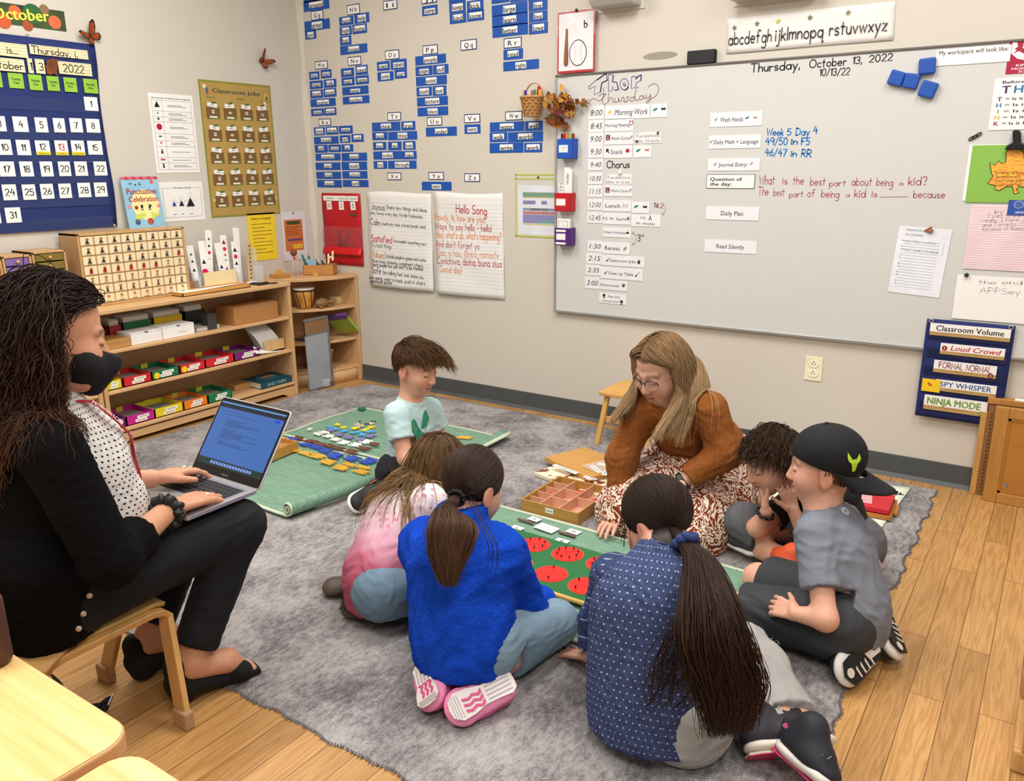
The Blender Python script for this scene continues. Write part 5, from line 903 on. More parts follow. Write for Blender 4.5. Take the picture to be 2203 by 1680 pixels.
	q=MB();a=BD.px(1416,286);pic(q,BD,'flower',*a,.008,.0025);q.ball(BD.p(*a,.006),.005,8,col=lin('#6b2f2c'));tag(q.build('novelty_magnet',ATT),'tiny reddish novelty magnet at the corner of the 9:00 note','magnet')
	bl=M('#1d4fa6',.45)
	for px,py,s_,ang,lab in((1996,143,.031,.06,'topmost blue square magnet on the whiteboard'),(1930,169,.029,-.32,'leftmost blue square magnet on the whiteboard'),(1962,175,.029,-.2,'blue square magnet touching the leftmost blue one'),(1998,193,.031,-.3,'lowest blue square magnet on the whiteboard')):
		a=BD.px(px,py);f=BD.at(a[0],a[1],ang);tag(MB().box((-s_,-s_,.0005),(s_,s_,.024),f).build('square_magnet',bl,bevel=.007,seg=3),lab,'magnet','blue square magnets')
schedule()
def board_left():
	for col,px,lab,kind in(('#1c4fb0',(1199,299,1232,341),'blue magnetic box of markers on the whiteboard edge','b'),('#b81620',(1193,415,1227,455),'red magnetic box of cards on the whiteboard edge','r'),('#4d1f6e',(1193,490,1227,529),'purple magnetic box of note cards on the whiteboard edge','p')):
		d=.055;a0,b1=BD.px(px[0],px[1],d);a1,b0=BD.px(px[2],px[3],d);t=thing('magnetic_box',lab,'box',BD.p((a0+a1)/2,b0));W,H=a1-a0,b1-b0;f=BD.at(a0,b0);m=MB();k=.003;
		for q in(((0,0,d-k),(W,H,d)),((0,0,.0005),(W,H,k)),((0,0,.0005),(k,H,d)),((W-k,0,.0005),(W,H,d)),((0,0,.0005),(W,k,d))):m.box(*q,f)
		m.build('box_body',M(col,.4),t,bevel=.0015);l=MB().box((W*.1,H*.3,d),(W*.7,H*.7,d+.0008),f).build('label_frame',M({'b':'#8fb6dc','r':'#e9a08c','p':'#a58bb5'}[kind],.5),t);q=MB();q.box((W*.13,H*.34,d+.0009),(W*.67,H*.66,d+.0012),f)
		if kind=='p':q.box((W*.1,H*.78,d),(W*.7,H*.9,d+.0008),f);q.box((W*.08,H*.06,d),(W*.7,H*.18,d+.0008),f)
		q.build('label',WHITE,l)
		if kind=='b':
			q=MB();put(q,f,'TEACHERS USE',W*.42,H*.56,.0055,W*.38,d+.0013,.02);put(q,f,'ONLY',W*.4,H*.44,.0055,W*.16,d+.0013,.02);q.build('print',INK,l)
			for i,(x,c,n)in enumerate(((.14,'#5a1030','maroon'),(.28,'#b02534','red'),(.45,'#f2803c','orange'),(.68,'#7ec94a','lime green'),(.85,'#8a2f1c','rust'))):
				m=MB();m.tube([f.p(W*x,.01,.028),f.p(W*x+.002,H+.026,.03)],.0075,10);tag(m.build('marker_pen',M(c,.4),smooth=False),'%s marker standing in the blue magnetic box'%n,'marker','markers in the blue magnetic box')
		if kind=='r':
			for i,(x0,x1,h,tx,ln)in enumerate(((.05,.38,.05,'S.E.L',"white 'S.E.L' card strip standing in the red box"),(.44,.78,.13,'nesday',"white 'nesday' card strip standing in the red box"),(.8,.95,.12,'','narrow blank card strip standing in the red box'))):
				c=MB().box((W*x0,.01,.02+.006*i),(W*x1,H+h,.0212+.006*i),f).build('card_strip',WHITE);tag(c,ln,'card','card strips in the red box')
				if tx:q=MB();put(q,f,tx,W*(x0+x1)/2,H+h*.55,.018,.045 if i==0 else .055,.0216+.006*i,.0,ang=-PI/2 if i==0 else PI/2);q.build('lettering',INK,c)
		if kind=='p':
			c=MB().box((W*.05,.02,.015),(W*.82,H+.048,.035),f).build('note_card_stack',WHITE);tag(c,'stack of bordered white note cards in the purple box','cards');q=MB()
			for b in(((.12,.0),(.14,.036)),((.68,.0),(.7,.036)),((.12,.034),(.7,.036)),((.4,0),(.41,.034))):q.box((W*b[0][0],H+b[0][1],.0351),(W*b[1][0],H+b[1][1],.0354),f)
			q.build('printed_border',M('#77787c'),c)
	a=WALL.px(1161,222);c=WALL.p(a[0],a[1],.075);t=thing('hanging_basket','woven splint basket of markers hanging beside the whiteboard','basket',c);m=MB();wv=wood('#a5763f','x',.75);z0,z1=WALL.px(1161,250,.075)[1],WALL.px(1161,208,.075)[1];H=z1-z0
	for k in range(6):
		for i in range(22):
			a0,a1=2*PI*i/22,2*PI*(i+1)/22;r=.042+.017*(k/5);o_=.0035 if(i+k)%2 else 0;z=z0+H*(k/6)
			m.add([(c[0]+(r+o_)*math.cos(x),c[1]+(r+o_)*.9*math.sin(x),zz_)for x,zz_ in((a0,z),(a1,z),(a1,z+H/6),(a0,z+H/6))],[(0,1,2,3)])
	m.build('weave',wv,t,solid=.0025);m=MB();m.tube([(c[0]+.064*math.cos(x),c[1]+.058*math.sin(x),z1)for x in np.linspace(0,2*PI,25)[:-1]],.007,6,True,flat=(.5,1));m.build('rim',wood('#c38f4e','x'),t,smooth=True)
	MB().disc(FLOOR,c[0],c[1],.043,.04,z0,z0+.004).build('bottom',wv,t);m=MB();m.tube([(c[0]+.0+.055*math.cos(x),c[1]+.02,z1+.07*math.sin(x))for x in np.linspace(0,PI,15)],.006,5,flat=(1,.4));m.build('handle',wood('#b07f4c','x'),t,smooth=True)
	for x,y,c_,tl,n in((-.045,.0,'#f2b233',-.02,'yellow'),(-.02,-.02,'#3b2f8f',-.03,'indigo'),(-.0,-.01,'#d43a98',.03,'pink'),(.014,-.025,'#2f9a3f',.06,'green'),(.03,.01,'#c22a25',.02,'red'),(.05,.0,'#f0a83a',.0,'amber')):
		m=MB();m.tube([(c[0]+x*.6,c[1]+y,z0+.01),(c[0]+x+tl*.3,c[1]+y,z1+.028+(.02 if n=='red'else 0)),(c[0]+x+tl*.35,c[1]+y,z1+.034+(.02 if n=='red'else 0))],[.0085,.0085,.006],10);tag(m.build('marker_pen',M(c_,.4)),'%s marker sticking out of the woven basket'%n,'marker','markers in the woven basket')
	a=BD.px(1215,232);t=thing('leaf_swag','swag of brown and gold autumn leaves hanging at the whiteboard corner','leaves',BD.p(*a,.02));r2=random.Random(5)
	def leaf(x,y,h,s,ang,tl,tw,c):
		pts=[(0,-.5),(.12,-.1),(.55,-.3),(.45,0),(.85,.2),(.5,.25),(.55,.6),(.22,.4),(0,1),(-.22,.4),(-.55,.6),(-.5,.25),(-.85,.2),(-.45,0),(-.55,-.3),(-.12,-.1)]
		f=BD.at(x,y,ang);f=Fr(f.p(0,0,h),f.u*math.cos(tl)+f.n*math.sin(tl),f.v*math.cos(tw)+f.n*math.sin(tw));m=MB()
		vs=[f.p(px*s,py*s,.25*s*(px*px+.3*py*py))for px,py in pts]+[f.p(0,.1*s,-.05*s)];n=len(pts);m.add(vs,[(i,(i+1)%n,n)for i in range(n)]);m.build('leaf',M(c,.6,vary=.3),t,solid=.0008)
	cols=['#5b2a10','#7a3c12','#a8641b','#bb7f27','#8a4a16','#c7923a','#6d2f18','#93541c','#6a4a1c']
	for i in range(84):
		u=i/84;px,py=(1215+r2.gauss(0,15)+4*math.sin(u*6),226+r2.gauss(0,17))if i<70 else(1216+r2.uniform(-12,10),255+(i-70)*1.7)
		x,y=BD.px(px,py);leaf(x,y,.022+.05*r2.random()*(1 if i<70 else .5),r2.uniform(.022,.04),r2.uniform(-3,3),r2.uniform(-.7,.7),r2.uniform(-.7,.7),r2.choice(cols))
board_left()
def board_right():
	def flat(name,lab,cat,px,mat,lift=.0008,fr=BD):return card(name,lab,cat,fr,px,mat,lift=lift)
	o,(a0,b0,a1,b1)=flat('workspace_strip',"white strip reading 'My workspace will look like:'",'strip',(2016,108,2172,132),WHITE,.001);put(q:=MB(),BD,'My workspace will look like:',*BD.px(2094,109),.017,abs(BD.px(2020,110)[0]-BD.px(2168,110)[0]),.003,.002,ang=0);
	q.build('lettering',INK,o)
	t=thing('school_banner','crimson school crest banner at the right end of the whiteboard','banner',BD.p(*BD.px(2190,130)));a0,b1=BD.px(2168,88);b0=BD.px(2162,160)[1];a0=BD.px(2163,158)[0];a1=a0+.16;MB().box((a0,b0,.0005),(a1,b1,.0009),BD).build('crimson_sheet',M('#a51c3e',.5),t);cx=(a0+a1)/2;W=a1-a0;H=b1-b0;f=BD.at(a0,b0)
	s=MB();s.poly([(W*x,H*y)for x,y in((.06,1.0),(.06,.62),(.2,.45),(.5,.34),(.8,.45),(.94,.62),(.94,1.0))][::-1],f,.001,.0013);sh=s.build('shield',M('#efe9e6',.5),t);q=MB();q.poly([(W*x,H*y)for x,y in((.1,.6),(.28,.72),(.3,.98),(.14,.98),(.2,.75))][::-1],f,.0014,.0016);q.poly([(W*x,H*y)for x,y in((.12,.74),(.2,.82),(.62,.5),(.56,.42))][::-1],f,.0014,.0017);q.poly([(W*x,H*y)for x,y in((.3,.62),(.36,.66),(.52,.98),(.44,.98))][::-1],f,.0014,.0016);[q.disc(f,W*(.6+.08*(i%3)),H*(.8+.06*(i//3)),.004,h0=.0014,h1=.0017,n=8)for i in range(6)];q.build('crest_mark',M('#a51c3e',.5),sh)
	q=MB();[put(q,f,w,W*.5,H*y,.0085,W*ww,.0012,.02)for w,y,ww in(('KINGSLEY',.25,.6),('MONTESSORI',.15,.76),('SCHOOL',.06,.46))];q.build('lettering',M('#f1e3e2',.5),t)
	o,(a0,b0,a1,b1)=flat('think_poster',"white 'Before you speak THINK' poster of coloured letters",'poster',(2141,169,2290,276),WHITE);W,H=a1-a0,b1-b0;f=BD.at(a0,b0);q=MB();L=.0026;tot=W
	put(q,f,'Before you speak',W*.5,H*.92,.011,W*.78,L,.02);
	for i,(c,l,wd_)in enumerate(zip(('#4a2360','#2f6f9c','#2f7f5c','#dfa53c','#9c2050'),'THINK',('True?','Helpful?','Inspiring?','Necessary?','Kind?'))):
		put(q2:=MB(),f,l,W*(.17+.165*i),H*.78,.028,None if l=='I'else W*.11,L,.025);put(q2,f,l,W*.1,H*(.6-.118*i),.016,None if l=='I'else .016,L,.025);q2.build('coloured_letter',M(c,.5),o);put(q,f,'= Is it '+wd_,W*.18,H*(.6-.118*i),.0115,W*(.12+.075*len(wd_)),L,.015,align='l')
	q.build('lettering',INK,o)
	m=MB();a=BD.px(2098,294);[m.tube([BD.p(a[0]+dx+.009*math.cos(x),a[1]+dy+.006*math.sin(x)+.005*math.cos(x),.004)for x in np.linspace(0,2*PI,13)[:-1]],.0022,5,True)for dx,dy in((-.012,-.006),(0,0),(.012,.008))];tag(m.build('chain_magnet',M('#3a3a42',.25,metal=.8),smooth=True),'small dark chain magnet left of the green leaf paper','magnet')
	flat('paper_sheet','white sheet peeking out behind the green leaf paper','paper',(2086,312,2200,434),WHITE,.001)
	o,(a0,b0,a1,b1)=flat('leaf_drawing','bright green paper with a coloured maple leaf under a black clip','drawing',(2093,313,2290,438),M('#86b64c',.6,vary=.03),.003)
	lf=[(2195,322),(2170,322),(2165,330),(2164,350),(2155,352),(2149,346),(2140,356),(2130,350),(2133,372),(2137,379),(2125,394),(2143,400),(2140,407),(2150,410),(2165,401),(2178,401),(2182,417),(2192,414),(2187,408),(2192,400),(2215,405),(2222,409),(2230,404),(2228,397),(2247,391),(2234,376),(2238,350),(2226,356),(2219,346),(2210,352),(2204,348),(2203,330)]
	P=[BD.px(x,y)for x,y in lf][::-1];m=MB();m.poly(P,BD,.0051,.006);t=NT('crayon_leaf');v=t.coord((5,1,30),(0,.25,0));t.base(t.ramp(t.noise(v,6,3),[(.3,lin('#e2673a')),(.45,lin('#ee9a3c')),(.55,lin('#f2c233')),(.7,lin('#e8835a'))]));lo=m.build('paper_leaf',t.m,o);m=MB();m.tube([BD.p(x,y,.006)for x,y in P],.0013,4,True);m.build('leaf_outline',INK,lo);q=MB();[inkline(q,BD,w,2141,371+9*i,2205-8*(i%2),371+8*i,6,lift=.0065)for i,w in enumerate(('Fluttering fall leaves','The wind blows softly',"Don't stay quiet",'Crunch underfoot'))];q.build('handwriting',M('#5a3a20'),lo)
	t=thing('bulldog_clip','black magnetic clip holding the green leaf paper','clip',BD.p(*BD.px(2188,305)));m=MB();m.poly([BD.px(x,y)for x,y in((2162,322),(2168,312),(2180,306),(2179,283),(2184,279),(2192,279),(2197,284),(2198,306),(2210,313),(2214,322))][::-1],BD,.006,.03);m.build('jaw',M('#121214',.4),t,bevel=.004);MB().box((*BD.px(2181,300),.0005),(*BD.px(2196,286),.006),BD).build('magnet_foot',M('#222225',.5),t)
	o,(a0,b0,a1,b1)=flat('lined_paper','pink lined paper with pencil writing under the green paper','paper',(2090,440,2290,589),M('#e7d3d6',.7),.0018);q=MB();H=b1-b0
	for i in range(26):q.box((a0+.004,b0+H*(.03+.037*i),.0034),(a1,b0+H*(.03+.037*i)+.0012,.0036),BD)
	q.build('ruled_lines',M('#d49aa6',.7),o);q=MB();[inkline(q,BD,w,x,y,2240,y-2,8,lift=.0037)for w,x,y in(('by the river',2140,455),('I want to learn about',2125,464),('really. I have visited',2113,473),('and Toronto, Canada',2113,483),('because of Buenos Aires',2115,492))];q.build('pencil_writing',M('#a8a2aa',.7),o)
	o,(a0,b0,a1,b1)=flat('blue_emblem_card','small blue card with a pale round emblem under the green paper','card',(2171,430,2250,464),M('#2b4fa0',.5),.0045);m=MB();f=BD;c=BD.px(2192,440);m.disc(BD,*c,.018,.016,.0061,.0064,20,lin('#7d8fb8'));m.disc(BD,*c,.012,.011,.0065,.0067,16,lin('#2b4fa0'));[m.tube([BD.p(c[0],c[1],.0068),BD.p(c[0]+.016*math.cos(x),c[1]+.014*math.sin(x),.0068)],.0008,4,col=lin('#7d8fb8'))for x in np.linspace(0,2*PI,7)[:-1]];m.build('emblem',ATT,o);put(q:=MB(),BD,'UNITED NATIONS',*BD.px(2206,457),.008,.07,.0063,.02);q.build('lettering',M('#dfe5f0'),o)
	o,(a0,b0,a1,b1)=flat('large_paper','large blank white paper low on the whiteboard at right','paper',(2060,590,2300,705),WHITE,.003);q=MB();inkline(q,BD,'@ the end',2105,606,2200,607,10,lift=.005);inkline(q,BD,'APPSey',2108,623,2196,628,12,lift=.005);q.build('faint_pencil',M('#c9c6c6',.7),o)
	m=MB();m.lathe([(.008,0),(.008,.012),(0,.014)],BD.p(*BD.px(2080,591),.0046),BD.n,n=14);tag(m.build('round_magnet',M('#1a2016',.4),smooth=True),'dark green round magnet at the corner of the large white paper','magnet')
	p=[BD.px(*q)for q in((1910,627),(2020,641),(2051,500),(1936,485))];f=BD.at(p[0][0],p[0][1],math.atan2(p[1][1]-p[0][1],p[1][0]-p[0][0]));W,H=math.dist(p[0],p[1]),math.dist(p[0],p[3]);o=tag(MB().box((0,0,.0008),(W,H,.002),f).build('worksheet',M('#e3e6ec',.7)),'white lined worksheet held by an orange clip low on the whiteboard','worksheet');q=MB()
	for i in range(17):q.box((W*.13,H*(.1+.043*i),.0021),(W*.82,H*(.1+.043*i)+.001,.0023),f)
	for i in range(17):q.box((W*.1,H*(.095+.043*i),.0021),(W*.125,H*(.1+.043*i)+.003,.0023),f)if i%3 else None
	q.box((W*.9,H*.62,.0021),(W*.905,H*.82,.0023),f);q.build('printed_lines',M('#7f8288'),o);q=MB();[put(q,f,w,W*.14,H*y,.009,W*ww,.0024,font='h',align='l')for w,y,ww in(('Compound word book 2',.955,.4),('Ms. Mandolin',.885,.35),('cow + boy = cowboy',.79,.6),('foot + ball = football',.66,.68))];q.build('pencil_writing',M('#85868c'),o)
	c=BD.px(2000,495);m=MB();[m.tube([BD.p(c[0]-.018,c[1]-.003,.004),BD.p(c[0]+dx,c[1]+dy,.012),BD.p(c[0]+dx*1.6,c[1]+dy*1.2,.01)],[.003,.005,.002],6)for dx,dy in((.006,.012),(.01,.0),(.008,-.006))];tag(m.build('novelty_clip',M('#a8694a',.5,vary=.4),smooth=True),'small brown and white clip at the top of the worksheet','clip')
	VF=Fr((0,-.034,0),(1,0,0),(0,0,1));p=[VF.px(*q)for q in((1968,893),(2128,932),(2192,720),(2013,687))];f=VF.at(p[0][0],p[0][1],0);W=p[2][0]-p[0][0]-.015;H=p[3][1]-p[0][1];sh=(p[3][0]-p[0][0])*.5
	t=thing('volume_chart','navy Classroom Volume pocket chart hanging from the whiteboard rail','chart',f.p(W/2,0));m=MB();m.grid(lambda u,v:f.p(W*u,H*v,-.004+.003*math.sin(4*v+3*u)),8,14);m.build('cloth',M('#1f2a63',.8,bump=.2,bscale=500),t,smooth=True,solid=.002)
	pk=M('#2a3054',.15,alpha=.6,vary=0)
	for k in range(5):MB().box((W*.04,H*(.07+.185*k),.0025),(W*.96,H*(.16+.185*k),.003),f).build('clear_pocket',pk,t)
	for x in(.05,.95):m=MB();m.tube([f.p(W*x+.008*math.cos(a),H*.985+.008*math.sin(a),.001+.004*math.sin(a))for a in np.linspace(0,2*PI,13)[:-1]],.0018,5,True);m.build('hanging_ring',M('#cfd3d4',.3),t,smooth=True)
	tan=M('#b3925a',.6)
	for i,(tx,x0,x1,y0,y1,c,st)in enumerate((('Classroom Volume',.05,.96,.845,.965,'#1b1b1d',0),('Loud Crowd',.2,.93,.665,.775,'#c2263c',1),('FORMAL NORMAL',.15,.87,.475,.6,'#8a2f45',2),('SPY WHISPER',.2,.9,.29,.405,'#2a5a9c',0),('NINJA MODE',.09,.83,.085,.235,'#6f9a3f',0))):
		g=Fr(f.p(0,0,.0035),f.u,f.v);o=tag(MB().box((W*x0,H*y0,0),(W*x1,H*y1,.0015),g).build('volume_card',WHITE),"card reading '%s' in the navy volume chart"%tx,'card','cards in the volume chart');MB().box((W*x0,H*y0,.0016),(W*x1,H*(y0+(y1-y0)*.3),.0019),g).build('tan_band',tan,o)
		cx,cy,h=W*(x0+x1)/2,H*(y0+(y1-y0)*.64),H*(y1-y0)*.46;q=MB();put(q,g,tx,cx-(W*.02 if i==4 else-W*.03 if i==1 else 0),cy,h,W*(x1-x0)*(.84 if st!=1 else .76),.0021,.03 if i==4 else .012 if st!=2 else 0,.25 if st==1 else 0,font='h'if st==2 else 'p',wt=.1);q.build('lettering',M(c,.5),o);q=MB();put(q,g,'spoken at the same time',cx,H*(y0+(y1-y0)*.22),.0045,W*(x1-x0)*.3,.0021);q.build('print',M('#6d5a38'),o)if i else None
		if i in(1,2,4):bx,by=(x0+.05,y0+(y1-y0)*.55)if i==1 else(x1-.06,y0+.025);d=MB().disc(g,W*bx,H*by,.0105,h0=.0022,h1=.0025,n=18).build('number_dot',M({1:'#a02838',2:'#8a2f35',4:'#6f9a3f'}[i],.5),o);put(q:=MB(),g,{1:'1',2:'2',4:'4'}[i],W*bx,H*by,.011,None,.0027,.02);q.build('digit',M('#f0e2d8'),d)
	g=Fr(f.p(0,0,.006),f.u,f.v);o=tag(MB().box((W*.04,H*.27,0),(W*.26,H*.4,.0015),g).build('yellow_tab',M('#ecc622',.5)),'small yellow picture tab beside the SPY WHISPER card','card');m=MB();m.disc(g,W*.14,H*.34,.008,.006,.0016,.0019,10,lin('#c4642c'));m.disc(g,W*.12,H*.355,.005,.004,.0016,.0021,10,lin('#b5472a'));m.build('picture',ATT,o)
board_right()
# ================= mats and materials on the rug
def mats():
	def matmat(ax):
		t=NT('green_woven_mat');t.rough(.95,.1);v=t.coord((9,120,40)if ax=='x'else(120,9,40));a=t.noise(v,1.2,4,.7);b=t.noise(t.coord(),260,2,.6)
		t.base(t.ramp(t.math('ADD',t.math('MULTIPLY',a,.7),t.math('MULTIPLY',b,.3)),[(.3,lin('#5d7d68')),(.52,lin('#7a9c86')),(.7,lin('#93b09b'))]));t.bump(t.math('ADD',a,b),.5,.004);return t.m
	gm=matmat('x');cream=M('#c3cdb2',.9,bump=.3)
	def mat(name,label,x0,x1,y0,y1,z,edges,extra=None):
		wv=lambda x,y:.003*math.sin(13*x+3*y)+.002*math.sin(23*y)
		m=MB();m.grid(lambda u,v:(x0+(x1-x0)*u+.004*math.sin(9*v),y0+(y1-y0)*v+.004*math.sin(11*u),z+.5*wv(u,v)),30,24);o=m.build('floor_mat',gm,smooth=True,solid=.006);tag(o,label,'mat')
		e=MB()
		for s in edges:
			f={'b':lambda u,v:(x0+(x1-x0)*u,y1-.018*v,0),'f':lambda u,v:(x0+(x1-x0)*u,y0+.018*v,0),'l':lambda u,v:(x0+.016*v,y0+(y1-y0)*u,0),'r':lambda u,v:(x1-.016*v,y0+(y1-y0)*u,0)}[s]
			def g(u,v,f=f):
				x,y,_=f(u,v);a,b=(x-x0)/(x1-x0),(y-y0)/(y1-y0);return(x+.004*math.sin(9*b),y+.004*math.sin(11*a),z+.5*wv(a,b)+.0035)
			e.grid(g,40,1)
		e.build('cream_border',cream,o,smooth=True,solid=.002)
		return o
	A=mat('m','green floor mat of bead bars nearest the shelves, under the boy in light blue',.915,1.9,-1.17,-.55,RZ+.006,'bfl');B=mat('m','green floor mat rolled up at its right end, in front of the seated woman',.95,1.79,-1.875,-1.195,RZ+.012,'bfl');D=mat('m','green floor mat under the green circle board in the middle of the group',2.435,3.555,-2.02,-1.3,RZ+.006,'bfr')
	sp=[(1.79+.0+(.03-.0022*a)*math.cos(-PI/2+a),RZ+.046+(.03-.0022*a)*math.sin(-PI/2+a))for a in np.linspace(0,4*PI,40)]
	m=MB();m.grid(lambda u,v:(sp[int(u*39)][0]+.1*v**1.0,-1.875+.62*v,sp[int(u*39)][1]),39,12);m.build('rolled_end',gm,B,smooth=True,solid=.004)
	m=MB();m.grid(lambda u,v:(sp[int(u*39)][0]-.0,-1.8755-.002*v+.014*v,sp[int(u*39)][1]+.0006*(1-u)),39,1);m.build('rolled_border',cream,B,smooth=True,solid=.006)
	m=MB();m.grid(lambda u,v:(1.89+.08*u,-1.17+.62*v,RZ+.008+.035*math.sin(u*2.2)*(.4+.6*v)),8,10);m.build('lifted_end',gm,A,smooth=True,solid=.006)
	m=MB();m.grid(lambda u,v:(1.972+.02*u,-1.17+.625*v,RZ+.011+.035*math.sin(2.2+u*.3)*(.4+.6*v)),2,10);m.build('lifted_border',cream,A,smooth=True,solid=.007)
	p=PZ(778,884,RZ+.01);tag(MB().box((p[0]-.02,p[1]-.012,RZ+.0155),(p[0]+.015,p[1]+.02,RZ+.03)).build('mat_tag',M('#3f7a5c')),'small dark green tag at the back corner of the shelf-side mat','tag')
mats()
def beads():
	zA,zB=RZ+.0155,RZ+.0215;k=4.0055
	rows=[('gold','#d9a836',10,zB,[(190,405,3),(275,435,4),(385,465,4),(490,492,5),(580,542,5),(690,590,5),(765,565,3),(860,625,4),(890,590,3)],'gold bead bar in the front row on the rolled mat'),('blue','#2547b0',9,zB,[(275,345,4),(390,392,4),(470,412,4),(555,442,5),(650,480,5),(625,503,2),(790,512,6),(930,535,7)],'blue bead bar in the row behind the gold bars'),('brown','#6b3f2a',8,zB,[(320,333,4),(430,362,4),(510,386,4),(590,400,4),(670,422,4),(785,452,5),(890,424,4),(975,385,3)],'brown bead bar beside the cream mat edge'),('white','#eceae4',7,zA,[(490,300,3),(545,285,3),(590,320,4),(650,348,4),(720,375,5),(810,392,5),(910,368,5)],'white bead bar in the bead layout'),('purple','#7d72ad',6,zA,[(605,266,4),(683,306,4),(765,330,4),(858,348,4),(945,318,5)],'purple bead bar in the bead layout'),('light blue','#4ba7d8',5,zA,[(600,242,2),(645,256,3),(715,272,4),(808,287,4),(872,306,4),(948,280,4)],'light blue bead bar in the bead layout'),('yellow','#ead62f',4,zA,[(655,218,3),(715,245,3),(812,248,4),(895,264,4),(952,242,4)],'yellow bead bar in the bead layout'),('pale pink','#e3c0ad',3,zA,[(826,216,3),(872,232,3),(952,210,3)],'pale pink bead bar at the back of the bead layout'),('dark green','#233a26',2,zA,[(865,196,1),(905,211,2),(965,190,2)],'dark green bead bar at the back of the bead layout')]
	for nm,col,n,z,cl,lab in rows:
		proto=None
		for cx,cy,cnt in cl:
			p=PZ(560+cx/k,860+cy/k,z)
			for i in range(cnt):
				y=p[1]+(i-(cnt-1)/2)*.0105;x=p[0]+rnd.uniform(-.01,.01)+(i%2)*.008;loc=Vector((x,y,z+.0046))
				if proto is None:
					L=n*.0075;m=MB();pr=[(.001,0)]
					for b in range(n):pr+=[(.0022,b*.0075+.0002),(.0044,b*.0075+.0022),(.0044,b*.0075+.0052),(.0022,b*.0075+.0073)]
					m.lathe(pr+[(.001,L)],(-L/2,0,0),(1,0,0),n=8);proto=m.build('bead_bar',M(col,.25),smooth=True);tag(proto,lab,'bead bar','%s bead bars on the green mats'%nm);o=proto
				else:o=proto.copy();C.objects.link(o)
				o.location=loc;o.rotation_euler=(0,0,rnd.uniform(-.12,.12))
		if nm=='gold':
			for i in range(4):
				p=PZ(560+1762/k,860+332/k,RZ+.012);o=proto.copy();C.objects.link(o);o.location=(p[0],p[1]+.0105*(i-1.5),RZ+.0165);o.rotation_euler=(0,0,.25);o['label']='gold bead bar lying alone on the mat end right of the boy';o['group']='gold bead bars right of the boy'
			o=proto.copy();C.objects.link(o);p=PZ(560+200/k,860+338/k,zB);o.location=(p[0],p[1],zB+.0046);o.rotation_euler=(0,0,1.4);o.scale=(.45,1,1);del o['group'];o['label']='short gold bead bar by the far corner of the rolled mat'
	p=PZ(560+425/k,860+262/k,zA);tag(MB().box((p[0]-.008,p[1]-.012,zA),(p[0]+.008,p[1]+.012,zA+.01)).build('white_peg',M('#ece9e2')),'single white peg left of the white bead bars','peg')
beads()
def wbox(name,label,f,W,D,H,mat,t=.008,cat='box',floor=True):
	th=thing(name,label,cat,f.p(W/2,D/2));m=MB()
	for q in(((0,0,0),(W,t,H)),((0,D-t,0),(W,D,H)),((0,t,0),(t,D-t,H)),((W-t,t,0),(W,D-t,H)),((t,t,0),(W-t,D-t,.004))):m.box(*q,f)
	m.build('box_sides',mat,th,bevel=.0015);return th
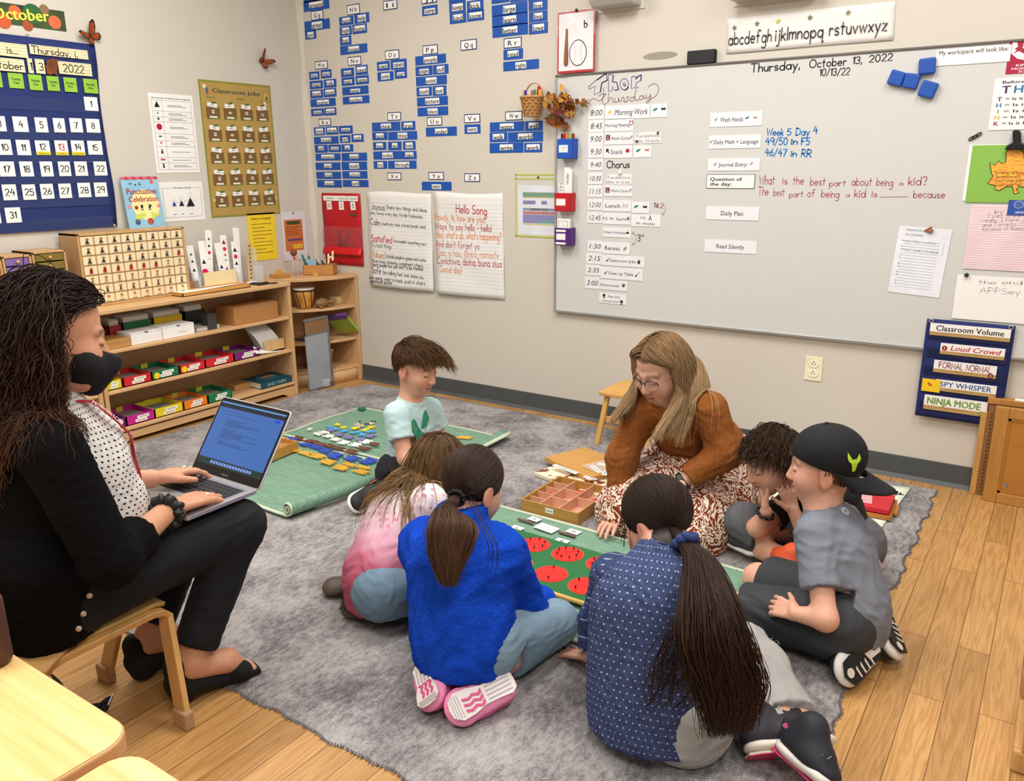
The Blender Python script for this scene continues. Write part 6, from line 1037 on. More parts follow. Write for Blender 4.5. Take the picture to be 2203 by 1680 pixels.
def work():
	oak=wood('#b98a45','x');mz=RZ+.0155
	f=Fr((1.0,-1.6,RZ+.0215),(1,.12,0),(-.12,1,0));t=wbox('wooden_box','open tan wooden box behind the laptop on the rolled mat',f,.26,.26,.05,wood('#bf883f','x'));MB().box((.01,.01,.02),(.25,.25,.03),f).build('inner_floor',wood('#b58342','x'),t)
	f=Fr((2.535,-1.29,RZ),(1,0,0),(0,1,0));W,D,H=.27,.31,.055;t=wbox('compartment_box','divided wooden box of red fraction pieces beside the green mat',f,W,D,H,oak,.007)
	pk=wood('#d9a788','y',.9);m=MB();x1,x2=.085,.175
	for q in(((x1-.002,.007,.004),(x1+.002,D-.007,H-.004)),((x2-.002,.007,.004),(x2+.002,D-.007,H-.004))):m.box(*q,f)
	for k in range(1,5):m.box((.007,D*k/5-.002,.004),(x1,D*k/5+.002,H-.006),f)
	for k in(1,2):m.box((x1,D*k/3-.002,.004),(x2,D*k/3+.002,H-.006),f)
	m.box((x2,D*.5-.002,.004),(W-.007,D*.5+.002,H-.006),f);m.build('divider',pk,t);MB().box((.007,.007,.004),(W-.007,D-.007,.006),f).build('lining',M('#e2a994',.7),t)
	g=Fr(f.p(0,0,0),(1,0,0),(0,0,1));l=MB().box((W*.44,H*.42,.0003),(W*.58,H*.82,.001),g).build('label',WHITE,t,bevel=.0);put(q:=MB(),g,'Fractions',W*.51,H*.62,.006,W*.1,.0013,.02);q.build('print',INK,l)
	red=M('#d21f26',.4);n=0
	def piece(pts,z,lab,tilt=(0,0)):
		gg=Fr(f.p(0,0,z),f.u+f.n*tilt[0],f.v+f.n*tilt[1]);m=MB();m.poly(pts,gg,0,.0035);tag(m.build('fraction_piece',red),lab,'fraction piece','red fraction pieces in the divided box')
	ar=lambda cx,cy,r,a0,a1:[(cx,cy)]+[(cx+r*math.cos(a),cy+r*math.sin(a))for a in np.linspace(a0,a1,12)]
	piece(ar(.185,.2,.07,.0,.95),.008,'large red circle sector in the back right compartment',(.0,.03));piece(ar(.185,.05,.06,-.3,.5),.008,'red circle sector in the front right compartment',(.0,.05));piece(ar(.1,.235,.06,-.1,.6),.008,'red sector in the back middle compartment',(.0,.08));piece(ar(.1,.15,.05,-.5,.1),.01,'thin dark red sector in the centre compartment')
	for i,(x,y)in enumerate(((.03,.02),(.04,.03),(.05,.018),(.06,.03))):piece([(x-.012,y-.008),(x+.014,y-.006),(x+.004,y+.014)],.008+.004*i,'red triangle piece piled in the front left compartment',(.15*(-1)**i,.3))
	piece([(.045,.085),(.075,.09),(.06,.11)],.008,'red triangle in the second left compartment',(.05,.2));piece([(.04,.145),(.06,.15),(.05,.165)],.008,'small red triangle in the third left compartment',(0,.2));piece([(.03,.205),(.07,.205),(.07,.222),(.03,.222)],.008,'red oblong piece in the fourth left compartment',(0,.1))
	f=Fr((2.338,-.785,RZ+.022),(.302,-.119,0),(.119,.302,0));W,D=.33,.25;t=thing('box_lid','flat tan wooden box lid holding paper slips beside the teacher','lid',f.p(W/2,D/2));MB().box((0,0,0),(W,D,.022),f).build('lid_board',wood('#c6924a','x'),t,bevel=.002)
	def slip(px,py,L,Wd,ang,text,lab,base,gr='white paper slips on the wooden lid',fr=f,h=.0225,k=0):
		q=onplane(px,py,fr.p(0,0,h),fr.n)-fr.o;g=fr.at(float(q@fr.u),float(q@fr.v),ang);g.o=g.o+fr.n*(h+.0009*k);o=MB().box((-L/2,-Wd/2,0),(L/2,Wd/2,.0007),g).build('paper_slip',M('#f2f1ee',.6));tag(o,lab,'paper slip',gr)
		if text:put(q:=MB(),g,text,0,0,min(.012,Wd*.35),min(L*.75,.012*len(text)*.75),.0009,.02);q.build('print',INK,o)
		return o
	slip(1216,1009,.15,.026,.12,'circumference','long white slip of one printed word on the wooden lid',0);slip(1282,1009,.1,.024,-.3,'numerator','white slip at the right end of the wooden lid',0,k=0);slip(1300,1000,.06,.03,.5,'','folded white slip half behind the long sleeve',0,k=1);slip(1302,1018,.06,.024,-.9,'half','white slip beside the brown sleeve',0,k=2);slip(1262,1026,.028,.022,.2,'4','small number slip at the front of the lid',0);slip(1268,1030,.028,.022,.1,'2','small number slip overlapping at the lid front',0,k=1);slip(1278,1031,.026,.02,-.1,'1','rightmost small number slip at the lid front',0,k=2)
	tag(MB().box((.2,.06,.0262),(.32,.2,.0268),f).build('clear_sheet',M('#e9ecec',.06,alpha=.22,vary=0)),'clear plastic sheet over slips on the wooden lid','plastic sheet')
	g=Fr((2.37,-.93,RZ+.002),(.95,-.2,0),(.2,.95,0));tt=NT('printed_cream');vv=tt.coord((22,22,22));tt.base(tt.ramp(tt.noise(vv,1,2,.5),[(.55,lin('#e9dfc0')),(.6,lin('#7a3524'))]));tag(MB().box((0,0,0),(.42,.2,.018),g).build('picture_book',tt.m,bevel=.002),'cream picture book with brown print under the wooden lid','book')
	z=mz+.001;f=Fr((2.57,-1.845,z),(1,0,0),(0,1,0));W,D=.62,.345;t=thing('circle_board','green board of red fraction circles lying on the green mat','board',f.p(W/2,D/2));MB().box((0,.012,0),(W,D,.016),f).build('green_board',M('#1d6a37',.45,vary=.04),t,bevel=.002);m=MB();m.tube([f.p(0,.006,.012),f.p(W,.006,.012)],.0085,10);m.build('front_edging',wood('#d4aa5e','x'),t);MB().box((W*.49,.012,.0161),(W*.492,D,.0165),f).build('seam',M('#5c8a63'),t)
	cs=[(2.645,-1.577,9),(2.785,-1.577,7),(2.925,-1.577,8),(3.065,-1.577,6),(2.67,-1.735,3),(2.81,-1.735,1),(2.952,-1.735,2),(3.09,-1.745,4)]
	nmz=['nine','seven','eight','six','three','one','two','four'];rim=M('#e8623f',.4);rd=M('#e0261f',.35,vary=.03);bk=M('#191919',.3)
	for(x,y,n),w in zip(cs,nmz):
		a,b=x-f.o[0],y-f.o[1];c=thing('fraction_circle','red fraction circle of %s parts on the green board'%w,'circle',f.p(a,b,.0165),'red fraction circles on the green board');MB().disc(f,a,b,.0585,h0=.0165,h1=.0172,n=40).build('rim',rim,c);m=MB();m.disc(f,a,b,.056,h0=.0172,h1=.0188,n=40);m.build('red_disc',rd,c);q=MB()
		for i in range(n):
			an=2*PI*(i+.5)/n+.3
			if n>1:q.box((.0,-.0004,.0189),(.056,.0004,.0191),f.at(a,b,an-PI/n))
		if q.v:q.build('cut_lines',M('#8f1512'),c)
		for i in range(n):
			an=2*PI*(i+.5)/n+.3;r=.038 if n>1 else 0;p=f.p(a+r*math.cos(an),b+r*math.sin(an),.0188);k_=MB();k_.lathe([(.0015,0),(.0015,.005),(.0034,.006),(.0036,.009),(.002,.0105)],p,n=8);k_.build('knob',bk,c)
	F=Fr((0,0,mz),(1,0,0),(0,1,0))
	for px,py,w,L,D_,lab,ang in((1150,1117,'3',.05,.034,"white number card 3 on the green mat",-.12),(1112,1136,'6',.05,.034,'white number card 6 beside the blue sleeve',-.1),(1176,1136,'',.09,.055,'larger blank white card in the middle of the mat',-.12),(1234,1144,'10',.054,.036,'white number card 10 on the green mat',-.08),(1209,1164,'8',.052,.034,'white number card 8 nearest the red circles',-.0)):
		p=PZ(px,py,mz);g=F.at(p[0],p[1],ang);o=tag(MB().box((-L/2,-D_/2,.0003),(L/2,D_/2,.0012),g).build('number_card',WHITE),lab,'number card','white number cards on the green mat');
		if w:put(q:=MB(),g,w,0,0,.014,None,.0014,.03);q.build('number',INK,o)
		else:put(q:=MB(),g,'-',0,0,.014,None,.0014);q.build('faint_dash',M('#b9b7b4'),o)
	for px,py,lab in((1131,1122,'brown strip beside the number card 3'),(1220,1151,'brown strip beside the number card 10')):p=PZ(px,py,mz);g=F.at(p[0],p[1],-.05);tag(MB().box((-.038,-.006,.0013),(.038,.006,.005),g).build('brown_strip',M('#6b5548',.7)),lab,'strip','brown strips on the green mat')
	m=MB();P=[(3.19,-.642),(3.804,-.69),(3.833,-.162),(3.149,-.239)];zz_=RZ+.004;m.grid(lambda u,v:tuple(((1-u)*(1-v)*np.array(P[0])+u*(1-v)*np.array(P[1])+u*v*np.array(P[2])+(1-u)*v*np.array(P[3])))+(zz_+.004*math.sin(7*u)*v+.02*max(0,u-.93)*v,),20,14);tag(m.build('felt_sheet',M('#e3e8d8',.8),smooth=True,solid=.002),'large off-white sheet on the rug behind the two boys','sheet')
	z=RZ+.0085;f=Fr((3.64,-.6,z),(1,.05,0),(-.05,1,0));t=wbox('wooden_tray','wooden tray under the red pad behind the boy in the cap',f,.185,.2,.018,wood('#b5762e','x'),cat='tray');MB().box((.185,.06,.0),(.2,.15,.014),f).build('handle',wood('#b5762e','y'),t,bevel=.003);o=tag(MB().box((.01,.01,.0185),(.175,.19,.04),f).build('red_pad',M('#c4202f',.5),bevel=.002),'thick red pad of paper in the wooden tray','pad');o=tag(MB().box((.0,.03,.0405),(.11,.21,.0412),f.at(.0,.0,.12)).build('pink_sheet',M('#e2a3ab',.6)),'pink printed sheet lying across the red pad','sheet');q=MB();[q.box((.02,.06+.03*i,.0414),(.09,.062+.03*i,.0416),f.at(0,0,.12))for i in range(4)];q.build('print',M('#c9707f'),o)
	p=PZ(1877,1055,z);m=MB();m.tube([p+V(-.003,-.02,.007),p+V(.002,.0,.007)],.0065,10,col=lin('#e9e7e2'));m.tube([p+V(.002,.0,.007),p+V(.004,.025,.007)],.0072,10,col=lin('#151517'));tag(m.build('marker_pen',ATT),'black and white marker lying on the off-white sheet','marker')
	p=PZ(1912,1060,z);t=thing('bead_string','tangle of black beads or cord on the off-white sheet','cord',p);m=MB();[m.tube([p+V(-.03+.008*i,-.012*math.sin(i*2),.005),p+V(-.024+.008*i,.014*math.cos(i),.008)],.005,6)for i in range(8)];m.ball(p+V(.045,.004,.005),.005,6);m.tube([p+V(.03,.0,.003),p+V(.06,.004,.003)],.0015,5);tag(m.build('beads',M('#131315',.6),t,smooth=True),kind='stuff')
work()
# ================= tables, chair, laptop, bag
def rrect(x0,y0,x1,y1,r,n=6):return[(cx+r*math.cos(a),cy+r*math.sin(a))for cx,cy,a0 in((x1-r,y1-r,0),(x0+r,y1-r,PI/2),(x0+r,y0+r,PI),(x1-r,y0+r,1.5*PI))for a in np.linspace(a0,a0+PI/2,n)]
def tables():
	def topm():
		t=NT('maple_laminate');t.rough(.35,.4);a=t.noise(t.coord((2.2,60,1)),1,4,.6);t.base(t.ramp(a,[(.3,lin('#dcb06c')),(.5,lin('#e6bf7e')),(.7,lin('#ecca8e'))]));return t.m
	tm=topm();em=M('#c99a68',.45);
	for x0,x1,y1,lab in((1.95,3.178,-3.326,'maple laminate classroom table at the lower left'),(3.197,3.86,-3.352,'second maple laminate table at the bottom edge of the photo')):
		y0=-4.0 if x0<3 else-3.85;t=thing('table',lab,'table',((x0+x1)/2,(y0+y1)/2,0));MB().poly(rrect(x0+.004,y0+.004,x1-.004,y1-.004,.045),FLOOR,.545,.551).build('laminate_top',tm,t);MB().poly(rrect(x0,y0,x1,y1,.05),FLOOR,.518,.5495).build('edge_band',em,t,bevel=.004)
		for x in(x0+.07,x1-.07):
			for y in(y0+.07,y1-.07):m=MB();m.tube([(x,y,0),(x,y,.52)],[.022,.028],12);m.build('leg',em,t,smooth=True)
	m=MB();p=PZ(-6,1425,.552);m.lathe([(.022,0),(.026,.01),(.026,.12),(.023,.125)],p,n=20);tag(m.build('brown_cup',M('#4a2f22',.4),smooth=True),'dark brown cup standing on the table at the left edge','cup')
tables()
def chair():
	t=thing('child_chair','bentwood birch chair under the seated woman','chair',(2.366,-3.0,0));w=wood('#d3a461','y',.88);wz=wood('#cf9f5e','z',.88);ply=M('#a9773e',.5);cx=2.366
	for s,foot,rail in((1,.178,.092),(-1,.178,.092)):
		P=[(cx+s*foot,-2.874,.02),(cx+s*(rail+.012),-2.842,.25),(cx+s*(rail+.003),-2.836,.275),(cx+s*rail,-2.85,.293),(cx+s*rail,-2.88,.3),(cx+s*rail,-3.0,.3),(cx+s*rail,-3.1,.3),(cx+s*rail,-3.135,.293),(cx+s*(rail+.003),-3.15,.275),(cx+s*(rail+.012),-3.145,.25),(cx+s*foot,-3.2,.02)]
		m=MB();vs=[]
		for i,p in enumerate(P):
			p=V(*p);d=nrm(V(*P[min(i+1,10)])-V(*P[max(i-1,0)]));n=nrm(np.cross(d,(1,0,0)));wd_=V(1,0,0);wd_=nrm(wd_-d*(wd_@d));hw=.024;th=.0085
			vs+=[p+wd_*hw+n*th,p-wd_*hw+n*th,p-wd_*hw-n*th,p+wd_*hw-n*th]
		fs=[(4*i+j,4*i+(j+1)%4,4*i+4+(j+1)%4,4*i+4+j)for i in range(10)for j in range(4)]+[(0,1,2,3),(43,42,41,40)];m.add(vs,fs);leg=m.build('leg_frame',wz,t,bevel=.003)
		q=MB()
		for k in(-.0028,.0028):q.tube([V(*p)+V(s*.0243 if s>0 else-.0243,0,0)+nrm(np.cross(nrm(V(*P[min(i+1,10)])-V(*P[max(i-1,0)])),(1,0,0)))*k for i,p in enumerate(P)],.0009,4)
		q.build('ply_line',ply,leg)
		for p in(P[0],P[-1]):MB().box((p[0]-.028,p[1]-.014,.0005),(p[0]+.028,p[1]+.014,.05)).build('rubber_boot',M('#b08a66',.6),leg,bevel=.005)
	prof=[(-2.835,.305),(-2.86,.314),(-2.95,.312),(-3.08,.314),(-3.17,.322),(-3.215,.345),(-3.235,.39),(-3.25,.46),(-3.27,.6)]
	m=MB();m.grid(lambda u,v:(cx-.095+.19*u if v<.5 else cx-.165+.33*u,prof[round(v*8)][0],prof[round(v*8)][1]+.0),4,8);m.build('seat_and_back',w,t,smooth=True,solid=.011,bevel=.0)
chair()
def laptop():
	x0,x1,yb,yh,z=2.196,2.5,-2.772,-2.545,.519;t=thing('laptop','silver laptop open on the lap of the seated woman','laptop',(2.35,-2.66,z));al=M('#b9b4b3',.3,metal=.55);alr=M('#c9c8c8',.35,metal=.3)
	MB().poly(rrect(x0,yb,x1,yh,.012),FLOOR,z,z+.012).build('base',al,t,bevel=.002)
	zt=z+.0122;f=Fr((x0,yb,zt),(1,0,0),(0,1,0));W,D=x1-x0,yh-yb
	kb=MB().box((W*.06,D*.42,0),(W*.94,D*.9,.0003),f).build('keyboard',M('#77757a',.5),t);m=MB()
	for r in range(6):
		n=14 if r else 10;y0=D*(.425+.078*r);h=D*(.066 if r<5 else .04);ws=[1]*n
		if r==0:ws=[1,1,1,1.2,5,1.2,1,1,1,1]
		elif r in(1,2,3):ws[0]=1.4;ws[-1]=1.6
		tot=sum(ws);x=W*.065
		for k in ws:w_=W*.87*k/tot;m.box((x+.001,y0,.0003),(x+w_-.001,y0+h,.0014),f);x+=w_
	tag(m.build('key',M('#17171a',.5),kb),kind='stuff');MB().box((W*.3,D*.03,.0001),(W*.7,D*.38,.0004),f).build('trackpad',M('#a9a3a2',.25,metal=.3),t)
	a=V(x0,yh,z+.008);b=V(x0,-2.408,.7185);f=Fr(a,(1,0,0),b-a);H=np.linalg.norm(b-a);MB().poly(rrect(0,0,W,H,.011),f,-.0065,-.001).build('lid',alr,t,bevel=.0015);MB().poly(rrect(.003,.003,W-.003,H-.003,.009),f,-.001,-.0002).build('bezel',M('#0c0c0e',.3),t)
	def emi(c,s):k=NT('screen_light');k.b.inputs['Base Color'].default_value=(0,0,0,1);k.b.inputs['Emission Color'].default_value=lin(c);k.b.inputs['Emission Strength'].default_value=s;k.rough(.2);return k.m
	x=lambda u:W*(.035+.93*u);y=lambda v:H*(.12+.83*v);R=lambda m,u0,v0,u1,v1,h:m.box((x(u0),y(v0),h),(x(u1),y(v1),h+.0001),f)
	s=R(MB(),0,0,1,1,0).build('screen',emi('#163f36',.6),t);R(MB(),0,.1,1,.9,.0002).build('page',emi('#4a80d2',.62),s);R(MB(),0,.9,1,1,.0002).build('browser_bar',emi('#20283c',.7),s);R(MB(),.0,.965,1,.99,.0004).build('menu_bar',emi('#5f94cf',.9),s);R(MB(),.2,.02,.86,.085,.0002).build('dock',emi('#22335e',.8),s);m=MB()
	for i in range(15):R(m,.21+.043*i,.03,.21+.043*i+.03,.075,.0004)
	tag(m.build('dock_icon',emi('#7f9fe0',.9),s),kind='stuff');m=MB();
	for i,(u0,u1)in enumerate(((.18,.5),(.18,.42),(.18,.74),(.18,.6),(.18,.42),(0,0),(.18,.4),(.18,.36),(.18,.72),(.18,.52),(.18,.5),(.18,.74),(.18,.34),(0,0),(.18,.3),(.18,.56),(.18,.66))):
		if u1:R(m,u0,.72-.024*i,u1,.727-.024*i,.0004)
	R(m,.04,.85,.4,.856,.0004);R(m,.1,.8,.6,.806,.0004);m.build('document_text',emi('#22366a',.7),s);R(MB(),.88,.84,.95,.88,.0004).build('share_button',emi('#2436c8',1),s);put(q:=MB(),f,'MacBook',W*.5,H*.055,.006,.03,.0003);q.build('maker_name',M('#8a8a8c'),t)
laptop()
def bag():
	p=PZ(215,1500,.0);t=thing('black_bag','black bag with a white-edged strap on the floor under the table','bag',(2.22,-3.08,0));m=MB();m.ball((2.2,-3.08,.07),.12,20,(1.0,.62,.56));m.build('bag_body',M('#0d0d0f',.8,bump=.3),t,smooth=True);q=PZ(240,1515,.03);m=MB();m.tube([V(2.3,-3.04,.05),q+V(-.02,-.02,.0),q+V(.0,.0,.02),q+V(.005,-.02,.0),q+V(-.02,-.04,-.01)],.008,6);m.build('strap',M('#111113',.7),t,smooth=True);m=MB();m.tube([q+V(-.015,-.01,.018),q+V(.006,.004,.03),q+V(.012,-.015,.012)],.0022,5);m.build('white_edging',M('#e9e6e0'),t,smooth=True)
bag()
# ================= people: smooth bodies grown from limbs, clothes grown over the same limbs
class Sdf:
	def __init__(s):s.p=[]
	def rc(s,a,b,ra,rb=None,k=.02,flat=None,sub=False):
		"""tapered limb from a to b; flat = (direction, factor) squeezes it along that direction"""
		s.p.append(('c',V(*a),V(*b),ra,ra if rb is None else rb,k,flat,sub));return s
	def el(s,c,r,R=None,k=.02,sub=False):s.p.append(('e',V(*c),V(*r),np.eye(3)if R is None else np.array(R,float),0,k,None,sub));return s
	def copy(s,grow=0.):
		o=Sdf()
		for t,a,b,c,d,k,fl,sub in s.p:o.p.append((t,a,b,c+grow,d+grow,k,fl,sub)if t=='c'else(t,a,b+grow,c,d,k,fl,sub))
		return o
	def add(s,*os):
		for o in os:s.p+=o.p
		return s
	def bounds(s):
		lo,hi=[],[]
		for t,a,b,c,d,k,fl,sub in s.p:
			if sub:continue
			if t=='c':r=max(c,d);lo+=[np.minimum(a,b)-r];hi+=[np.maximum(a,b)+r]
			else:r=b.max();lo+=[a-r];hi+=[a+r]
		return np.min(lo,0),np.max(hi,0)
	def mesh(s,vox,cut=None,warp=None):
		lo,hi=s.bounds();lo=lo-3*vox-.004;n=np.ceil((hi+3*vox+.004-lo)/vox).astype(int)+1
		D=np.full(n,.06,np.float32);ax=[lo[i]+vox*np.arange(n[i])for i in range(3)]
		for t,a,b,c,d,k,fl,sub in s.p:
			if t=='c':r=max(c,d);l_,h_=np.minimum(a,b)-r,np.maximum(a,b)+r
			else:r=b.max();l_,h_=a-r,a+r
			m=k+2*vox;i0=np.maximum(0,np.floor((l_-m-lo)/vox).astype(int));i1=np.minimum(n,np.ceil((h_+m-lo)/vox).astype(int)+1)
			if(i1<=i0).any():continue
			sl=tuple(slice(i0[q],i1[q])for q in range(3));G_=np.meshgrid(*[ax[q][sl[q]]for q in range(3)],indexing='ij');P=[g.astype(np.float32)for g in G_]
			if t=='c':
				ab=b-a;L2=max(1e-9,float(ab@ab));Q=[P[q]-np.float32(a[q])for q in range(3)];h=np.clip((Q[0]*ab[0]+Q[1]*ab[1]+Q[2]*ab[2])/L2,0,1)
				Q=[Q[q]-h*np.float32(ab[q])for q in range(3)]
				if fl is not None:
					nn,f=fl;comp=(Q[0]*nn[0]+Q[1]*nn[1]+Q[2]*nn[2])*(f-1);Q=[Q[q]+comp*np.float32(nn[q])for q in range(3)]
				e=np.sqrt(Q[0]**2+Q[1]**2+Q[2]**2)-(c+(d-c)*h)
			else:
				Q=[P[q]-np.float32(a[q])for q in range(3)];U=[sum(Q[q]*np.float32(c[q][w])for q in range(3))for w in range(3)]
				k0=np.sqrt(sum((U[w]/b[w])**2 for w in range(3)));k1=np.sqrt(sum((U[w]/b[w]**2)**2 for w in range(3)))+1e-6;e=k0*(k0-1)/k1
			o=D[sl]
			if sub:e=-e;h=np.maximum(k-np.abs(o-e),0)/k;D[sl]=np.maximum(o,e)+h*h*k*.25
			else:h=np.maximum(k-np.abs(o-e),0)/k;D[sl]=np.minimum(o,e)-h*h*k*.25
		if cut is not None:
			G_=np.meshgrid(*ax,indexing='ij',sparse=True)
			for p,nn,r in cut:
				nn=nrm(nn);e=(G_[0]-p[0])*nn[0]+(G_[1]-p[1])*nn[1]+(G_[2]-p[2])*nn[2];q=np.sqrt((G_[0]-p[0])**2+(G_[1]-p[1])**2+(G_[2]-p[2])**2)-r
				D=np.maximum(D,np.minimum(e,-q).astype(np.float32))
		v,f=snets(D);v=v*vox+lo
		return v,f
def snets(D):
	S_=D<0;n=np.array(D.shape)-1;cnt=np.zeros(n,np.int8)
	cs=[(i,j,k)for i in(0,1)for j in(0,1)for k in(0,1)];sh=lambda A,c:A[c[0]:c[0]+n[0],c[1]:c[1]+n[1],c[2]:c[2]+n[2]]
	for c in cs:cnt+=sh(S_,c)
	act=np.argwhere((cnt>0)&(cnt<8));idx=np.full(n,-1,np.int32);idx[tuple(act.T)]=np.arange(len(act))
	val={c:D[act[:,0]+c[0],act[:,1]+c[1],act[:,2]+c[2]]for c in cs};acc=np.zeros((len(act),3),np.float32);num=np.zeros(len(act),np.float32)
	for a in cs:
		for ax in range(3):
			if a[ax]:continue
			b=list(a);b[ax]=1;va,vb=val[a],val[tuple(b)];m=(va<0)!=(vb<0);t=np.where(m,va/np.where(m,va-vb,1),0)
			p=np.array(a,np.float32)[None].repeat(len(act),0);p[:,ax]+=t;acc+=p*m[:,None];num+=m
	v=act+acc/np.maximum(num,1)[:,None];F=[]
	for ax in range(3):
		u,w=(ax+1)%3,(ax+2)%3;lo=[slice(None)]*3;hi=[slice(None)]*3;lo[ax]=slice(0,n[ax]);hi[ax]=slice(1,n[ax]+1);A,B=S_[tuple(lo)],S_[tuple(hi)];e=np.argwhere(A!=B);e=e[(e[:,u]>0)&(e[:,w]>0)&(e[:,u]<n[u])&(e[:,w]<n[w])];flip=A[tuple(e.T)]
		def cell(du,dw):q=e.copy();q[:,u]-=du;q[:,w]-=dw;return idx[tuple(q.T)]
		q=np.stack([cell(1,1),cell(0,1),cell(0,0),cell(1,0)],1);q[~flip]=q[~flip][:,::-1];F.append(q)
	f=np.concatenate(F);f=f[(f>=0).all(1)];return v,f
def vnormals(v,f):
	n=np.zeros_like(v);a=np.cross(v[f[:,2]]-v[f[:,0]],v[f[:,3]]-v[f[:,1]])
	for i in range(4):np.add.at(n,f[:,i],a)
	return n/(np.linalg.norm(n,axis=1,keepdims=True)+1e-12)
def relax(v,f,it=2,w=.5):
	for _ in range(it):
		s=np.zeros_like(v);c=np.zeros(len(v))
		for i in range(4):np.add.at(s,f[:,i],v[f[:,(i+1)%4]]+v[f[:,i-1]]);np.add.at(c,f[:,i],2)
		v=v+w*(s/np.maximum(c,1)[:,None]-v)
	return v
def folds(v,amp,freq,seed=0,ax=(0,0,1)):
	"""cloth folds: broad ridges running mostly across ax"""
	r=np.random.RandomState(seed);out=np.zeros(len(v));ax=nrm(ax);freq=freq*3.6;amp=amp*.62
	w=sum(np.sin(v@(r.randn(3)*freq*.35)+r.rand()*6)for _ in range(3))
	for i in range(4):d=nrm(ax+.55*r.randn(3));out+=(1-np.abs(np.sin(v@d*freq*(.7+.25*i)+1.3*w+r.rand()*6)))*(.8**i)
	return amp*(out/2-.6)
def cloth(name,sdf,mat,parent,vox=.006,cut=None,fold=(.004,26),seed=1,ax=(0,0,1),col=None,uv=None,it=2,fuzz=0):
	v,f=sdf.mesh(vox,cut);v=relax(v,f,it);n=vnormals(v,f)
	if fold:v=v+n*folds(v,fold[0],fold[1],seed,ax)[:,None]
	if fuzz:r=np.random.RandomState(seed);v=v+n*(fuzz*r.randn(len(v)))[:,None]
	v[:,2]=np.maximum(v[:,2],RZ+.0015)
	return mesh_np(name,v,f,mat,parent,col=None if col is None else col(v),uv=None if uv is None else uv(v))
def frame_of(f,up=(0,0,1)):f=nrm(f);r=nrm(np.cross(f,up));return np.stack([r,f,np.cross(r,f)],1)
def head(S_,c,R,s=1.,child=False):
	"""c = middle of the head, R = right/forward/up columns, s = size; returns local-to-world"""
	L=lambda x,y,z:c+R@(V(x,y,z)*s)
	E=lambda x,y,z,a,b,d,k=.012,sub=False:S_.el(L(x,y,z),V(a,b,d)*s,R,k*s,sub)
	K=lambda p,q,a,b=None,k=.01:S_.rc(L(*p),L(*q),a*s,None if b is None else b*s,k*s)
	E(0,-.012,.03,.075,.094,.085);E(0,.024,-.042,.057 if not child else .06,.062,.07,.03);S_.rc(L(-.022,.052,-.092),L(.022,.052,-.092),.024*s,None,.03*s)
	for q in(-1,1):
		E(q*.036,.05,-.04,.03,.034,.034,.03);E(q*.031,.098,-.004,.016,.02,.011,.016,True);E(q*.031,.0745,-.004,.0145,.0135,.0125,.003)
		E(q*.078,-.012,-.016,.008,.02,.032,.008);E(q*.088,-.004,-.012,.006,.011,.02,.006,True);K((q*.07,-.002,-.038),(q*.074,-.006,-.045),.008)
		K((q*.012,.081,.017),(q*.045,.068,.02),.0085,.006,.014);E(q*.0105,.092,-.042,.0075,.009,.007,.006)
	K((0,.08,.006),(0,.1,-.034),.0085,.0115,.016);E(0,.1025,-.038,.0095,.0095,.008,.006)
	K((-.021,.077,-.0655),(0,.0895,-.067),.005,.0066,.008);K((.021,.077,-.0655),(0,.0895,-.067),.005,.0066,.008);K((-.014,.079,-.0765),(.014,.079,-.0765),.0075,.0075,.007)
	return L
def headcol(v,c,R,s,skin,lip,brow=(.1,.06,.04),lash=True,blush=.0):
	"""colours of the skin itself: lips, brows, lash line, a little redness of cheeks, nose and ears"""
	q=(v-c)@R/s;col=np.tile(np.array(skin),(len(v),1));near=(np.abs(q)<.16).all(1)&(q[:,1]>.02)
	def blend(w,c2):nonlocal col;w=np.clip(w,0,1)[:,None];col=col*(1-w)+w*np.array(c2)
	x,y,z=np.abs(q[:,0]),q[:,1],q[:,2];red=np.array(skin)*np.array((1.02,.72,.66))
	if blush:blend(near*blush*np.exp(-(((x-.04)/.02)**2+((z+.04)/.018)**2)),red);blend(near*blush*np.exp(-((x/.014)**2+((z+.036)/.012)**2)),red);blend(blush*np.exp(-(((x-.08)/.015)**2+(q[:,1]/.03)**2+((z+.015)/.035)**2)),red)
	lz=-.0715+9*x*x;blend(near*(x<.0235)*(y>.06)*np.exp(-((z-lz)/(.0085*np.sqrt(np.maximum(.02,1-(x/.0245)**2))))**4),lip);blend(.75*near*(x<.019)*(y>.07)*np.exp(-((z+.0725-9*x*x)/.0016)**2),np.array(lip)*.35)
	blend(.85*near*(x>.014)*(x<.05)*np.exp(-((z-(.021+.12*(x-.014)-3.2*(x-.014)**2))/.0048)**2),brow)
	if lash:blend(.9*near*(x>.017)*(x<.0455)*(y>.06)*np.exp(-((z-(-.0095+14*(x-.031)**2))/.0022)**2),(.03,.02,.015))
	return col
KN=[]
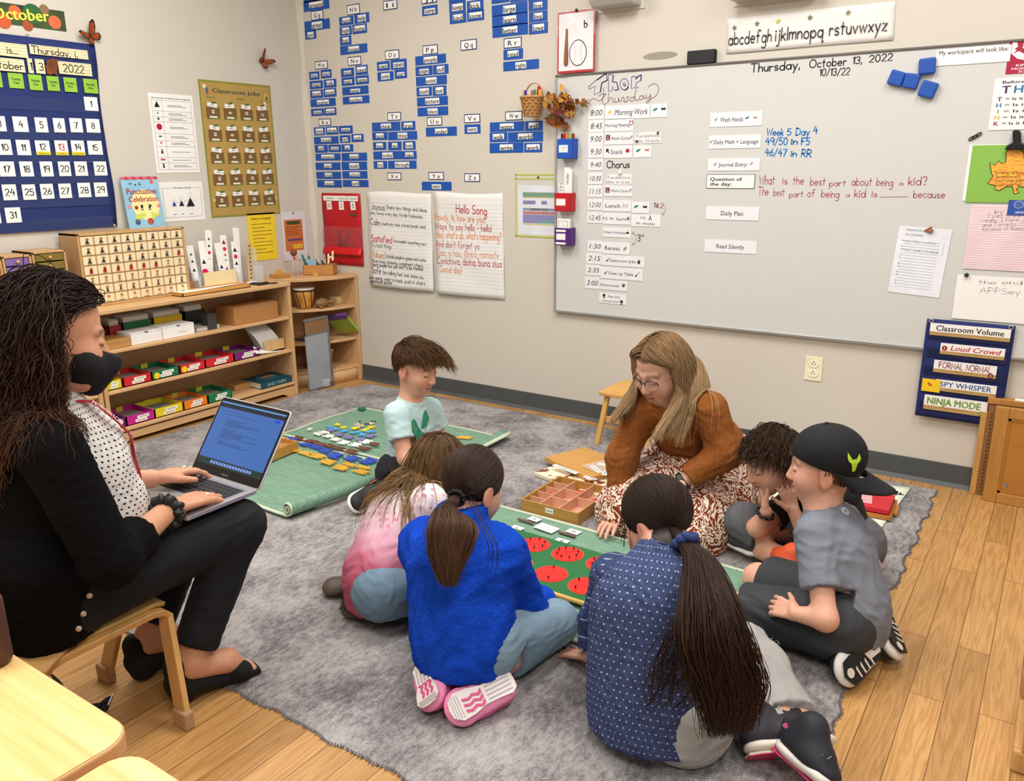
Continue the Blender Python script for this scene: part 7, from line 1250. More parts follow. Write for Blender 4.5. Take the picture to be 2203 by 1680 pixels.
def hand(S_,w,d,n,t,s=1.,curl=(.3,.35,.4,.5),spread=.06,thumb=(.7,.35),tc=.3):
	"""w = wrist, d = along the hand, n = out of the palm, t = towards the thumb"""
	d=nrm(d);n=nrm(V(*n)-d*(V(*n)@d));t0=np.cross(d,n);t=t0 if t0@V(*t)>0 else-t0;tips=[];KN.clear()
	for i,(lat,ln,fl)in enumerate(((.031,.084,.07),(.0105,.088,.079),(-.0105,.085,.073),(-.03,.077,.058))):
		b=w+(d*ln+t*lat)*s;KN.append(b);S_.rc(w+(d*.012+t*lat*.55)*s,b,.0125*s,.0105*s,.012*s,(n,1.15));p=b;a=curl[i]*.6;dd=nrm(d+t*spread*(1.5-i)*.8)
		for j,fr_ in enumerate((.44,.31,.25)):
			e=dd*math.cos(a)+n*math.sin(a);q=p+e*fl*fr_*s;S_.rc(p,q,(.0092-.001*j)*s,(.0084-.0011*j)*s,.003*s);p=q;a+=curl[i]
		tips.append((p,nrm(e),nrm(np.cross(t,e))))
	b=w+(d*.022+t*.024)*s;e=nrm(d*math.cos(thumb[0])+t*math.sin(thumb[0])+n*thumb[1]);m=b+e*.045*s;e2=nrm(e+d*tc);q=m+e2*.032*s;S_.rc(w+(d*.01+t*.012)*s,b,.014*s,.0155*s,.012*s);S_.rc(b,m,.0145*s,.0105*s,.008*s);S_.rc(m,q,.0102*s,.0082*s,.004*s);tips.append((q,e2,-n))
	return tips
def nails(tips,parent,s=1.,col='#d9a69a'):
	for p,e,n in tips:
		n=n if n[2]>-.2 else-n;a=np.cross(e,n);MB().obox(p+n*.0052*s-e*.0005,(.005*s,.0042*s,.0012*s),(e,a,n)).build('nail',M(col,.3),parent,bevel=.001)
		# ---- hair
def tubes(P,rad,cols,name,mat,parent,n=3,flat=1.):
	"""P (N,K,3) locks, rad (N,K)"""
	P=np.asarray(P,float);N,K,_=P.shape;T=np.gradient(P,axis=1);T/=np.linalg.norm(T,axis=2,keepdims=True)+1e-9;ref=np.tile(V(.3,.2,1.),(N,K,1));A=np.cross(T,ref);A/=np.linalg.norm(A,axis=2,keepdims=True)+1e-9;B=np.cross(T,A)
	an=2*PI*np.arange(n)/n;ring=P[:,:,None]+rad[:,:,None,None]*(np.cos(an)[None,None,:,None]*A[:,:,None]*flat+np.sin(an)[None,None,:,None]*B[:,:,None]);v=ring.reshape(-1,3)
	base=np.arange(N)[:,None,None]*K*n+np.arange(K-1)[None,:,None]*n;j=np.arange(n)[None,None];j2=(j+1)%n;f=np.stack([base+j,base+j2,base+n+j2,base+n+j],-1).reshape(-1,4)
	col=np.repeat(np.asarray(cols).reshape(N,-1,3).repeat(K if np.asarray(cols).ndim==2 else 1,1).reshape(N*K,3),n,0);return mesh_np(name,v,f,mat,parent,col=col)
HAIRM=attrmat('hair_strands',.5,.22)
def roots(N,c,R,rad,keep,seed=0):
	"""points over the scalp ellipsoid: keep(x,y,z) in head directions"""
	r=np.random.RandomState(seed);out=[]
	while len(out)<N:
		q=r.randn(3);q/=np.linalg.norm(q)
		if keep(*q):out.append(q)
	q=np.array(out);return q,c+(q*rad)@R.T
def colours(N,base,var=.25,seed=0,tip=None,K=1):
	r=np.random.RandomState(seed);b=np.array(lin(base)[:3])[None]*(1+var*(r.rand(N,1)*2-1))*(1+.06*r.randn(N,3))
	if tip is None:return np.clip(b,0,1)
	t=np.linspace(0,1,K)[None,:,None]**1.5;return np.clip(b[:,None]*(1-t)+np.array(lin(tip)[:3])[None,None]*(1+var*(r.rand(N,1,1)*2-1))*t,0,1)
def taper(N,K,r0,r1=.25,seed=0):r=np.random.RandomState(seed);t=np.linspace(0,1,K);return r0*(.7+.6*r.rand(N,1))*(np.minimum(1,.5+4*t)*(1-(1-r1)*t**2.2))[None]
def sweep(q,c,R,rad,to,K=12,lift=.05,seed=0):
	"""locks combed over the skull towards one point of it"""
	r=np.random.RandomState(seed);to=nrm(to);t=np.linspace(0,1,K)[None,:,None];w=np.arccos(np.clip(q@to,-.999,.999))[:,None,None];d=(np.sin((1-t)*w)*q[:,None]+np.sin(t*w)*to[None,None])/np.sin(w);d/=np.linalg.norm(d,axis=2,keepdims=True)
	k=1+lift*(.3+.7*r.rand(len(q),1,1))*np.sin(PI*np.clip(t+.15,0,1));return c+(d*k*rad)@R.T
def push(p,cols):
	"""move points out of the colliders"""
	sh=p.shape;p=p.reshape(-1,3).copy()
	for cc in cols:
		if cc[0]=='e':q=(p-cc[1])@cc[2]/cc[3];m=np.linalg.norm(q,axis=1,keepdims=True);i=m[:,0]<1;p[i]=cc[1]+(q[i]/m[i]*cc[3])@cc[2].T
		else:ab=cc[2]-cc[1];h=np.clip(((p-cc[1])@ab)/(ab@ab),0,1)[:,None];q=p-cc[1]-h*ab;m=np.linalg.norm(q,axis=1,keepdims=True);i=m[:,0]<cc[3];p[i]=(cc[1]+h*ab)[i]+q[i]/m[i]*cc[3]
	return p.reshape(sh)
def drop(P0,D0,L,K,cols,grav=.25,noise=.1,seed=0,pull=None):
	"""locks that fall: start, first direction, length, colliders ('e',c,R,r) or ('c',a,b,r)"""
	r=np.random.RandomState(seed);p=P0.copy();d=D0/(np.linalg.norm(D0,axis=1,keepdims=True)+1e-9);out=[p.copy()];st=(np.asarray(L)/(K-1)).reshape(-1,1);gv=V(0,0,-1)
	for k in range(1,K):
		d=d+grav*gv+noise*r.randn(*p.shape)*.5
		if pull is not None:d=d+pull(p,k/K)
		d/=np.linalg.norm(d,axis=1,keepdims=True)+1e-9;p=p+d*st
		p=push(p,cols)
		p[:,2]=np.maximum(p[:,2],RZ+.006);d=p-out[-1];d/=np.linalg.norm(d,axis=1,keepdims=True)+1e-9;out.append(p.copy())
	return np.stack(out,1)
def curls(P,amp,turns,seed=0,start=.15):
	r=np.random.RandomState(seed);N,K,_=P.shape;t=np.linspace(0,1,K)[None];ph=r.rand(N,1)*6.28;tw=turns*(.7+.6*r.rand(N,1));a=amp*(.5+r.rand(N,1))*np.clip((t-start)/.3,0,1);T=np.gradient(P,axis=1);T/=np.linalg.norm(T,axis=2,keepdims=True)+1e-9;A=np.cross(T,V(.2,.3,1.));A/=np.linalg.norm(A,axis=2,keepdims=True)+1e-9;B=np.cross(T,A)
	return P+a[...,None]*(np.cos(ph+tw*6.28*t)[...,None]*A+np.sin(ph+tw*6.28*t)[...,None]*B)
def bundle(path,N,spread,K=22,seed=0,wav=.0,wt=2.,rs=None):
	"""a tail of hair along a path; spread = radius along it"""
	r=np.random.RandomState(seed);path=np.array(path,float);s=np.linspace(0,len(path)-1,K);i=np.minimum(s.astype(int),len(path)-2);u=(s-i)[:,None];g=lambda j:path[np.clip(j,0,len(path)-1)]
	C_=.5*(2*g(i)+(g(i+1)-g(i-1))*u+(2*g(i-1)-5*g(i)+4*g(i+1)-g(i+2))*u**2+(3*g(i)-g(i-1)-3*g(i+1)+g(i+2))*u**3)
	sp=np.interp(np.linspace(0,1,K),np.linspace(0,1,len(spread)),spread);T=nrm(np.gradient(C_,axis=0).mean(0));A=nrm(np.cross(T,V(.1,.2,1))if abs(T[2])<.9 else np.cross(T,V(1,.2,0)));B=np.cross(T,A);an=r.rand(N)*6.28;ra=np.sqrt(r.rand(N));t=np.linspace(0,1,K)
	dr=.25*r.randn(N,1)*t[None];x=(ra*np.cos(an))[:,None]*sp+wav*np.sin(wt*6.28*t[None]+r.rand(N,1)*6.28)*t+dr*sp;y=(ra*np.sin(an))[:,None]*sp*(1 if rs is None else rs)+wav*np.cos(wt*5.5*t[None]+r.rand(N,1)*6.28)*t
	ln=1-.25*r.rand(N,1)*(t**6)[None];idx=np.clip(ln*t[None]*(K-1),0,K-1.001);i0=idx.astype(int);fr_=(idx-i0)[...,None];cc=C_[i0]*(1-fr_)+C_[i0+1]*fr_
	P=cc+x[...,None]*A+y[...,None]*B;P[...,2]=np.maximum(P[...,2],RZ+.005);return P
def skinmat():
	t=NT('skin');a=t.n('ShaderNodeAttribute',attribute_name='col');v=t.coord();nz=t.noise(v,60,4,.6);t.base(t.mix(1.,a.outputs['Color'],t.ramp(nz,[(.3,(.93,.9,.88,1)),(.7,(1.05,1.03,1.02,1))]),'MULTIPLY'));t.rough(.5,.35);t.bump(t.noise(v,450,3),.08,.001);b=t.b;b.inputs['Subsurface Weight'].default_value=.15;b.inputs['Subsurface Radius'].default_value=(1,.35,.2);b.inputs['Subsurface Scale'].default_value=.004;return t.m
SKIN=skinmat()
def knit(c,wscale=380,bump=.4,vary=.08,rough=.9,spec=.1):return M(c,rough,0,spec,vary,bump,wscale)
def dots(base,dot,freq,size,fleck=0,bump=.25):
	"""cloth with a grid of small dots laid along its own pattern coordinates"""
	t=NT('dotted_cloth');t.rough(.85,.15);a=t.n('ShaderNodeAttribute',attribute_name='pat');s=t.n('ShaderNodeSeparateXYZ');t.l(a.outputs['Vector'],s.inputs[0]);v=t.math('MULTIPLY',s.outputs[1],freq);row=t.math('FLOOR',v);u=t.math('ADD',t.math('MULTIPLY',s.outputs[0],freq),t.math('MULTIPLY',t.math('FRACT',t.math('MULTIPLY',row,.5)),1.));fu=t.math('SUBTRACT',t.math('FRACT',u),.5);fv=t.math('SUBTRACT',t.math('FRACT',v),.5);d=t.math('SQRT',t.math('ADD',t.math('MULTIPLY',fu,fu),t.math('MULTIPLY',fv,fv)));m=t.math('LESS_THAN',d,size);c=lin(base);nz=t.noise(t.coord(),120 if fleck else 12,4,.7)
	bc=t.ramp(nz,[(.35,tuple(x*(.8-fleck)for x in c[:3])+(1,)),(.65,tuple(min(1,x*(1.1+fleck))for x in c[:3])+(1,))]);t.base(t.mix(m,bc,lin(dot)));t.bump(t.noise(t.coord(),500,3),bump,.002);return t.m
def wrapuv(a,b,front):
	"""pattern coordinates around an axis a-b, starting at front"""
	a,b=V(*a),V(*b);ax=nrm(b-a);f=nrm(V(*front)-ax*(V(*front)@ax));r=np.cross(f,ax)
	def fn(v):q=v-a;h=q@ax;x,y=q@f,q@r;return np.stack([np.arctan2(y,x)*.15,h,h*0],1)
	return fn
def person(label,loc):return thing('person',label,'person',loc)
def clear(P,c,R,s,z1=.05,z0=-.16,w=.066,y0=.035):
	"""keep the locks that stay off the face"""
	q=(P-c)@R/s;bad=((np.abs(q[...,0])<w)&(q[...,1]>y0)&(q[...,2]<z1)&(q[...,2]>z0)).any(1);return P[~bad]
def tuck(P,c,R,s,x0=.078,y1=.015,lo=.14):
	"""locks beside the face lie behind the cheek"""
	q=(P-c)@R/s;x,y,z=q[...,0].copy(),q[...,1].copy(),q[...,2];w=np.clip((.085-z)/.05,0,1)*np.clip((z+lo)/.06,0,1)*(y>-.06);y=y-w*np.maximum(0,y-y1);x=np.sign(x)*np.maximum(np.abs(x),x0*w);return c+np.stack([x,y,z],-1)@R.T*s
def leg2(S_,hip,kn,an,r=(.066,.046,.044,.029),k=.03):S_.rc(hip,kn,r[0],r[1],k);S_.rc(kn,an,r[2],r[3],k);return S_
def arm2(S_,sh,el,wr,r=(.04,.031,.031,.02),k=.02):S_.rc(sh,el,r[0],r[1],k);S_.rc(el,wr,r[2],r[3],k);return S_
def trunk(S_,pel,chest,neck,shl,shr,fr,r=(.1,.088,.098),fl=1.3,yoke=.043):
	pel,chest,neck,shl,shr=[V(*q)for q in(pel,chest,neck,shl,shr)];w=pel*.5+chest*.5;f=(nrm(fr),fl)
	S_.rc(pel,w,r[0],r[1],.05,f);S_.rc(w,chest,r[1],r[2],.05,f);S_.rc(chest,neck*.75+chest*.25,r[2],r[2]*.62,.05,f);m=(shl+shr)/2;S_.rc(shl*.9+m*.1,shr*.9+m*.1,yoke,yoke,.05);S_.rc(m,neck,yoke*1.1,yoke*.95,.04);return S_
def mid(a,b,t):return V(*a)*(1-t)+V(*b)*t
def body(S_,par,c,R,s,skin,lip,scalp=None,vox=.0035,lo_vox=None,**k):
	v,f=S_.mesh(vox);v=relax(v,f,1,.35);v[:,2]=np.maximum(v[:,2],RZ+.001);col=headcol(v,c,R,s,lin(skin)[:3],lin(lip)[:3],**k)
	if scalp:
		q=(v-c)@R/s;e=(q-V(0,-.012,.028))/V(.079,.098,.09);m=np.linalg.norm(e,axis=1);d=e/m[:,None];w=(np.abs(q).max(1)<.15)*(m>.55)*scalp[0](d[:,0],d[:,1],d[:,2]);col=np.where(w[:,None]>.5,np.array(lin(scalp[1])[:3])[None],col)
	return mesh_np('body',v,f,SKIN,par,col=col)
def line_keep(front=.5,side=-.1,back=-.65):
	"""hairline as a mask over head directions"""
	return lambda x,y,z:np.where(y>.3,z>front-.12*(1-np.abs(x)),np.where(y>-.05,z>side+(front-side)*np.clip((y+.05)/.35,0,1)**.7,z>back+(side-back)*np.clip((y+.75)/.7,0,1)**2))
def hcap(c,R,s):return c+R@(V(0,-.012,.028)*s),V(.08,.099,.091)*s
def shoe(par,heel,toe,up,cols,r=.034,ank=None,name='shoe'):
	"""a shoe from heel to toe, up = from its sole into the foot"""
	h,t=V(*heel),V(*toe);L=np.linalg.norm(t-h);d=(t-h)/L;u=nrm(V(*up)-d*(V(*up)@d));sd=np.cross(d,u);k=r/.034
	S_=Sdf();S_.rc(h+d*.9*r+u*.022*k,mid(h,t,.5)+u*.02*k,r*.92,r,.02,(u,1.25));S_.rc(mid(h,t,.5)+u*.018*k,t-d*r+u*.014*k,r*1.02,r*.95,.02,(u,1.6));S_.rc(h+d*.035*k+u*.03*k,h+d*.04*k+u*.062*k,r*.9,r*.82,.02);S_.rc(h+d*.04*k+u*.05*k,mid(h,t,.6)+u*.03*k,r*.8,r*.75,.025)
	if ank is not None:S_.rc(h+d*.035*k+u*.045*k,V(*ank),r*.7,.03,.02)
	a=cloth(name,S_,M(cols[0],.6,bump=.2),par,.0045,[(h+u*.002,-u,1)],None)
	B=Sdf();B.rc(h+d*r,mid(h,t,.45)+u*.0,r*1.0,r*.9,.02,(u,2.3));B.rc(mid(h,t,.45),t-d*r*1.05+u*.004,r*.9,r*1.16,.02,(u,2.5));cloth('sole',B,M(cols[1],.5),a,.004,[(h+u*.016*k,u,1),(h-u*.012*k,-u,1)],None)
	return a,Fr(h-u*.0125*k,d,-sd if np.cross(d,-sd)@u<0 else sd),L,u
def bun(c,ax,r1,r2,mat,par,name='scrunchie',n=40):
	ax=nrm(ax);a=nrm(np.cross(ax,(0,.3,1)));b=np.cross(ax,a);m=MB();m.tube([V(*c)+(a*math.cos(t)+b*math.sin(t))*r1*(1+.05*math.sin(9*t))+ax*r2*.3*math.sin(7*t)for t in np.linspace(0,2*PI,n+1)[:-1]],[r2*(1+.28*math.sin(t*(11 if n<100 else 19)))for t in np.linspace(0,2*PI,n+1)[:-1]],8,True);return m.build(name,mat,par,smooth=True)
class Rig:
	"""joints of one figure; grows the body, then clothes over the same joints"""
	def __init__(s,P,pel,chest,neck,shr,shl,elr,wrr,ell,wrl,hR,kR,aR,hL,kL,aL,hc,f,hs,fr,big=1.,up=(0,0,1)):
		s.__dict__.update({k:(V(*v)if isinstance(v,(tuple,list,np.ndarray))else v)for k,v in locals().items()if k not in('s',)});s.R=frame_of(s.f,s.up);s.fr=nrm(s.fr)
	def grow(s,skin,lip,hk,hair,hands=(),vox=.0036,extra=None,child=True,**k):
		B=Sdf();L=s.L=head(B,s.hc,s.R,s.hs,child);b=s.big;B.rc(L(0,-.025,-.06),s.neck,.037*b,.044*b,.03);trunk(B,s.pel,s.chest,s.neck,s.shl,s.shr,s.fr,(.085*b,.078*b,.082*b),1.3,.034*b);g=lambda*r:tuple(x*b for x in r)
		arm2(B,s.shr,s.elr,s.wrr,g(.038,.031,.031,.021));arm2(B,s.shl,s.ell,s.wrl,g(.038,.031,.031,.021));leg2(B,s.hR,s.kR,s.aR,g(.066,.046,.044,.029));leg2(B,s.hL,s.kL,s.aL,g(.066,.046,.044,.029))
		for h in hands:hand(B,*h)
		if extra:extra(B)
		s.hk=hk;s.body=body(B,s.P,s.hc,s.R,s.hs,skin,lip,(hk,hair),vox,**k);return L
	def top(s,name,mat,tr,tl,r=(.104,.098,.1),fl=1.25,yoke=.044,sl=.054,hem=None,drop=.03,hemn=(0,0,-1),neckcut=None,fold=(.005,21),vox=.005,seed=2,extra=None,cuff=0,**k):
		T=Sdf();trunk(T,s.pel,s.chest,s.neck,s.shl,s.shr,s.fr,r,fl,yoke);cuts=[]
		for sh,el,wr,t in((s.shr,s.elr,s.wrr,tr),(s.shl,s.ell,s.wrl,tl)):
			if t<=1:e=mid(sh,el,t);T.rc(sh,mid(sh,el,min(1,t+.1)),sl,sl*1.04,.03);cuts.append((e,el-sh,.09))
			else:e=mid(el,wr,t-1);T.rc(sh,el,sl,sl*.93,.055);T.rc(el,mid(el,wr,t-.92),sl*.93,sl*(.8+cuff),.03);cuts.append((e,wr-el,.085))
		hn=V(*hemn);T.rc(s.pel,s.pel+hn*drop,r[0]*1.04,r[0]*1.06,.04,(s.fr,fl*.96));cuts.append((s.pel+hn*(drop+.02),hn,.32));n=neckcut or(.0,.35,.062);cuts.append((s.neck+s.fr*.006+V(0,0,.012+n[0]),s.fr*n[1]+V(0,0,1),n[2]))
		if extra:extra(T)
		s.T=T;return cloth(name,T,mat,s.P,vox,cuts,fold,seed,(s.neck-s.pel)*.6+np.cross(s.fr,(0,0,1))*.12,**k)
	def legs(s,name,mat,t=1.9,g=1.3,seat=.092,fold=(.0045,24),seed=5,**k):
		q=Sdf();cuts=[];b=s.big;a=.066*g*b
		for h,kn,an in((s.hR,s.kR,s.aR),(s.hL,s.kL,s.aL)):
			if t<=1:e=mid(h,kn,t);q.rc(h,mid(h,kn,t+.12),a,a*.92,.03);cuts.append((e,kn-h,.12))
			else:e=mid(kn,an,t-1);leg2(q,h,kn,mid(kn,an,min(1.05,t-.9)),(a,a*.78,a*.72,a*.62));cuts.append((e,an-kn,.1))
		q.rc(s.hR,s.hL,seat*b,None,.04);return cloth(name,q,mat,s.P,.006,cuts,fold,seed,**k)
	def skull(s,N,seed=0,grow=1.):s.cc,s.rad=hcap(s.hc,s.R,s.hs);s.rad=s.rad*grow;return roots(N,s.cc,s.R,s.rad,lambda x,y,z:bool(s.hk(x,y,z)),seed)
def down(q,R,g=(0,0,-1),out=.15):n=q@R.T;g=V(*g);d=g-(n@g)[:,None]*n;return d/(np.linalg.norm(d,axis=1,keepdims=True)+1e-6)+out*n
# ================= seated woman with the laptop
def woman():
	P=person('person in black mask and black cardigan typing on a laptop on a low chair',(2.36,-3.0,0));sk='#cb9576'
	wrr,wrl=PX(366,1094,2.475),PX(322,1030,2.27);kR,kL=V(2.472,-2.6,.435),V(2.27,-2.6,.435);aR,aL=V(2.47,-2.785,.13),V(2.285,-2.785,.14);tR=V(2.505,-2.632,.035);tL=V(2.29,-2.63,.035)
	G_=Rig(P,(2.335,-3.05,.42),(2.36,-3.03,.7),(2.365,-3.02,.86),(2.525,-3.08,.81),(2.2,-3.05,.81),(2.6,-3.03,.548),wrr,(2.1,-2.97,.56),wrl,(2.405,-3.06,.402),kR,aR,(2.24,-3.06,.402),kL,aL,PX(122,722,2.375),(.3,.94,-.22),1.06,(.05,1,.05),1.26);tips=[]
	def ex(B):
		for a,t in((aR,tR),(aL,tL)):
			B.rc(a+V(0,-.012,-.03),mid(a,t,.6),.034,.033,.03);B.rc(mid(a,t,.55),t+V(0,-.02,0),.034,.024,.02,(V(0,0,1),1.4))
			for i in range(5):B.rc(t+V(-.024+.012*i,-.03,.0),t+V(-.02+.0105*i,.004-.003*abs(i-1.5),-.004),.0085 if i else .011,.007 if i else .0095,.003)
		tips.append((hand(B,wrl,PX(432,1002,2.27)-wrl,V(.15,.1,-1),V(1,.1,0),1.08,(.3,.32,.35,.4),.06,(.55,.3)),list(KN)));tips.append((hand(B,wrr,PX(496,1046,2.43)-wrr,V(0,.1,-1),V(-1,.2,0),1.12,(.16,.18,.18,.22),.09,(.45,.35)),list(KN)))
	hk=line_keep(.56,.05,-.7);L=G_.grow(sk,'#b06a60',hk,'#1c110c',(),.0036,ex,False,brow=(.02,.012,.01),blush=.3);[nails(t[0][:4],G_.body,1,'#e0a999')for t in tips]
	G_.legs('trousers',M('#0b0c12',.85,bump=.15,vary=.1),1.92,1.1,.074,(.006,20),3,it=2)
	ch=G_.chest
	def bust(T):
		for q in(-1,1):T.rc(ch+V(q*.055,.1,-.02),ch+V(q*.045,.12,-.09),.075,.08,.06)
		T.el((2.36,-2.95,.56),(.13,.125,.115),None,.06);T.rc((2.365,-2.985,.84),(2.365,-2.935,.75),.07,.09,.06)
	bl=G_.top('dotted_blouse',dots('#dedad6','#131316',84,.19),.2,.2,(.133,.115,.122),1.3,.044,.05,drop=.0,neckcut=(-.01,.9,.07),fold=(.005,24),extra=bust,uv=wrapuv(G_.pel,G_.neck,(0,1,0)))
	blk=knit('#0c0b0c',700,.35,.2);k=Sdf();trunk(k,G_.pel,ch,G_.neck,G_.shl,G_.shr,G_.fr,(.142,.132,.138),1.2,.062);k.rc(G_.pel+V(0,-.02,-.0),G_.pel+V(0,-.03,-.08),.135,.138,.05,(V(0,1,0),1.1));k.rc((2.41,-3.1,.5),(2.405,-3.1,.4),.1,.1,.05);k.rc((2.26,-3.1,.5),(2.25,-3.1,.4),.1,.1,.05)
	for z,y in((.9,-2.965),(.8,-2.962),(.7,-2.957),(.6,-2.96),(.52,-2.975),(.45,-3.01),(.38,-3.04)):k.el((2.36,y+.15,z),(.3,.15,.085),None,.012,True)
	arm2(k,G_.shr,G_.elr,mid(G_.elr,wrr,.42),(.068,.06,.06,.05));arm2(k,G_.shl,G_.ell,mid(G_.ell,wrl,.42),(.066,.058,.058,.05));e=.42;k.rc(mid(G_.elr,wrr,.36),mid(G_.elr,wrr,.5),.052,.052)
	cloth('black_cardigan',k,blk,P,.006,[(mid(G_.elr,wrr,.44),wrr-G_.elr,.08),(mid(G_.ell,wrl,.44),wrl-G_.ell,.08),(L(0,-.02,-.125),V(0,.3,1),.085),((2.36,-3.05,.322),(0,0,-1),.3)],(.005,24),5)
	for px,py,x in((193,1281,2.507),(180,1320,2.508),(170,1352,2.507),(213,1112,2.49)):p=PX(px,py,x);MB().lathe([(.007,0),(.007,.004),(.0035,.005)],p-V(.002,0,0),(1,-.4,.1),14).build('snap_button',M('#cfc6bd',.25,metal=.6),P,smooth=True)
	for a,t in((aR,tR),(aL,tL)):
		q=Sdf();h=V(a[0]-.012,a[1]-.035,.0);q.rc(h+V(0,.0,.06),t+V(0,.0,-.022),.036,.036,.02,(V(0,.2,1),1.6));q.rc(h+V(0,-.005,.115),h+V(0,.004,.03),.035,.03,.02);q.rc(h+V(0,.01,.06),h+V(0,.12,.02),.036,.026,.03);q.rc(t+V(-.02,-.045,.008),t+V(.02,-.045,.008),.033,.031,.02,(V(0,0,1),1.2));cloth('wedge_shoe',q,M('#0d0c0c',.9,bump=.2),P,.0045,[(h,V(0,0,-1),1),(t+V(0,.012,0),V(0,1,0),.1),(V(a[0],a[1]+.05,.085),V(0,.55,1),.075),(h+V(0,.03,.13),V(0,.3,1),.06)],None)
	R,s=G_.R,G_.hs;q=Sdf();q.el(L(0,.048,-.057),V(.064,.066,.055)*s,R,.03*s);q.rc(L(0,.092,-.016),L(0,.113,-.045),.015,.018,.03);q.rc(L(0,.1,-.06),L(0,.078,-.1),.026,.03,.03);q.rc(L(-.055,.045,-.05),L(.055,.045,-.05),.03,None,.03)
	m=cloth('face_mask',q,M('#0e0e10',.9,bump=.2),P,.0035,[(L(0,.06,-.014),R@V(0,.3,1),1),(L(0,.018,-.05),R@V(0,-1,0.1),1)],(.0022,60),4);r=MB();[r.tube([L(q_*.064,.03,zz_),L(q_*.074,.01,zz_*.6-.012),L(q_*.083,-.012,-.0)],.0016,6)for q_ in(1,-1)for zz_ in(-.028,-.075)];r.build('ear_loop',M('#111111'),m)
	bv=np.empty(len(bl.data.vertices)*3);bl.data.vertices.foreach_get('co',bv);bv=bv.reshape(-1,3)
	def yb(z,x=2.362):m=(np.abs(bv[:,0]-x)<.014)&(np.abs(bv[:,2]-z)<.012);return(bv[m,1].max()if m.any()else-2.93)+.007
	pth=[L(.05,-.045,-.125)]+[V(x,yb(z,x),z)for x,z in((2.43,.862),(2.438,.81),(2.43,.76),(2.41,.7),(2.385,.64),(2.365,.59))];p2=[L(-.04,-.045,-.125)]+[V(x,yb(z,x),z)for x,z in((2.3,.86),(2.3,.8),(2.32,.74),(2.34,.68),(2.355,.62),(2.36,.59))];red=M('#bf1f30',.5);fine=lambda p:[mid(p[int(i)],p[min(int(i)+1,len(p)-1)],i%1)for i in np.linspace(0,len(p)-1,26)]
	m=MB();m.tube(fine(pth),.0095,8,flat=(1,.25));l=m.build('lanyard',red,P,smooth=True);m=MB();m.tube(fine(p2),.0095,8,flat=(1,.25));m.build('lanyard_strap',red,l,smooth=True);q=MB()
	for tx,i0,i1 in(('MONTESSORI',0.9,2.4),('SCHOOL',2.6,3.9)):
		a,b=mid(pth[int(i0)],pth[int(i0)+1],i0%1),mid(pth[int(i1)],pth[int(i1)+1],i1%1);u=nrm(b-a);n=V(.75,.3,.45);n=nrm(n-u*(n@u));put(q,Fr(mid(a,b,.5)+n*.0105,u,np.cross(n,u)),tx,0,0,.011,None,.0,.01)
	q.build('lanyard_print',M('#f0dcd8'),l);c=V(2.362,yb(.58),.58);m=MB();m.tube([c,c+V(.004,.004,-.03),c+V(.008,.012,-.045),c+V(.014,.026,-.03)],.0022,6);m.ball(c,.006,8);m.build('badge_clip',M('#b9b9bd',.2,metal=.9),l,smooth=True);MB().obox(c+V(.025,.035,-.04),(.022,.0006,.034),(nrm(V(.8,.5,0)),nrm(V(-.5,.8,.1)),V(0,0,1))).build('badge_sleeve',M('#e6ecee',.05,alpha=.3,vary=0),l)
	for(tp,kn),i,ax in((tips[1],2,PX(492,1052,2.43)-wrr),(tips[0],2,PX(432,1002,2.27)-wrl)):c=kn[i]+nrm(ax)*.022-V(0,0,.003);bun(c,ax,.0098,.0013,M('#c9c4ba',.15,metal=.9),P,'ring');MB().ball(c+V(.002,0,.0115),.0056,10,(1,1,.6)).build('ring_stone',M('#d9d4c4',.1),P,smooth=True)
	bun(mid(G_.elr,wrr,.93),wrr-G_.elr,.033,.013,M('#24221f',.45,vary=.3),P,'wrist_scrunchie',120);tor=[('c',G_.neck+V(0,0,-.02),ch,.13),('c',ch,G_.pel,.15),('c',G_.shl,G_.shr,.078),('c',L(0,-.02,-.05),G_.neck,.06)]
	for sd,N,gr,ln,am in((1,2300,1.,.37,.006),(2,2200,1.1,.33,.01)):
		q,r0=G_.skull(N,sd,gr);d0=down(q,R,R@V(0,-1.,-.35),.3)+np.outer(q[:,0],R[:,0])*.25;Pth=drop(r0,d0,ln*(.7+.4*np.random.RandomState(sd).rand(N)),30,[('e',G_.cc,R,G_.rad*(1.02+.05*(sd-1)))]+tor,.26,.22,sd,lambda p,t:np.where((((p-G_.hc)@R[:,1])>.0)[:,None],-.4*R[:,1][None],0));Pth=clear(tuck(curls(Pth,am,4.2,sd,.16),G_.hc,R,s,.07,.03),G_.hc,R,s,.06,-.17,.068,.045);k=len(Pth);tubes(Pth,taper(k,30,.0014,.3,sd),colours(k,'#21130c',.5,sd,'#4a2b18',30),'hair',HAIRM,P)
	m=MB();p=L(.03,-.03,.122);m.tube([p+R@V(.012*math.cos(a),.012*math.sin(a),.004*math.sin(3*a))for a in np.linspace(0,2*PI,15)[:-1]],.005,6,True);m.build('hair_clip',M('#3d4a50',.2,vary=.4),P,smooth=True)
woman()
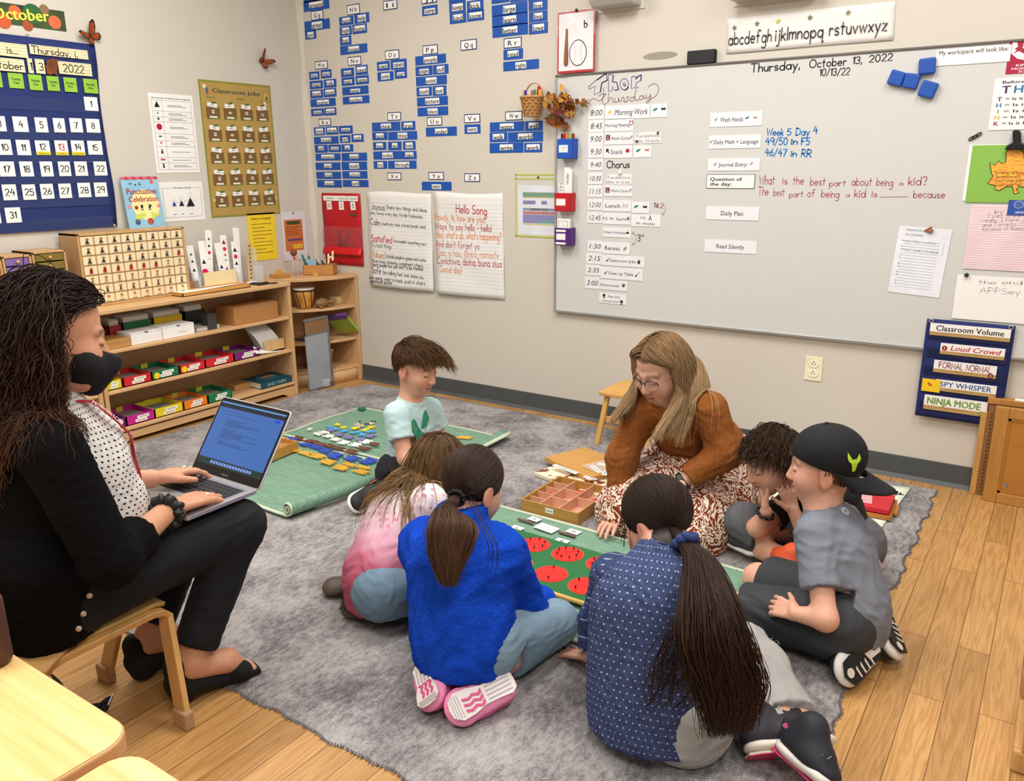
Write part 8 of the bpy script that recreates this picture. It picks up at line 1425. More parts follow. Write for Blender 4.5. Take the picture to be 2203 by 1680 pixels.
# ================= boy in the light blue shirt
def lightboy():
	P=person('person kneeling on the bead mat, boy with swept brown hair in a light blue shirt',(2.0,-1.39,0));Y0=-1.39;pel=PY(880,1002,Y0)
	aR,aL=V(1.96,-1.53,.075),V(1.86,-1.24,.075);wrr,wrl=PY(925,990,-1.42),PY(985,985,-1.33)
	G_=Rig(P,pel,PY(884,915,Y0),PY(884,858,Y0),PY(853,893,-1.5),PY(926,882,-1.27),PY(872,985,-1.53),wrr,PY(948,950,-1.24),wrl,pel+V(0,-.07,-.01),pel+V(.3,-.13,-.05),aR,pel+V(0,.07,-.01),pel+V(.3,.12,-.05),aL,PY(895,787,Y0),(.98,.1,-.3),.95,(1,-.05,0))
	hk=line_keep(.5,-.02,-.55);G_.grow('#d9a68c','#bf6f68',hk,'#352416',[(wrr,V(1,.3,-.3),V(0,.2,-1),V(0,1,0),.74),(wrl,V(1,-.4,-.4),V(0,0,-1),V(0,-1,0),.74)],.0032,brow=(.16,.09,.05),blush=.6)
	G_.top('light_blue_shirt',M('#b4d0d0',.85,vary=.03,bump=.15),.56,.56,fold=(.007,20));v,f_=G_.T.copy(.005).mesh(.003);v=relax(v,f_,2);v+=vnormals(v,f_)*folds(v,.007,20,2,(G_.neck-pel)*.6+np.cross(G_.fr,(0,0,1))*.12)[:,None]
	g=nrm(V(.85,-.5,.1));a=nrm(np.cross((0,0,1),g));cen=PY(908,922,-1.44);U=(v-cen)@a*690;W_=(v-cen)[:,2]*700;out1=[(-30,32),(-16,30),(-6,4),(20,-32),(24,-62),(6,-74),(-12,-58),(-27,-18),(-34,10)];out2=[(6,14),(16,42),(28,44),(34,18),(26,-2),(12,-10),(2,0)]
	def ins(poly):
		r=np.zeros(len(v),bool);n=len(poly)
		for i in range(n):(x1,y1),(x2,y2)=poly[i],poly[i-1];r^=((y1>W_)!=(y2>W_))&(U<(x2-x1)*(W_-y1)/(y2-y1+1e-9)+x1)
		return r
	fs=f_[((ins(out1)|ins(out2))&(vnormals(v,f_)@g>.1))[f_].all(1)];mesh_np('leaf_print',v,fs,M('#2f8a66',.8,vary=.12),P)
	G_.legs('dark_shorts',M('#1d1e22',.85),1.6);h,t=PZ(858,1022,.085),PZ(752,1092,.05);sh,F,Ln,u=shoe(P,h,t,V(.75,-.25,.45),('#1c1c1e','#e9e6df'),.04,aR);d=nrm(t-h);sd=np.cross(d,u);sd=sd if sd@(CAM-h)>0 else-sd
	for i in range(3):MB().obox(mid(h,t,.34+.12*i)+u*.032+sd*.0385,(.0085,.024,.002),(nrm(d+u*.25),nrm(u-d*.25),sd)).build('orange_stripe',M('#ee7d45',.5),sh)
	m=MB();m.tube([mid(h,t,.28)+u*.06+sd*(.02+.02*math.cos(a))+d*.035*math.sin(a)for a in np.linspace(0,2*PI,14)[:-1]],.0022,5,True);m.build('lace',M('#3a3532'),sh,smooth=True);shoe(P,aL,aL+V(-.06,.19,-.03),V(.8,.3,.4),('#1c1c1e','#e9e6df'),.034)
	N=3000;R=G_.R;q,r0=G_.skull(N,3);top=np.clip((q[:,2]-.4)/.3,0,1)[:,None];comb=R@V(-.55,.8,.12);d0=down(q,R,(0,0,-1),.25)*(1-top)+(comb+q@R.T*.35)*top;Ln=(.03+.1*top[:,0])*(.7+.5*np.random.RandomState(1).rand(N));Pth=drop(r0,d0,Ln,14,[('e',G_.cc,R,G_.rad*1.03)],.23,.16,4,lambda p,t:comb*.1);Pth=clear(curls(Pth,.003,.8,2,.3),G_.hc,R,G_.hs,.035,-.16,.05,.03);N=len(Pth);tubes(Pth,taper(N,14,.0016,.3),colours(N,'#3d2816',.5,1,'#684829',14),'hair',HAIRM,P)
lightboy()
# ================= girl in the pink tie-dye shirt
def pinkgirl():
	P=person('person kneeling, girl with loose light brown hair in a pink tie-dye shirt, back turned',(2.6,-2.15,0));pel=PY(815,1232,-2.2);neck=PY(893,1080,-1.98);chest=mid(pel,neck,.62)+V(-.015,-.01,.02);fr=V(.6,.75,-.45);ax=nrm(np.cross(fr,neck-pel));shr,shl=mid(chest,neck,.75)+ax*.125+V(.01,.01,-.02),mid(chest,neck,.75)-ax*.125+V(0,.0,-.02);wrr,wrl=shr+V(.12,.1,-.19),shl+V(.2,.2,-.2);aR,aL=V(2.6,-2.23,.06),V(2.5,-2.12,.06)
	G_=Rig(P,pel,chest,neck,shr,shl,shr+V(.07,.0,-.17),wrr,shl+V(.06,.08,-.17),wrl,pel+V(.06,-.05,-.02),(2.8,-2.04,.075),aR,pel+V(-.06,.05,-.02),(2.68,-1.9,.075),aL,PY(940,1003,-1.9),(.6,.7,-.75),.92,fr)
	hk=line_keep(.5,-.1,-.7);G_.grow('#d9a68c','#bf6f68',hk,'#5d4229',[(wrr,V(1,.4,-.2),V(0,0,-1),V(0,1,0),.74),(wrl,V(1,.4,-.2),V(0,0,-1),V(1,0,0),.74)],.0042)
	def tie(v):
		h=np.clip(((v-pel)@(neck-pel))/((neck-pel)@(neck-pel)),-.6,1.2);st=[(-.6,'#a94a60'),(-.1,'#b35e73'),(.12,'#c0889a'),(.4,'#d2aeba'),(.75,'#dccfd3'),(1.2,'#e0d9d9')];xs=[a for a,_ in st];cs=np.array([lin(c)[:3]for _,c in st]);h2=h+.06*np.sin(v@V(40,25,33))+.04*np.sin(v@V(-70,60,90));col=np.stack([np.interp(h2,xs,cs[:,i])for i in range(3)],1);sp=(np.sin(v@V(210,90,130))+np.sin(v@V(-120,230,70))+np.sin(v@V(60,-140,250)))>1.75;return np.where(((h>.35)&sp)[:,None],np.array(lin('#c98a95')[:3])[None],col)
	G_.top('tie_dye_shirt',attrmat('tie_dye_cloth',.85,.15,.2,600),1.75,1.75,(.118,.112,.108),1.2,.045,.054,drop=.075,neckcut=(0,0,.07),fold=(.009,19),vox=.0045,seed=3,col=tie);G_.legs('blue_jeans',knit('#6d8596',500,.5,.14),1.84,1.24,.09,(.006,24))
	h,t=PZ(838,1316,.055),PZ(735,1296,.055);a,F,Ln,u=shoe(P,h,t,V(.45,.55,-.45),('#5b3a3c','#4e4036'),.038,aR);q=MB()
	for i in range(16):x=.015+i*(Ln-.02)/16;q.tube([F.p(x+.006*math.sin(k*5+i),k*.032*(1-.3*abs(x/Ln-.5)),.004)for k in np.linspace(-.9,.9,9)],.0026,5)
	q.build('wavy_tread',M('#2f2a22',.8),a);shoe(P,aL,aL+V(-.14,-.1,-.02),V(.4,.6,-.5),('#5b3a3c','#4e4036'),.034);R=G_.R
	for sd,N,gr in((1,1500,1.),(2,1000,1.05)):q,r0=G_.skull(N,sd+5,gr);Pth=drop(r0,down(q,R,nrm(V(-.1,-.1,-.9)),.1),(.2+.15*np.random.RandomState(sd).rand(N)),24,[('e',G_.cc,R,G_.rad*1.02),('c',neck,chest,.12),('c',shl,shr,.066),('c',chest,pel,.125)],.35,.16,sd+2,lambda p,t:np.tile(V(-.02,-.02,0),(len(p),1)));tubes(curls(Pth,.006,1.4,sd,.25),taper(N,24,.0016,.25,sd),colours(N,'#584027',.5,sd,'#97784f',24),'hair',HAIRM,P)
pinkgirl()
# ================= girl in the blue fleece
def bluegirl():
	P=person('person kneeling with back turned, girl with brown ponytail in a fuzzy blue fleece',(3.04,-2.3,0));pel=V(3.045,-2.345,.165);neck=PY(988,1118,-2.25);chest=mid(pel,neck,.62)+V(0,-.02,.0);wrr=PY(1158,1290,-1.96);aR,aL=PZ(1085,1432,.075),V(2.9,-2.33,.07)
	G_=Rig(P,pel,chest,neck,PY(1078,1190,-2.22),PY(912,1172,-2.28),PY(1142,1330,-2.1),wrr,(2.86,-2.13,.19),(2.89,-1.95,.12),pel+V(.075,.02,-.02),(3.15,-2.03,.075),aR,pel+V(-.075,.02,-.02),(2.97,-1.99,.075),aL,PY(1018,1043,-2.18),(.12,.93,-.4),.93,(-.05,1,-.2))
	hk=line_keep(.48,-.1,-.72);ft=PY(1162,1242,-1.845)
	L=G_.grow('#d9a68c','#bf6f68',hk,'#33221a',[(wrr,ft-wrr,V(-.2,.2,-1),V(-1,.2,0),.78,(.1,.85,.95,1.),.05,(.6,.4))],.0036,blush=.8)
	blue=knit('#1443b4',260,.9,.25,.98);G_.top('blue_fleece',blue,1.88,1.85,(.138,.132,.128),1.15,.06,.066,drop=.05,neckcut=(.035,0,.1),fold=(.011,12),vox=.005,seed=11,fuzz=.0009,cuff=.12,extra=lambda T:T.rc(neck+V(.0,.0,-.02),neck+V(.006,.015,.025),.066,.058,.03))
	m=MB();m.tube([PY(1062,1126,-2.14),PY(1080,1130,-2.15),PY(1091,1140,-2.16)],[.006,.009,.005],8);m.build('collar_facing',M('#14161c',.7),P,smooth=True);G_.legs('pale_jeans',knit('#7f97a8',500,.5,.12),1.9,1.24,.088,(.006,24),9)
	for h,t,up in((PZ(1108,1462,.085),PZ(962,1536,.05),V(-.35,.6,-.62)),(PZ(912,1428,.1),PZ(934,1522,.05),V(.15,.75,-.6))):
		a,F,Ln,u=shoe(P,h,t,up,('#e0679c','#e487ae'),.043,None);w=.036;m=MB();m.poly([(Ln*x,w*y)for x,y in((.04,-.5),(.04,.5),(.12,.8),(.3,.72),(.5,.7),(.68,.95),(.85,1.),(.96,.6),(.98,0),(.96,-.6),(.85,-1.),(.68,-.95),(.5,-.7),(.3,-.72),(.12,-.8))][::-1],F,.0,.0035);o=m.build('outsole',M('#ddd6d3',.6),a,bevel=.001);q=MB()
		for y in(-.4,.0,.4):q.poly([(Ln*x,w*(y+b))for x,b in((.5,-.16),(.56,.1),(.63,-.05),(.7,.12),(.78,.0),(.78,.2),(.7,.3),(.62,.14),(.55,.3),(.5,.14))],F,.0036,.006)
		q.build('pink_tread',M('#d0527e',.6),o);g=MB();[g.box((Ln*x,-w*.8,.0036),(Ln*(x+.012),w*.8,.005),F)for x in np.arange(.82,.96,.035)];[g.box((Ln*.1,w*y,.0036),(Ln*.45,w*(y+.1),.005),F)for y in(-.5,-.2,.1,.4)];g.build('grey_tread',M('#b5aeac',.6),o)
	R=G_.R;N=2600;q,r0=G_.skull(N,8);tw=R.T@(PY(984,1070,-2.27)-(G_.hc+R@V(0,-.011,.026)));to=nrm(tw/G_.rad);Pth=sweep(q,G_.cc,R,G_.rad,to,14,.05,2);tie=Pth[:,-1].mean(0);tubes(Pth,np.full((N,14),.0017),colours(N,'#35241b',.45,3),'hair',HAIRM,P)
	out=R@to;o2=nrm(out*V(1,1,.25));c=tie+o2*.012;bun(c,o2,.02,.006,M('#17171a',.7),P,'hair_tie');path=[tie-o2*.01,c+o2*.025,c+o2*.06+V(0,0,-.012),PY(974,1128,-2.47),PY(964,1195,-2.51),PY(964,1262,-2.52)];Pt=bundle(path,1400,[.014,.014,.02,.04,.052,.038,.016],26,4,.004,1.2,.55);tubes(Pt,taper(1400,26,.0016,.3,2),colours(1400,'#35231a',.45,4,'#5c4230',26),'ponytail',HAIRM,P);Pt=bundle([c+V(.03,.02,-.0),PY(1050,1150,-2.4),PY(1062,1185,-2.42),PY(1056,1235,-2.44)],8,[.01,.012,.014,.02],18,6);tubes(Pt,np.full((8,18),.0008),colours(8,'#2a1c15',.3),'loose_strands',HAIRM,P)
bluegirl()
# ================= girl in the dotted navy shirt
def navygirl():
	P=person('person sitting on the rug, girl with very long dark ponytail in a dotted navy shirt',(3.56,-2.2,0));pel=PY(1408,1500,-2.25);pel[2]=max(pel[2],.115);neck=PY(1440,1180,-2.1);chest=mid(pel,neck,.6)+V(-.02,-.055,.01);wrl=PZ(1272,1412,.055);wrr=V(3.42,-1.75,.08);ell=PY(1285,1335,-2.06)
	G_=Rig(P,pel,chest,neck,PY(1512,1258,-2.19),PY(1318,1238,-2.1),(3.58,-1.93,.25),wrr,ell,wrl,pel+V(.08,.0,-.02),(3.73,-1.93,.085),(3.845,-2.13,.07),pel+V(-.06,.06,-.02),(3.66,-1.86,.08),(3.86,-2.05,.06),PY(1414,1117,-2.03),(-.9,.25,-.5),.98,(-.45,.8,-.3),1.08)
	hk=line_keep(.46,-.1,-.72);G_.grow('#d9a68c','#bf6f68',hk,'#231712',[(wrl,V(-.6,.2,-.22),V(-.2,0,-1),V(0,1,0),.85,(.06,.08,.08,.1),.1)],.0036,blush=.9)
	G_.top('dotted_shirt',dots('#3d486c','#a9b4cf',62,.12,.14,.35),1.85,1.85,(.152,.145,.128),1.12,.05,.053,drop=.055,hemn=(0,-.1,-1),neckcut=(-.005,.1,.07),fold=(.008,16),vox=.005,seed=6,uv=wrapuv(pel,neck,(-.45,.8,0)))
	G_.legs('grey_leggings',knit('#a8a6a2',420,.4,.12),2.04,1.18,.11,(.007,22),4)
	a,F,Ln,u=shoe(P,PZ(1672,1592,.085),PZ(1800,1700,.05),V(.25,.45,.85),('#23262f','#e2ded6'),.042,G_.aR);MB().obox(PZ(1700,1630,.1)*0+mid(F.o,F.p(Ln,0),.12)+u*.06-nrm(F.v)*0,(.018,.03,.004),(F.u,F.v,u)).build('pink_heel_tab',M('#d2507f',.5),a);m=MB();[m.tube([F.p(Ln*x,y,-.062-.01*math.cos(y*40))for y in np.linspace(-.034,.034,8)],.0012,4)for x in(.5,.58,.66,.74)];m.build('white_stitching',M('#9a9fa8',.5),a);m=MB();m.poly([(Ln*x,.037*y)for x,y in((.02,-.5),(.02,.5),(.15,.8),(.45,.7),(.7,.95),(.9,.8),(.98,0),(.9,-.8),(.7,-.95),(.45,-.7),(.15,-.8))][::-1],F,-.001,.003);m.build('pink_outsole',M('#d8457c',.5),a)
	a,F,Ln,u=shoe(P,PZ(1600,1610,.05),PZ(1795,1598,.05),V(.1,.8,.45),('#2a2730','#d9d2c4'),.042,G_.aL);w=.042;m=MB();m.poly([(Ln*x,w*y)for x,y in((.02,-.5),(.02,.5),(.15,.85),(.45,.75),(.7,1.),(.9,.85),(.98,0),(.9,-.85),(.7,-1.),(.45,-.75),(.15,-.85))][::-1],F,-.001,.004);o=m.build('outsole',M('#c8bda4',.6),a);MB().poly([(Ln*x,w*y)for x,y in((.02,-.5),(.02,.5),(.15,.85),(.36,.76),(.36,-.76),(.15,-.85))][::-1],F,.0041,.006).build('pink_heel',M('#cf3f6d',.5),o);q=MB();[q.tube([F.p(Ln*(.5+.09*k)+.01*math.cos(y*60),y,.0042)for y in np.linspace(-.03,.03,9)],.0016,4)for k in range(5)];q.build('tread_lines',M('#8d836d',.6),o)
	R=G_.R;N=2600;q,r0=G_.skull(N,9);tb=PY(1470,1172,-2.13);to=nrm((R.T@(tb-(G_.hc+R@V(0,-.011,.026))))/G_.rad);Pth=sweep(q,G_.cc,R,G_.rad,to,14,.05,5);tie=Pth[:,-1].mean(0);tubes(Pth,np.full((N,14),.0017),colours(N,'#2b1c15',.5,6),'hair',HAIRM,P);out=R@to;c=mid(tie,PY(1488,1180,-2.17),.7);bun(c,nrm(V(.6,-.5,-.5)),.024,.012,M('#223364',.8,vary=.2),P)
	path=[tie-out*.015,c,PY(1505,1205,-2.24),PY(1525,1290,-2.37),PY(1545,1400,-2.42),PY(1570,1500,-2.4),PY(1565,1585,-2.36)];N=2800;Pt=bundle(path,N,[.012,.018,.034,.055,.072,.072,.05],32,7,.017,1.3,.5);tubes(Pt,taper(N,32,.0016,.3,2),colours(N,'#2a1a12',.5,8,'#3b261a',32),'ponytail',HAIRM,P)
	Pt=bundle([c,PY(1500,1230,-2.3),PY(1500,1330,-2.42),PY(1455,1440,-2.45),PY(1415,1530,-2.42)],60,[.012,.03,.05,.05,.05],26,9,.02,1.6);tubes(Pt,np.full((60,26),.0012),colours(60,'#2a1a12',.4,2),'loose_strands',HAIRM,P)
	Pt=drop(*(lambda q,r0:(r0,down(q,R,(0,0,-1),.05)))(*roots(16,G_.cc,R,G_.rad,lambda x,y,z:y>.2 and-.1<z<.5 and x<0,3)),.09,14,[('e',G_.hc,R,V(.076,.098,.12)*G_.hs)],.3,.25,3);tubes(Pt,np.full((16,14),.0007),colours(16,'#3a271c',.4,5),'wisps',HAIRM,P)
navygirl()
# ================= teacher
def teacher():
	P=person('person kneeling at the mat, blond teacher in glasses, rust sweater and zebra skirt',(3.12,-1.0,0));wrr,wrl=PY(1331,1104,-1.22),PY(1468,1036,-1.22);pel=V(3.14,-.83,.22)
	G_=Rig(P,pel,(3.12,-1.0,.42),(3.11,-1.06,.54),(2.975,-1.1,.475),(3.255,-1.125,.522),PY(1338,985,-1.17),wrr,PY(1560,975,-1.13),wrl,pel+V(-.09,-.02,-.01),(2.98,-1.17,.1),(3.06,-.75,.06),pel+V(.09,-.02,-.01),(3.26,-1.14,.1),(3.24,-.74,.06),PY(1422,790,-1.16),(-.29,-.88,-.42),1.06,(-.14,-.97,-.2),1.22)
	fl=PZ(1290,1152,.05);hk=line_keep(.52,.0,-.7);L=G_.grow('#d6a58d','#b8655e',hk,'#8a6c4a',[(wrr,fl-wrr,V(.2,.3,-1),V(1,-.2,0),.98,(.12,.18,.2,.25),.12),(wrl,PY(1440,1040,-1.27)-wrl,V(-.1,-.1,-1),V(-.3,-1,0),.98,(.3,.35,.4,.45))],.0034,None,False,brow=(.3,.2,.12),blush=.5)
	t=NT('rust_knit');v=t.coord((260,260,90));nz=t.noise(v,1,3,.6);fl_=t.noise(t.coord(),330,2,.6);t.base(t.mix(t.math('GREATER_THAN',fl_,.7),t.ramp(nz,[(.3,lin('#7a471c')),(.6,lin('#96592a')),(.8,lin('#a96a38'))]),lin('#d9a970')));t.rough(.9,.15);t.bump(nz,.7,.004)
	G_.top('rust_sweater',t.m,1.95,1.86,(.16,.15,.142),1.2,.053,.063,drop=-.03,hemn=(.0,-.1,-1),neckcut=(.002,.4,.07),fold=(.009,15),vox=.0055,seed=8,cuff=-.1)
	q=Sdf();q.rc(pel+V(0,0,.06),pel,.15,.175,.06);leg2(q,G_.hR,G_.kR,G_.aR,(.14,.115,.1,.09),.07);leg2(q,G_.hL,G_.kL,G_.aL,(.14,.115,.1,.09),.07);q.rc((2.94,-1.2,.06),(3.24,-1.24,.05),.085,.09,.06);q.rc((3.29,-1.16,.06),(3.3,-.85,.08),.085,.1,.06);q.rc(mid(G_.kR,G_.kL,.5)+V(0,.06,.04),pel,.13,.15,.07)
	t=NT('zebra_print');v=t.coord((1,1,.8),(0.3,.5,.2));w=t.noise(v,11,3,.55,1.0);s2=t.math('SINE',t.math('MULTIPLY',t.math('ADD',w,t.math('MULTIPLY',t.noise(v,34,2,.5,.8),.2)),66));t.base(t.ramp(s2,[(.0,lin('#7d3512')),(.5,lin('#833a16')),(.54,lin('#e8d6c4')),(1,lin('#ecdccb'))],'LINEAR'));mp=t.math('MULTIPLY',t.math('ADD',s2,1),.5);t.t.nodes['Color Ramp'].inputs[0];[t.t.links.remove(l)for l in list(t.t.links)if l.to_node.name=='Color Ramp'];t.l(mp,t.t.nodes['Color Ramp'].inputs[0]);t.rough(.75,.2)
	cloth('zebra_skirt',q,t.m,P,.006,[(pel+V(0,0,.1),(0,0,1),.3)],(.014,15),4,(.6,-.6,.2));MB().lathe([(.034,0),(.036,.004),(.036,.018),(.034,.022)],mid(G_.ell,wrl,.94),wrl-G_.ell,20).build('watch',M('#23241f',.4),P);bun(mid(G_.elr,wrr,1.0)+nrm(fl-wrr)*.004,fl-wrr,.025,.0012,M('#d9b48a',.2,metal=.9),P,'bracelet')
	R,s=G_.R,G_.hs;fr_=M('#1c1512',.2);pk=M('#c99a7c',.2);ov=lambda cx,a0,a1,n=15:[L(cx+.0245*math.cos(a),.1-1.6*(cx+.0245*math.cos(a))**2*3,-.008+.019*math.sin(a))for a in np.linspace(a0,a1,n)];g=thing('x','','',(0,0,0))if 0 else None;m=MB()
	for cx in(-.0325,.0325):m.tube(ov(cx,-.1,PI+.1),.0019,6)
	m.tube([L(-.01,.1,.0),L(0,.103,.003),L(.01,.1,.0)],.0016,6);gl=m.build('glasses',fr_,P,smooth=True);m=MB();[m.tube(ov(cx,PI+.05,2*PI-.05),.0013,6)for cx in(-.0325,.0325)];[m.tube([L(q_*.058,.085,.0),L(q_*.078,.03,.002),L(q_*.082,-.02,-.002)],.0016,6)for q_ in(-1,1)];m.build('rose_rim_and_temples',pk,gl,smooth=True)
	for cx in(-.0325,.0325):m=MB();p=ov(cx,0,2*PI,21)[:-1];m.add(p,[tuple(range(20))]);m.build('lens',M('#eef0ee',.05,alpha=.12,vary=0),gl)
	tor=[('c',G_.neck,G_.chest,.135),('c',G_.chest,pel,.15),('c',G_.shl,G_.shr,.07),('c',L(0,-.02,-.05),G_.neck,.06),('e',L(0,.02,-.05),R,V(.073,.07,.085)*s)];part=.12;big=[('c',G_.neck,G_.chest,.17),('c',G_.chest,pel,.175),('c',G_.shl,G_.shr,.085),('c',G_.shr,G_.elr,.075),('c',G_.shl,G_.ell,.075)]
	for sd,N in((1,2600),(2,2200)):
		q,r0=G_.skull(N,sd+20,1+.03*(sd-1));sg=np.sign(q[:,0]-part);d0=np.outer(sg,R[:,0])*.9+q@R.T*.12+np.tile(R@V(0,-.1,-.3),(N,1));fw=np.random.RandomState(sd).rand(N,1)<.97
		pull=lambda p,t:np.where((((p-G_.hc)@R[:,1]>.03*s)&(np.abs((p-G_.hc)@R[:,0])<.07*s)&(t<.6))[:,None],.35*np.outer(np.sign((p-G_.hc)@R[:,0]),R[:,0])-.1*R[:,1][None],0*p)+fw*(.13 if t>.3 else 0)*V(-.25,-.9,0)[None]
		Pth=drop(r0,d0,(.27+.06*np.random.RandomState(sd).rand(N)),26,[('e',G_.cc,R,G_.rad*1.02)]+tor,.34,.07,sd,pull);Pth=push(tuck(Pth,G_.hc,R,s,.08,.03,.12),big);e=((np.linalg.norm(Pth[:,10:]-G_.shl,axis=2)<.11)&(Pth[:,10:,1]>G_.shl[1]-.0)).any(1);Pth=clear(curls(Pth[~e],.0025,.6,sd,.4),G_.hc,R,s,.04,-.12,.06,.035);k=len(Pth);tubes(Pth,taper(k,26,.0015,.35,sd),colours(k,'#7c5f40',.4,sd,'#b3946b',26),'hair',HAIRM,P)
teacher()
# ================= two boys at the right
def chinboy():
	P=person('person sitting cross-legged, boy with tousled dark hair resting his chin on his hands',(3.7,-1.1,0));pel=PY(1815,1150,-1.02);pel[2]=max(pel[2],.1);wrr,wrl=PY(1648,1100,-1.26),PY(1706,1096,-1.22);kR=PZ(1600,1120,.15);aR=PZ(1662,1192,.065);aL=PZ(1600,1182,.055)
	G_=Rig(P,pel,PY(1790,1085,-1.08),PY(1732,1050,-1.15),PY(1705,1085,-1.05),PY(1815,1060,-1.2),PY(1628,1135,-1.25),wrr,PY(1745,1180,-1.22),wrl,pel+V(-.07,-.02,0),kR,aR,pel+V(.05,-.05,0),(3.83,-1.3,.12),aL+V(.06,.0,.01),PY(1660,988,-1.2),(-.62,-.66,-.36),.95,(-.6,-.7,-.3))
	hk=line_keep(.42,-.08,-.62);ck=lambda x,y:PY(x,y,-1.23);G_.grow('#d7a48b','#b35f5a',hk,'#2a1d16',[(wrr,ck(1638,1062)-wrr,V(.6,.6,.5),V(-.5,-.4,.5),.76,(1.,1.1,1.1,1.2)),(wrl,ck(1694,1056)-wrl,V(-.6,.4,.4),V(0,-.6,.6),.76,(.9,1.,1.,1.))],.0034,brow=(.06,.04,.03),blush=.6)
	G_.top('dark_shirt',M('#1d1b1e',.9,bump=.2,vary=.15),.6,.6,drop=.02);G_.legs('grey_joggers',knit('#65666a',500,.4,.14),1.78,1.26,.1,(.007,22),12);bun(mid(G_.elr,wrr,.88),wrr-G_.elr,.027,.006,M('#121214',.5),P,'black_wristband')
	m=MB();ax=aR-kR;st=[(.82,'#2f5fb5'),(.88,'#1b2233'),(.93,'#8fb3a0'),(.98,'#d36a3c'),(1.03,'#1b2233'),(1.08,'#8fa7b5')];s_=MB()
	for t0,c in st:s_.lathe([(.0365,0),(.0372,.007),(.0365,.014)],mid(kR,aR,t0),ax,18,lin(c))
	s_.build('striped_sock',ATT,P,smooth=True);a,F,Ln,u=shoe(P,PZ(1672,1212,.06),PZ(1708,1262,.045),V(.2,.3,.9),('#d9552b','#e4ddd2'),.042,aR);m=MB();m.tube([mid(F.o,F.p(Ln,0),.45)+u*.07+F.v*y for y in np.linspace(-.02,.02,6)],.004,6);m.build('purple_lace',M('#3d2f7a',.6),a);MB().obox(mid(F.o,F.p(Ln,0),.88)+u*.042,(.022,.028,.005),(F.u,F.v,u)).build('grey_toe_cap',M('#6d665c',.6),a)
	a,F,Ln,u=shoe(P,PZ(1640,1190,.06),PZ(1555,1150,.05),V(-.1,-.1,1),('#3a3a3c','#e2dfd8'),.044,None);N=3000;R=G_.R;q,r0=G_.skull(N,31);comb=R@V(-.1,.75,-.2);Pth=drop(r0,down(q,R,comb+V(0,0,-.35),.35),.04+.05*np.random.RandomState(2).rand(N),12,[('e',G_.cc,R,G_.rad*1.04)],.22,.4,6,lambda p,t:comb*.1);Pth=clear(curls(Pth,.004,.8,3,.2),G_.hc,R,G_.hs,.04,-.16,.062,.03);N=len(Pth);tubes(Pth,taper(N,12,.0016,.3),colours(N,'#2c1d14',.5,1,'#47311f',12),'hair',HAIRM,P)
chinboy()
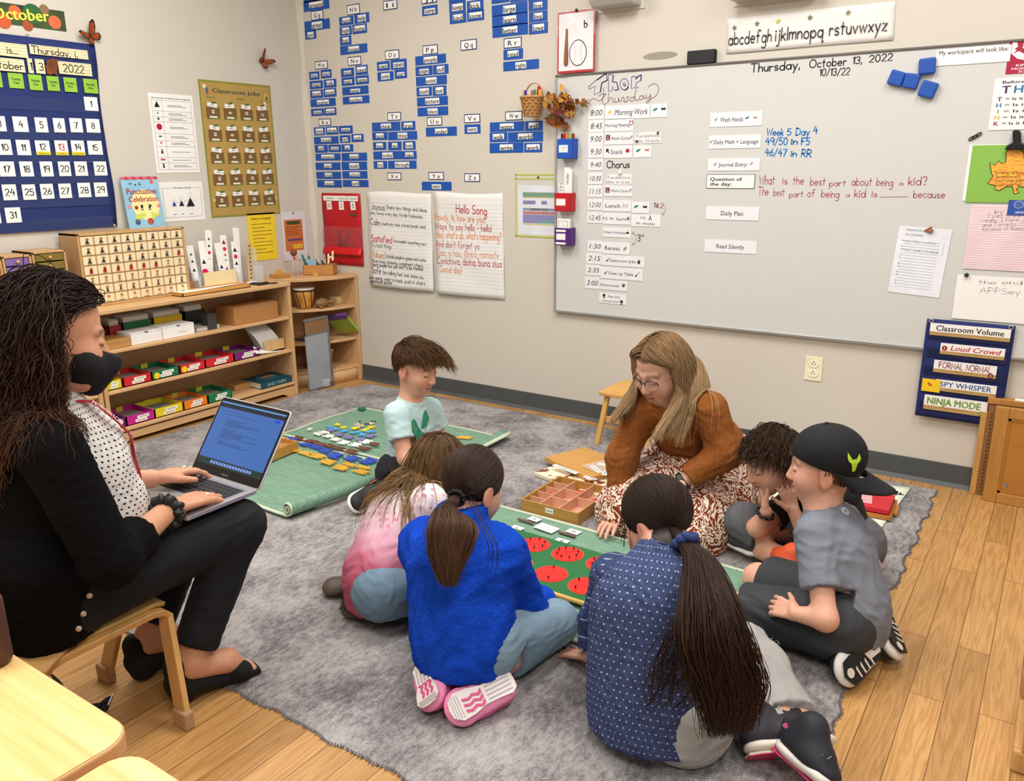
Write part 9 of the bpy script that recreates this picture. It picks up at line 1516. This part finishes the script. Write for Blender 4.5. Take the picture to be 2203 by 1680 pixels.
def capboy():
	P=person('person kneeling at right, boy in a backwards black cap and grey T-shirt',(3.84,-1.6,0));Y0=-1.56;pel=PY(1832,1312,-1.62);neck=PY(1768,1092,Y0);wrl=PY(1712,1320,-1.79)
	G_=Rig(P,pel,PY(1800,1180,-1.58),neck,PY(1812,1122,-1.47),PY(1752,1150,-1.66),PY(1868,1215,-1.4),(3.75,-1.4,.2),PY(1776,1332,-1.79),wrl,pel+V(-.02,.06,-.02),(3.57,-1.45,.08),(3.93,-1.53,.09),pel+V(-.02,-.06,-.02),(3.56,-1.68,.08),(3.87,-1.67,.085),PY(1772,1000,-1.55),(-.95,-.16,-.12),.94,(-1,-.1,.05))
	hk=line_keep(.5,-.15,-.62);L=G_.grow('#d9a68c','#bf6f68',hk,'#6b4a30',[(wrl,V(-.8,.35,-.1),V(0,.7,-.7),V(0,.5,.8),.76,(.5,.6,.6,.6))],.0034,brow=(.25,.15,.08),blush=.6);grey=M('#767b85',.75,spec=.25,vary=.05,bump=.1)
	sh=G_.top('grey_shirt',grey,.62,.66,(.112,.108,.106),1.2,.045,.054,drop=.05,fold=(.008,17),vox=.0048,seed=14);c=PY(1822,1098,-1.62);g=nrm(V(.45,-.7,.5));sv,sf=sh.data,0;p=np.array([v.co for v in sh.data.vertices]);i=np.argmin(np.linalg.norm(np.cross(p-CAM,nrm(PY(1822,1098,-1.5)-CAM)),axis=1)+.5*np.linalg.norm(p-CAM,axis=1));n=nrm(np.array(sh.data.vertices[int(i)].normal));F=Fr(p[i],nrm(np.cross((0,0,1),n)),np.cross(n,nrm(np.cross((0,0,1),n))));b=MB().disc(F,0,0,.013,h0=-.004,h1=.0015,n=20).build('round_logo',M('#b9bcc0',.5),P);put(q:=MB(),F,'H',0,0,.011,None,.0018,.02);q.build('logo_mark',M('#4a4d55'),b)
	so=G_.legs('charcoal_shorts',M('#33363a',.7,vary=.08,bump=.1),.88,1.36,.1,(.007,20),15);F=Fr(PY(1652,1378,-1.76),nrm(V(.75,-.3,.55)),(0,0,1));p=np.array([v.co for v in so.data.vertices]);i=np.argmin(np.linalg.norm(np.cross(p-CAM,nrm(PY(1655,1380,-1.7)-CAM)),axis=1)+.4*np.linalg.norm(p-CAM,axis=1));n=nrm(np.array(so.data.vertices[int(i)].normal)+V(0,-.3,.2));u=V(.8,.1,.6);u=nrm(u-n*(u@n));F=Fr(p[i]+n*.004,u,np.cross(n,u));q=MB();put(q,F,'NCER',0,0,.028,.09,.001,.02);q.build('leg_lettering',M('#c9ccd0',.5),P)
	for h,t,up in((PZ(1880,1385,.09),PZ(1806,1458,.05),V(-.75,.45,-.4)),(PZ(1892,1312,.1),PZ(1928,1412,.045),V(-.8,.35,-.4))):
		a,Fs,Ln,u=shoe(P,h,t,up,('#26272a','#e3ded8'),.043,None);w=.038;m=MB();m.poly([(Ln*x,w*y)for x,y in((.03,-.5),(.03,.5),(.15,.8),(.45,.72),(.7,.98),(.88,.9),(.98,0),(.88,-.9),(.7,-.98),(.45,-.72),(.15,-.8))][::-1],Fs,.0,.004);o=m.build('black_outsole',M('#17181a',.6),a);q=MB();q.disc(Fs,Ln*.85,0,.013,h0=.0041,h1=.006,n=18);[q.poly([(Ln*x,w*.8),(Ln*(x+.03),w*.75),(Ln*(x+.05),w*.1),(Ln*(x+.02),w*-.1)][::-1],Fs,.0041,.0065)for x in(.3,.42,.54,.66)];q.poly([(Ln*x,w*y)for x,y in((.05,.4),(.35,.3),(.4,-.3),(.2,-.5),(.05,-.35))][::-1],Fs,.0041,.0055);q.build('white_tread',M('#d9d0c8',.6),o)
	cc,rad=hcap(G_.hc,G_.R,G_.hs);R=G_.R;s=G_.hs;q,r0=roots(500,cc,R,rad*.97,lambda x,y,z:bool(hk(x,y,z))and z<.1+.5*y,12);tubes(drop(r0,down(q,R,(0,0,-1),.02),.03,6,[('e',cc,R,rad)],.3,.2,2),np.full((500,6),.0018),colours(500,'#6a4a30',.4,2),'hair',HAIRM,P)
	K=Sdf();K.el(L(0,-.016,.034),V(.09,.112,.098)*s,R,.01);k=M('#0e0f14',.8,bump=.2);cap=cloth('black_cap',K,k,P,.0036,[(L(0,0,.012),R@V(0,.38,-1),1)],None);m=MB()
	def br(u,v):a=(u-.5)*2.7;e=(2*u-1)**2;return L(.09*math.sin(a)*(1-.06*v),-.014-.108*math.cos(a)-.078*v*(1-.45*e),-.03+.035*e-.05*v-.012*v*e)
	m.grid(br,18,8);m.build('cap_brim',k,cap,smooth=True,solid=.004);m=MB();m.ball(L(0,-.014,.132),.008,8,(1,1,.6));m.build('top_button',k,cap,smooth=True);bo=PY(1838,996,-1.6);d=nrm(bo-CAM);cw,rw=L(0,-.016,.034),V(.0915,.1135,.0995)*s;o_=(CAM-cw)@R/rw;dd=d@R/rw;b_=o_@dd;t_=(-b_-math.sqrt(max(0,b_*b_-(dd@dd)*(o_@o_-1))))/(dd@dd);pt=CAM+d*t_;n=nrm(R@(((pt-cw)@R)/rw**2));u=nrm(np.cross(V(0,0,1),n));F=Fr(pt,u,np.cross(n,u));q=MB();P2=[(-.016,.026),(-.013,.012),(-.006,.009),(.006,.009),(.012,.01),(.014,.021),(.018,.008),(.012,.001),(.008,-.002),(.006,-.014),(.004,-.022),(-.003,-.022),(-.005,-.012),(-.008,-.001),(-.014,.004),(-.017,.012)];sc_=1.15
	vs=[F.p(x*sc_,y*sc_,-9*(x*x+.8*y*y)+.0014)for x,y in P2]+[F.p(0,0,.0022)];q.add(vs,[((i+1)%16,i,16)for i in range(16)]);q.build('bull_emblem',M('#b6dc35',.5),cap,solid=.0012)
capboy()
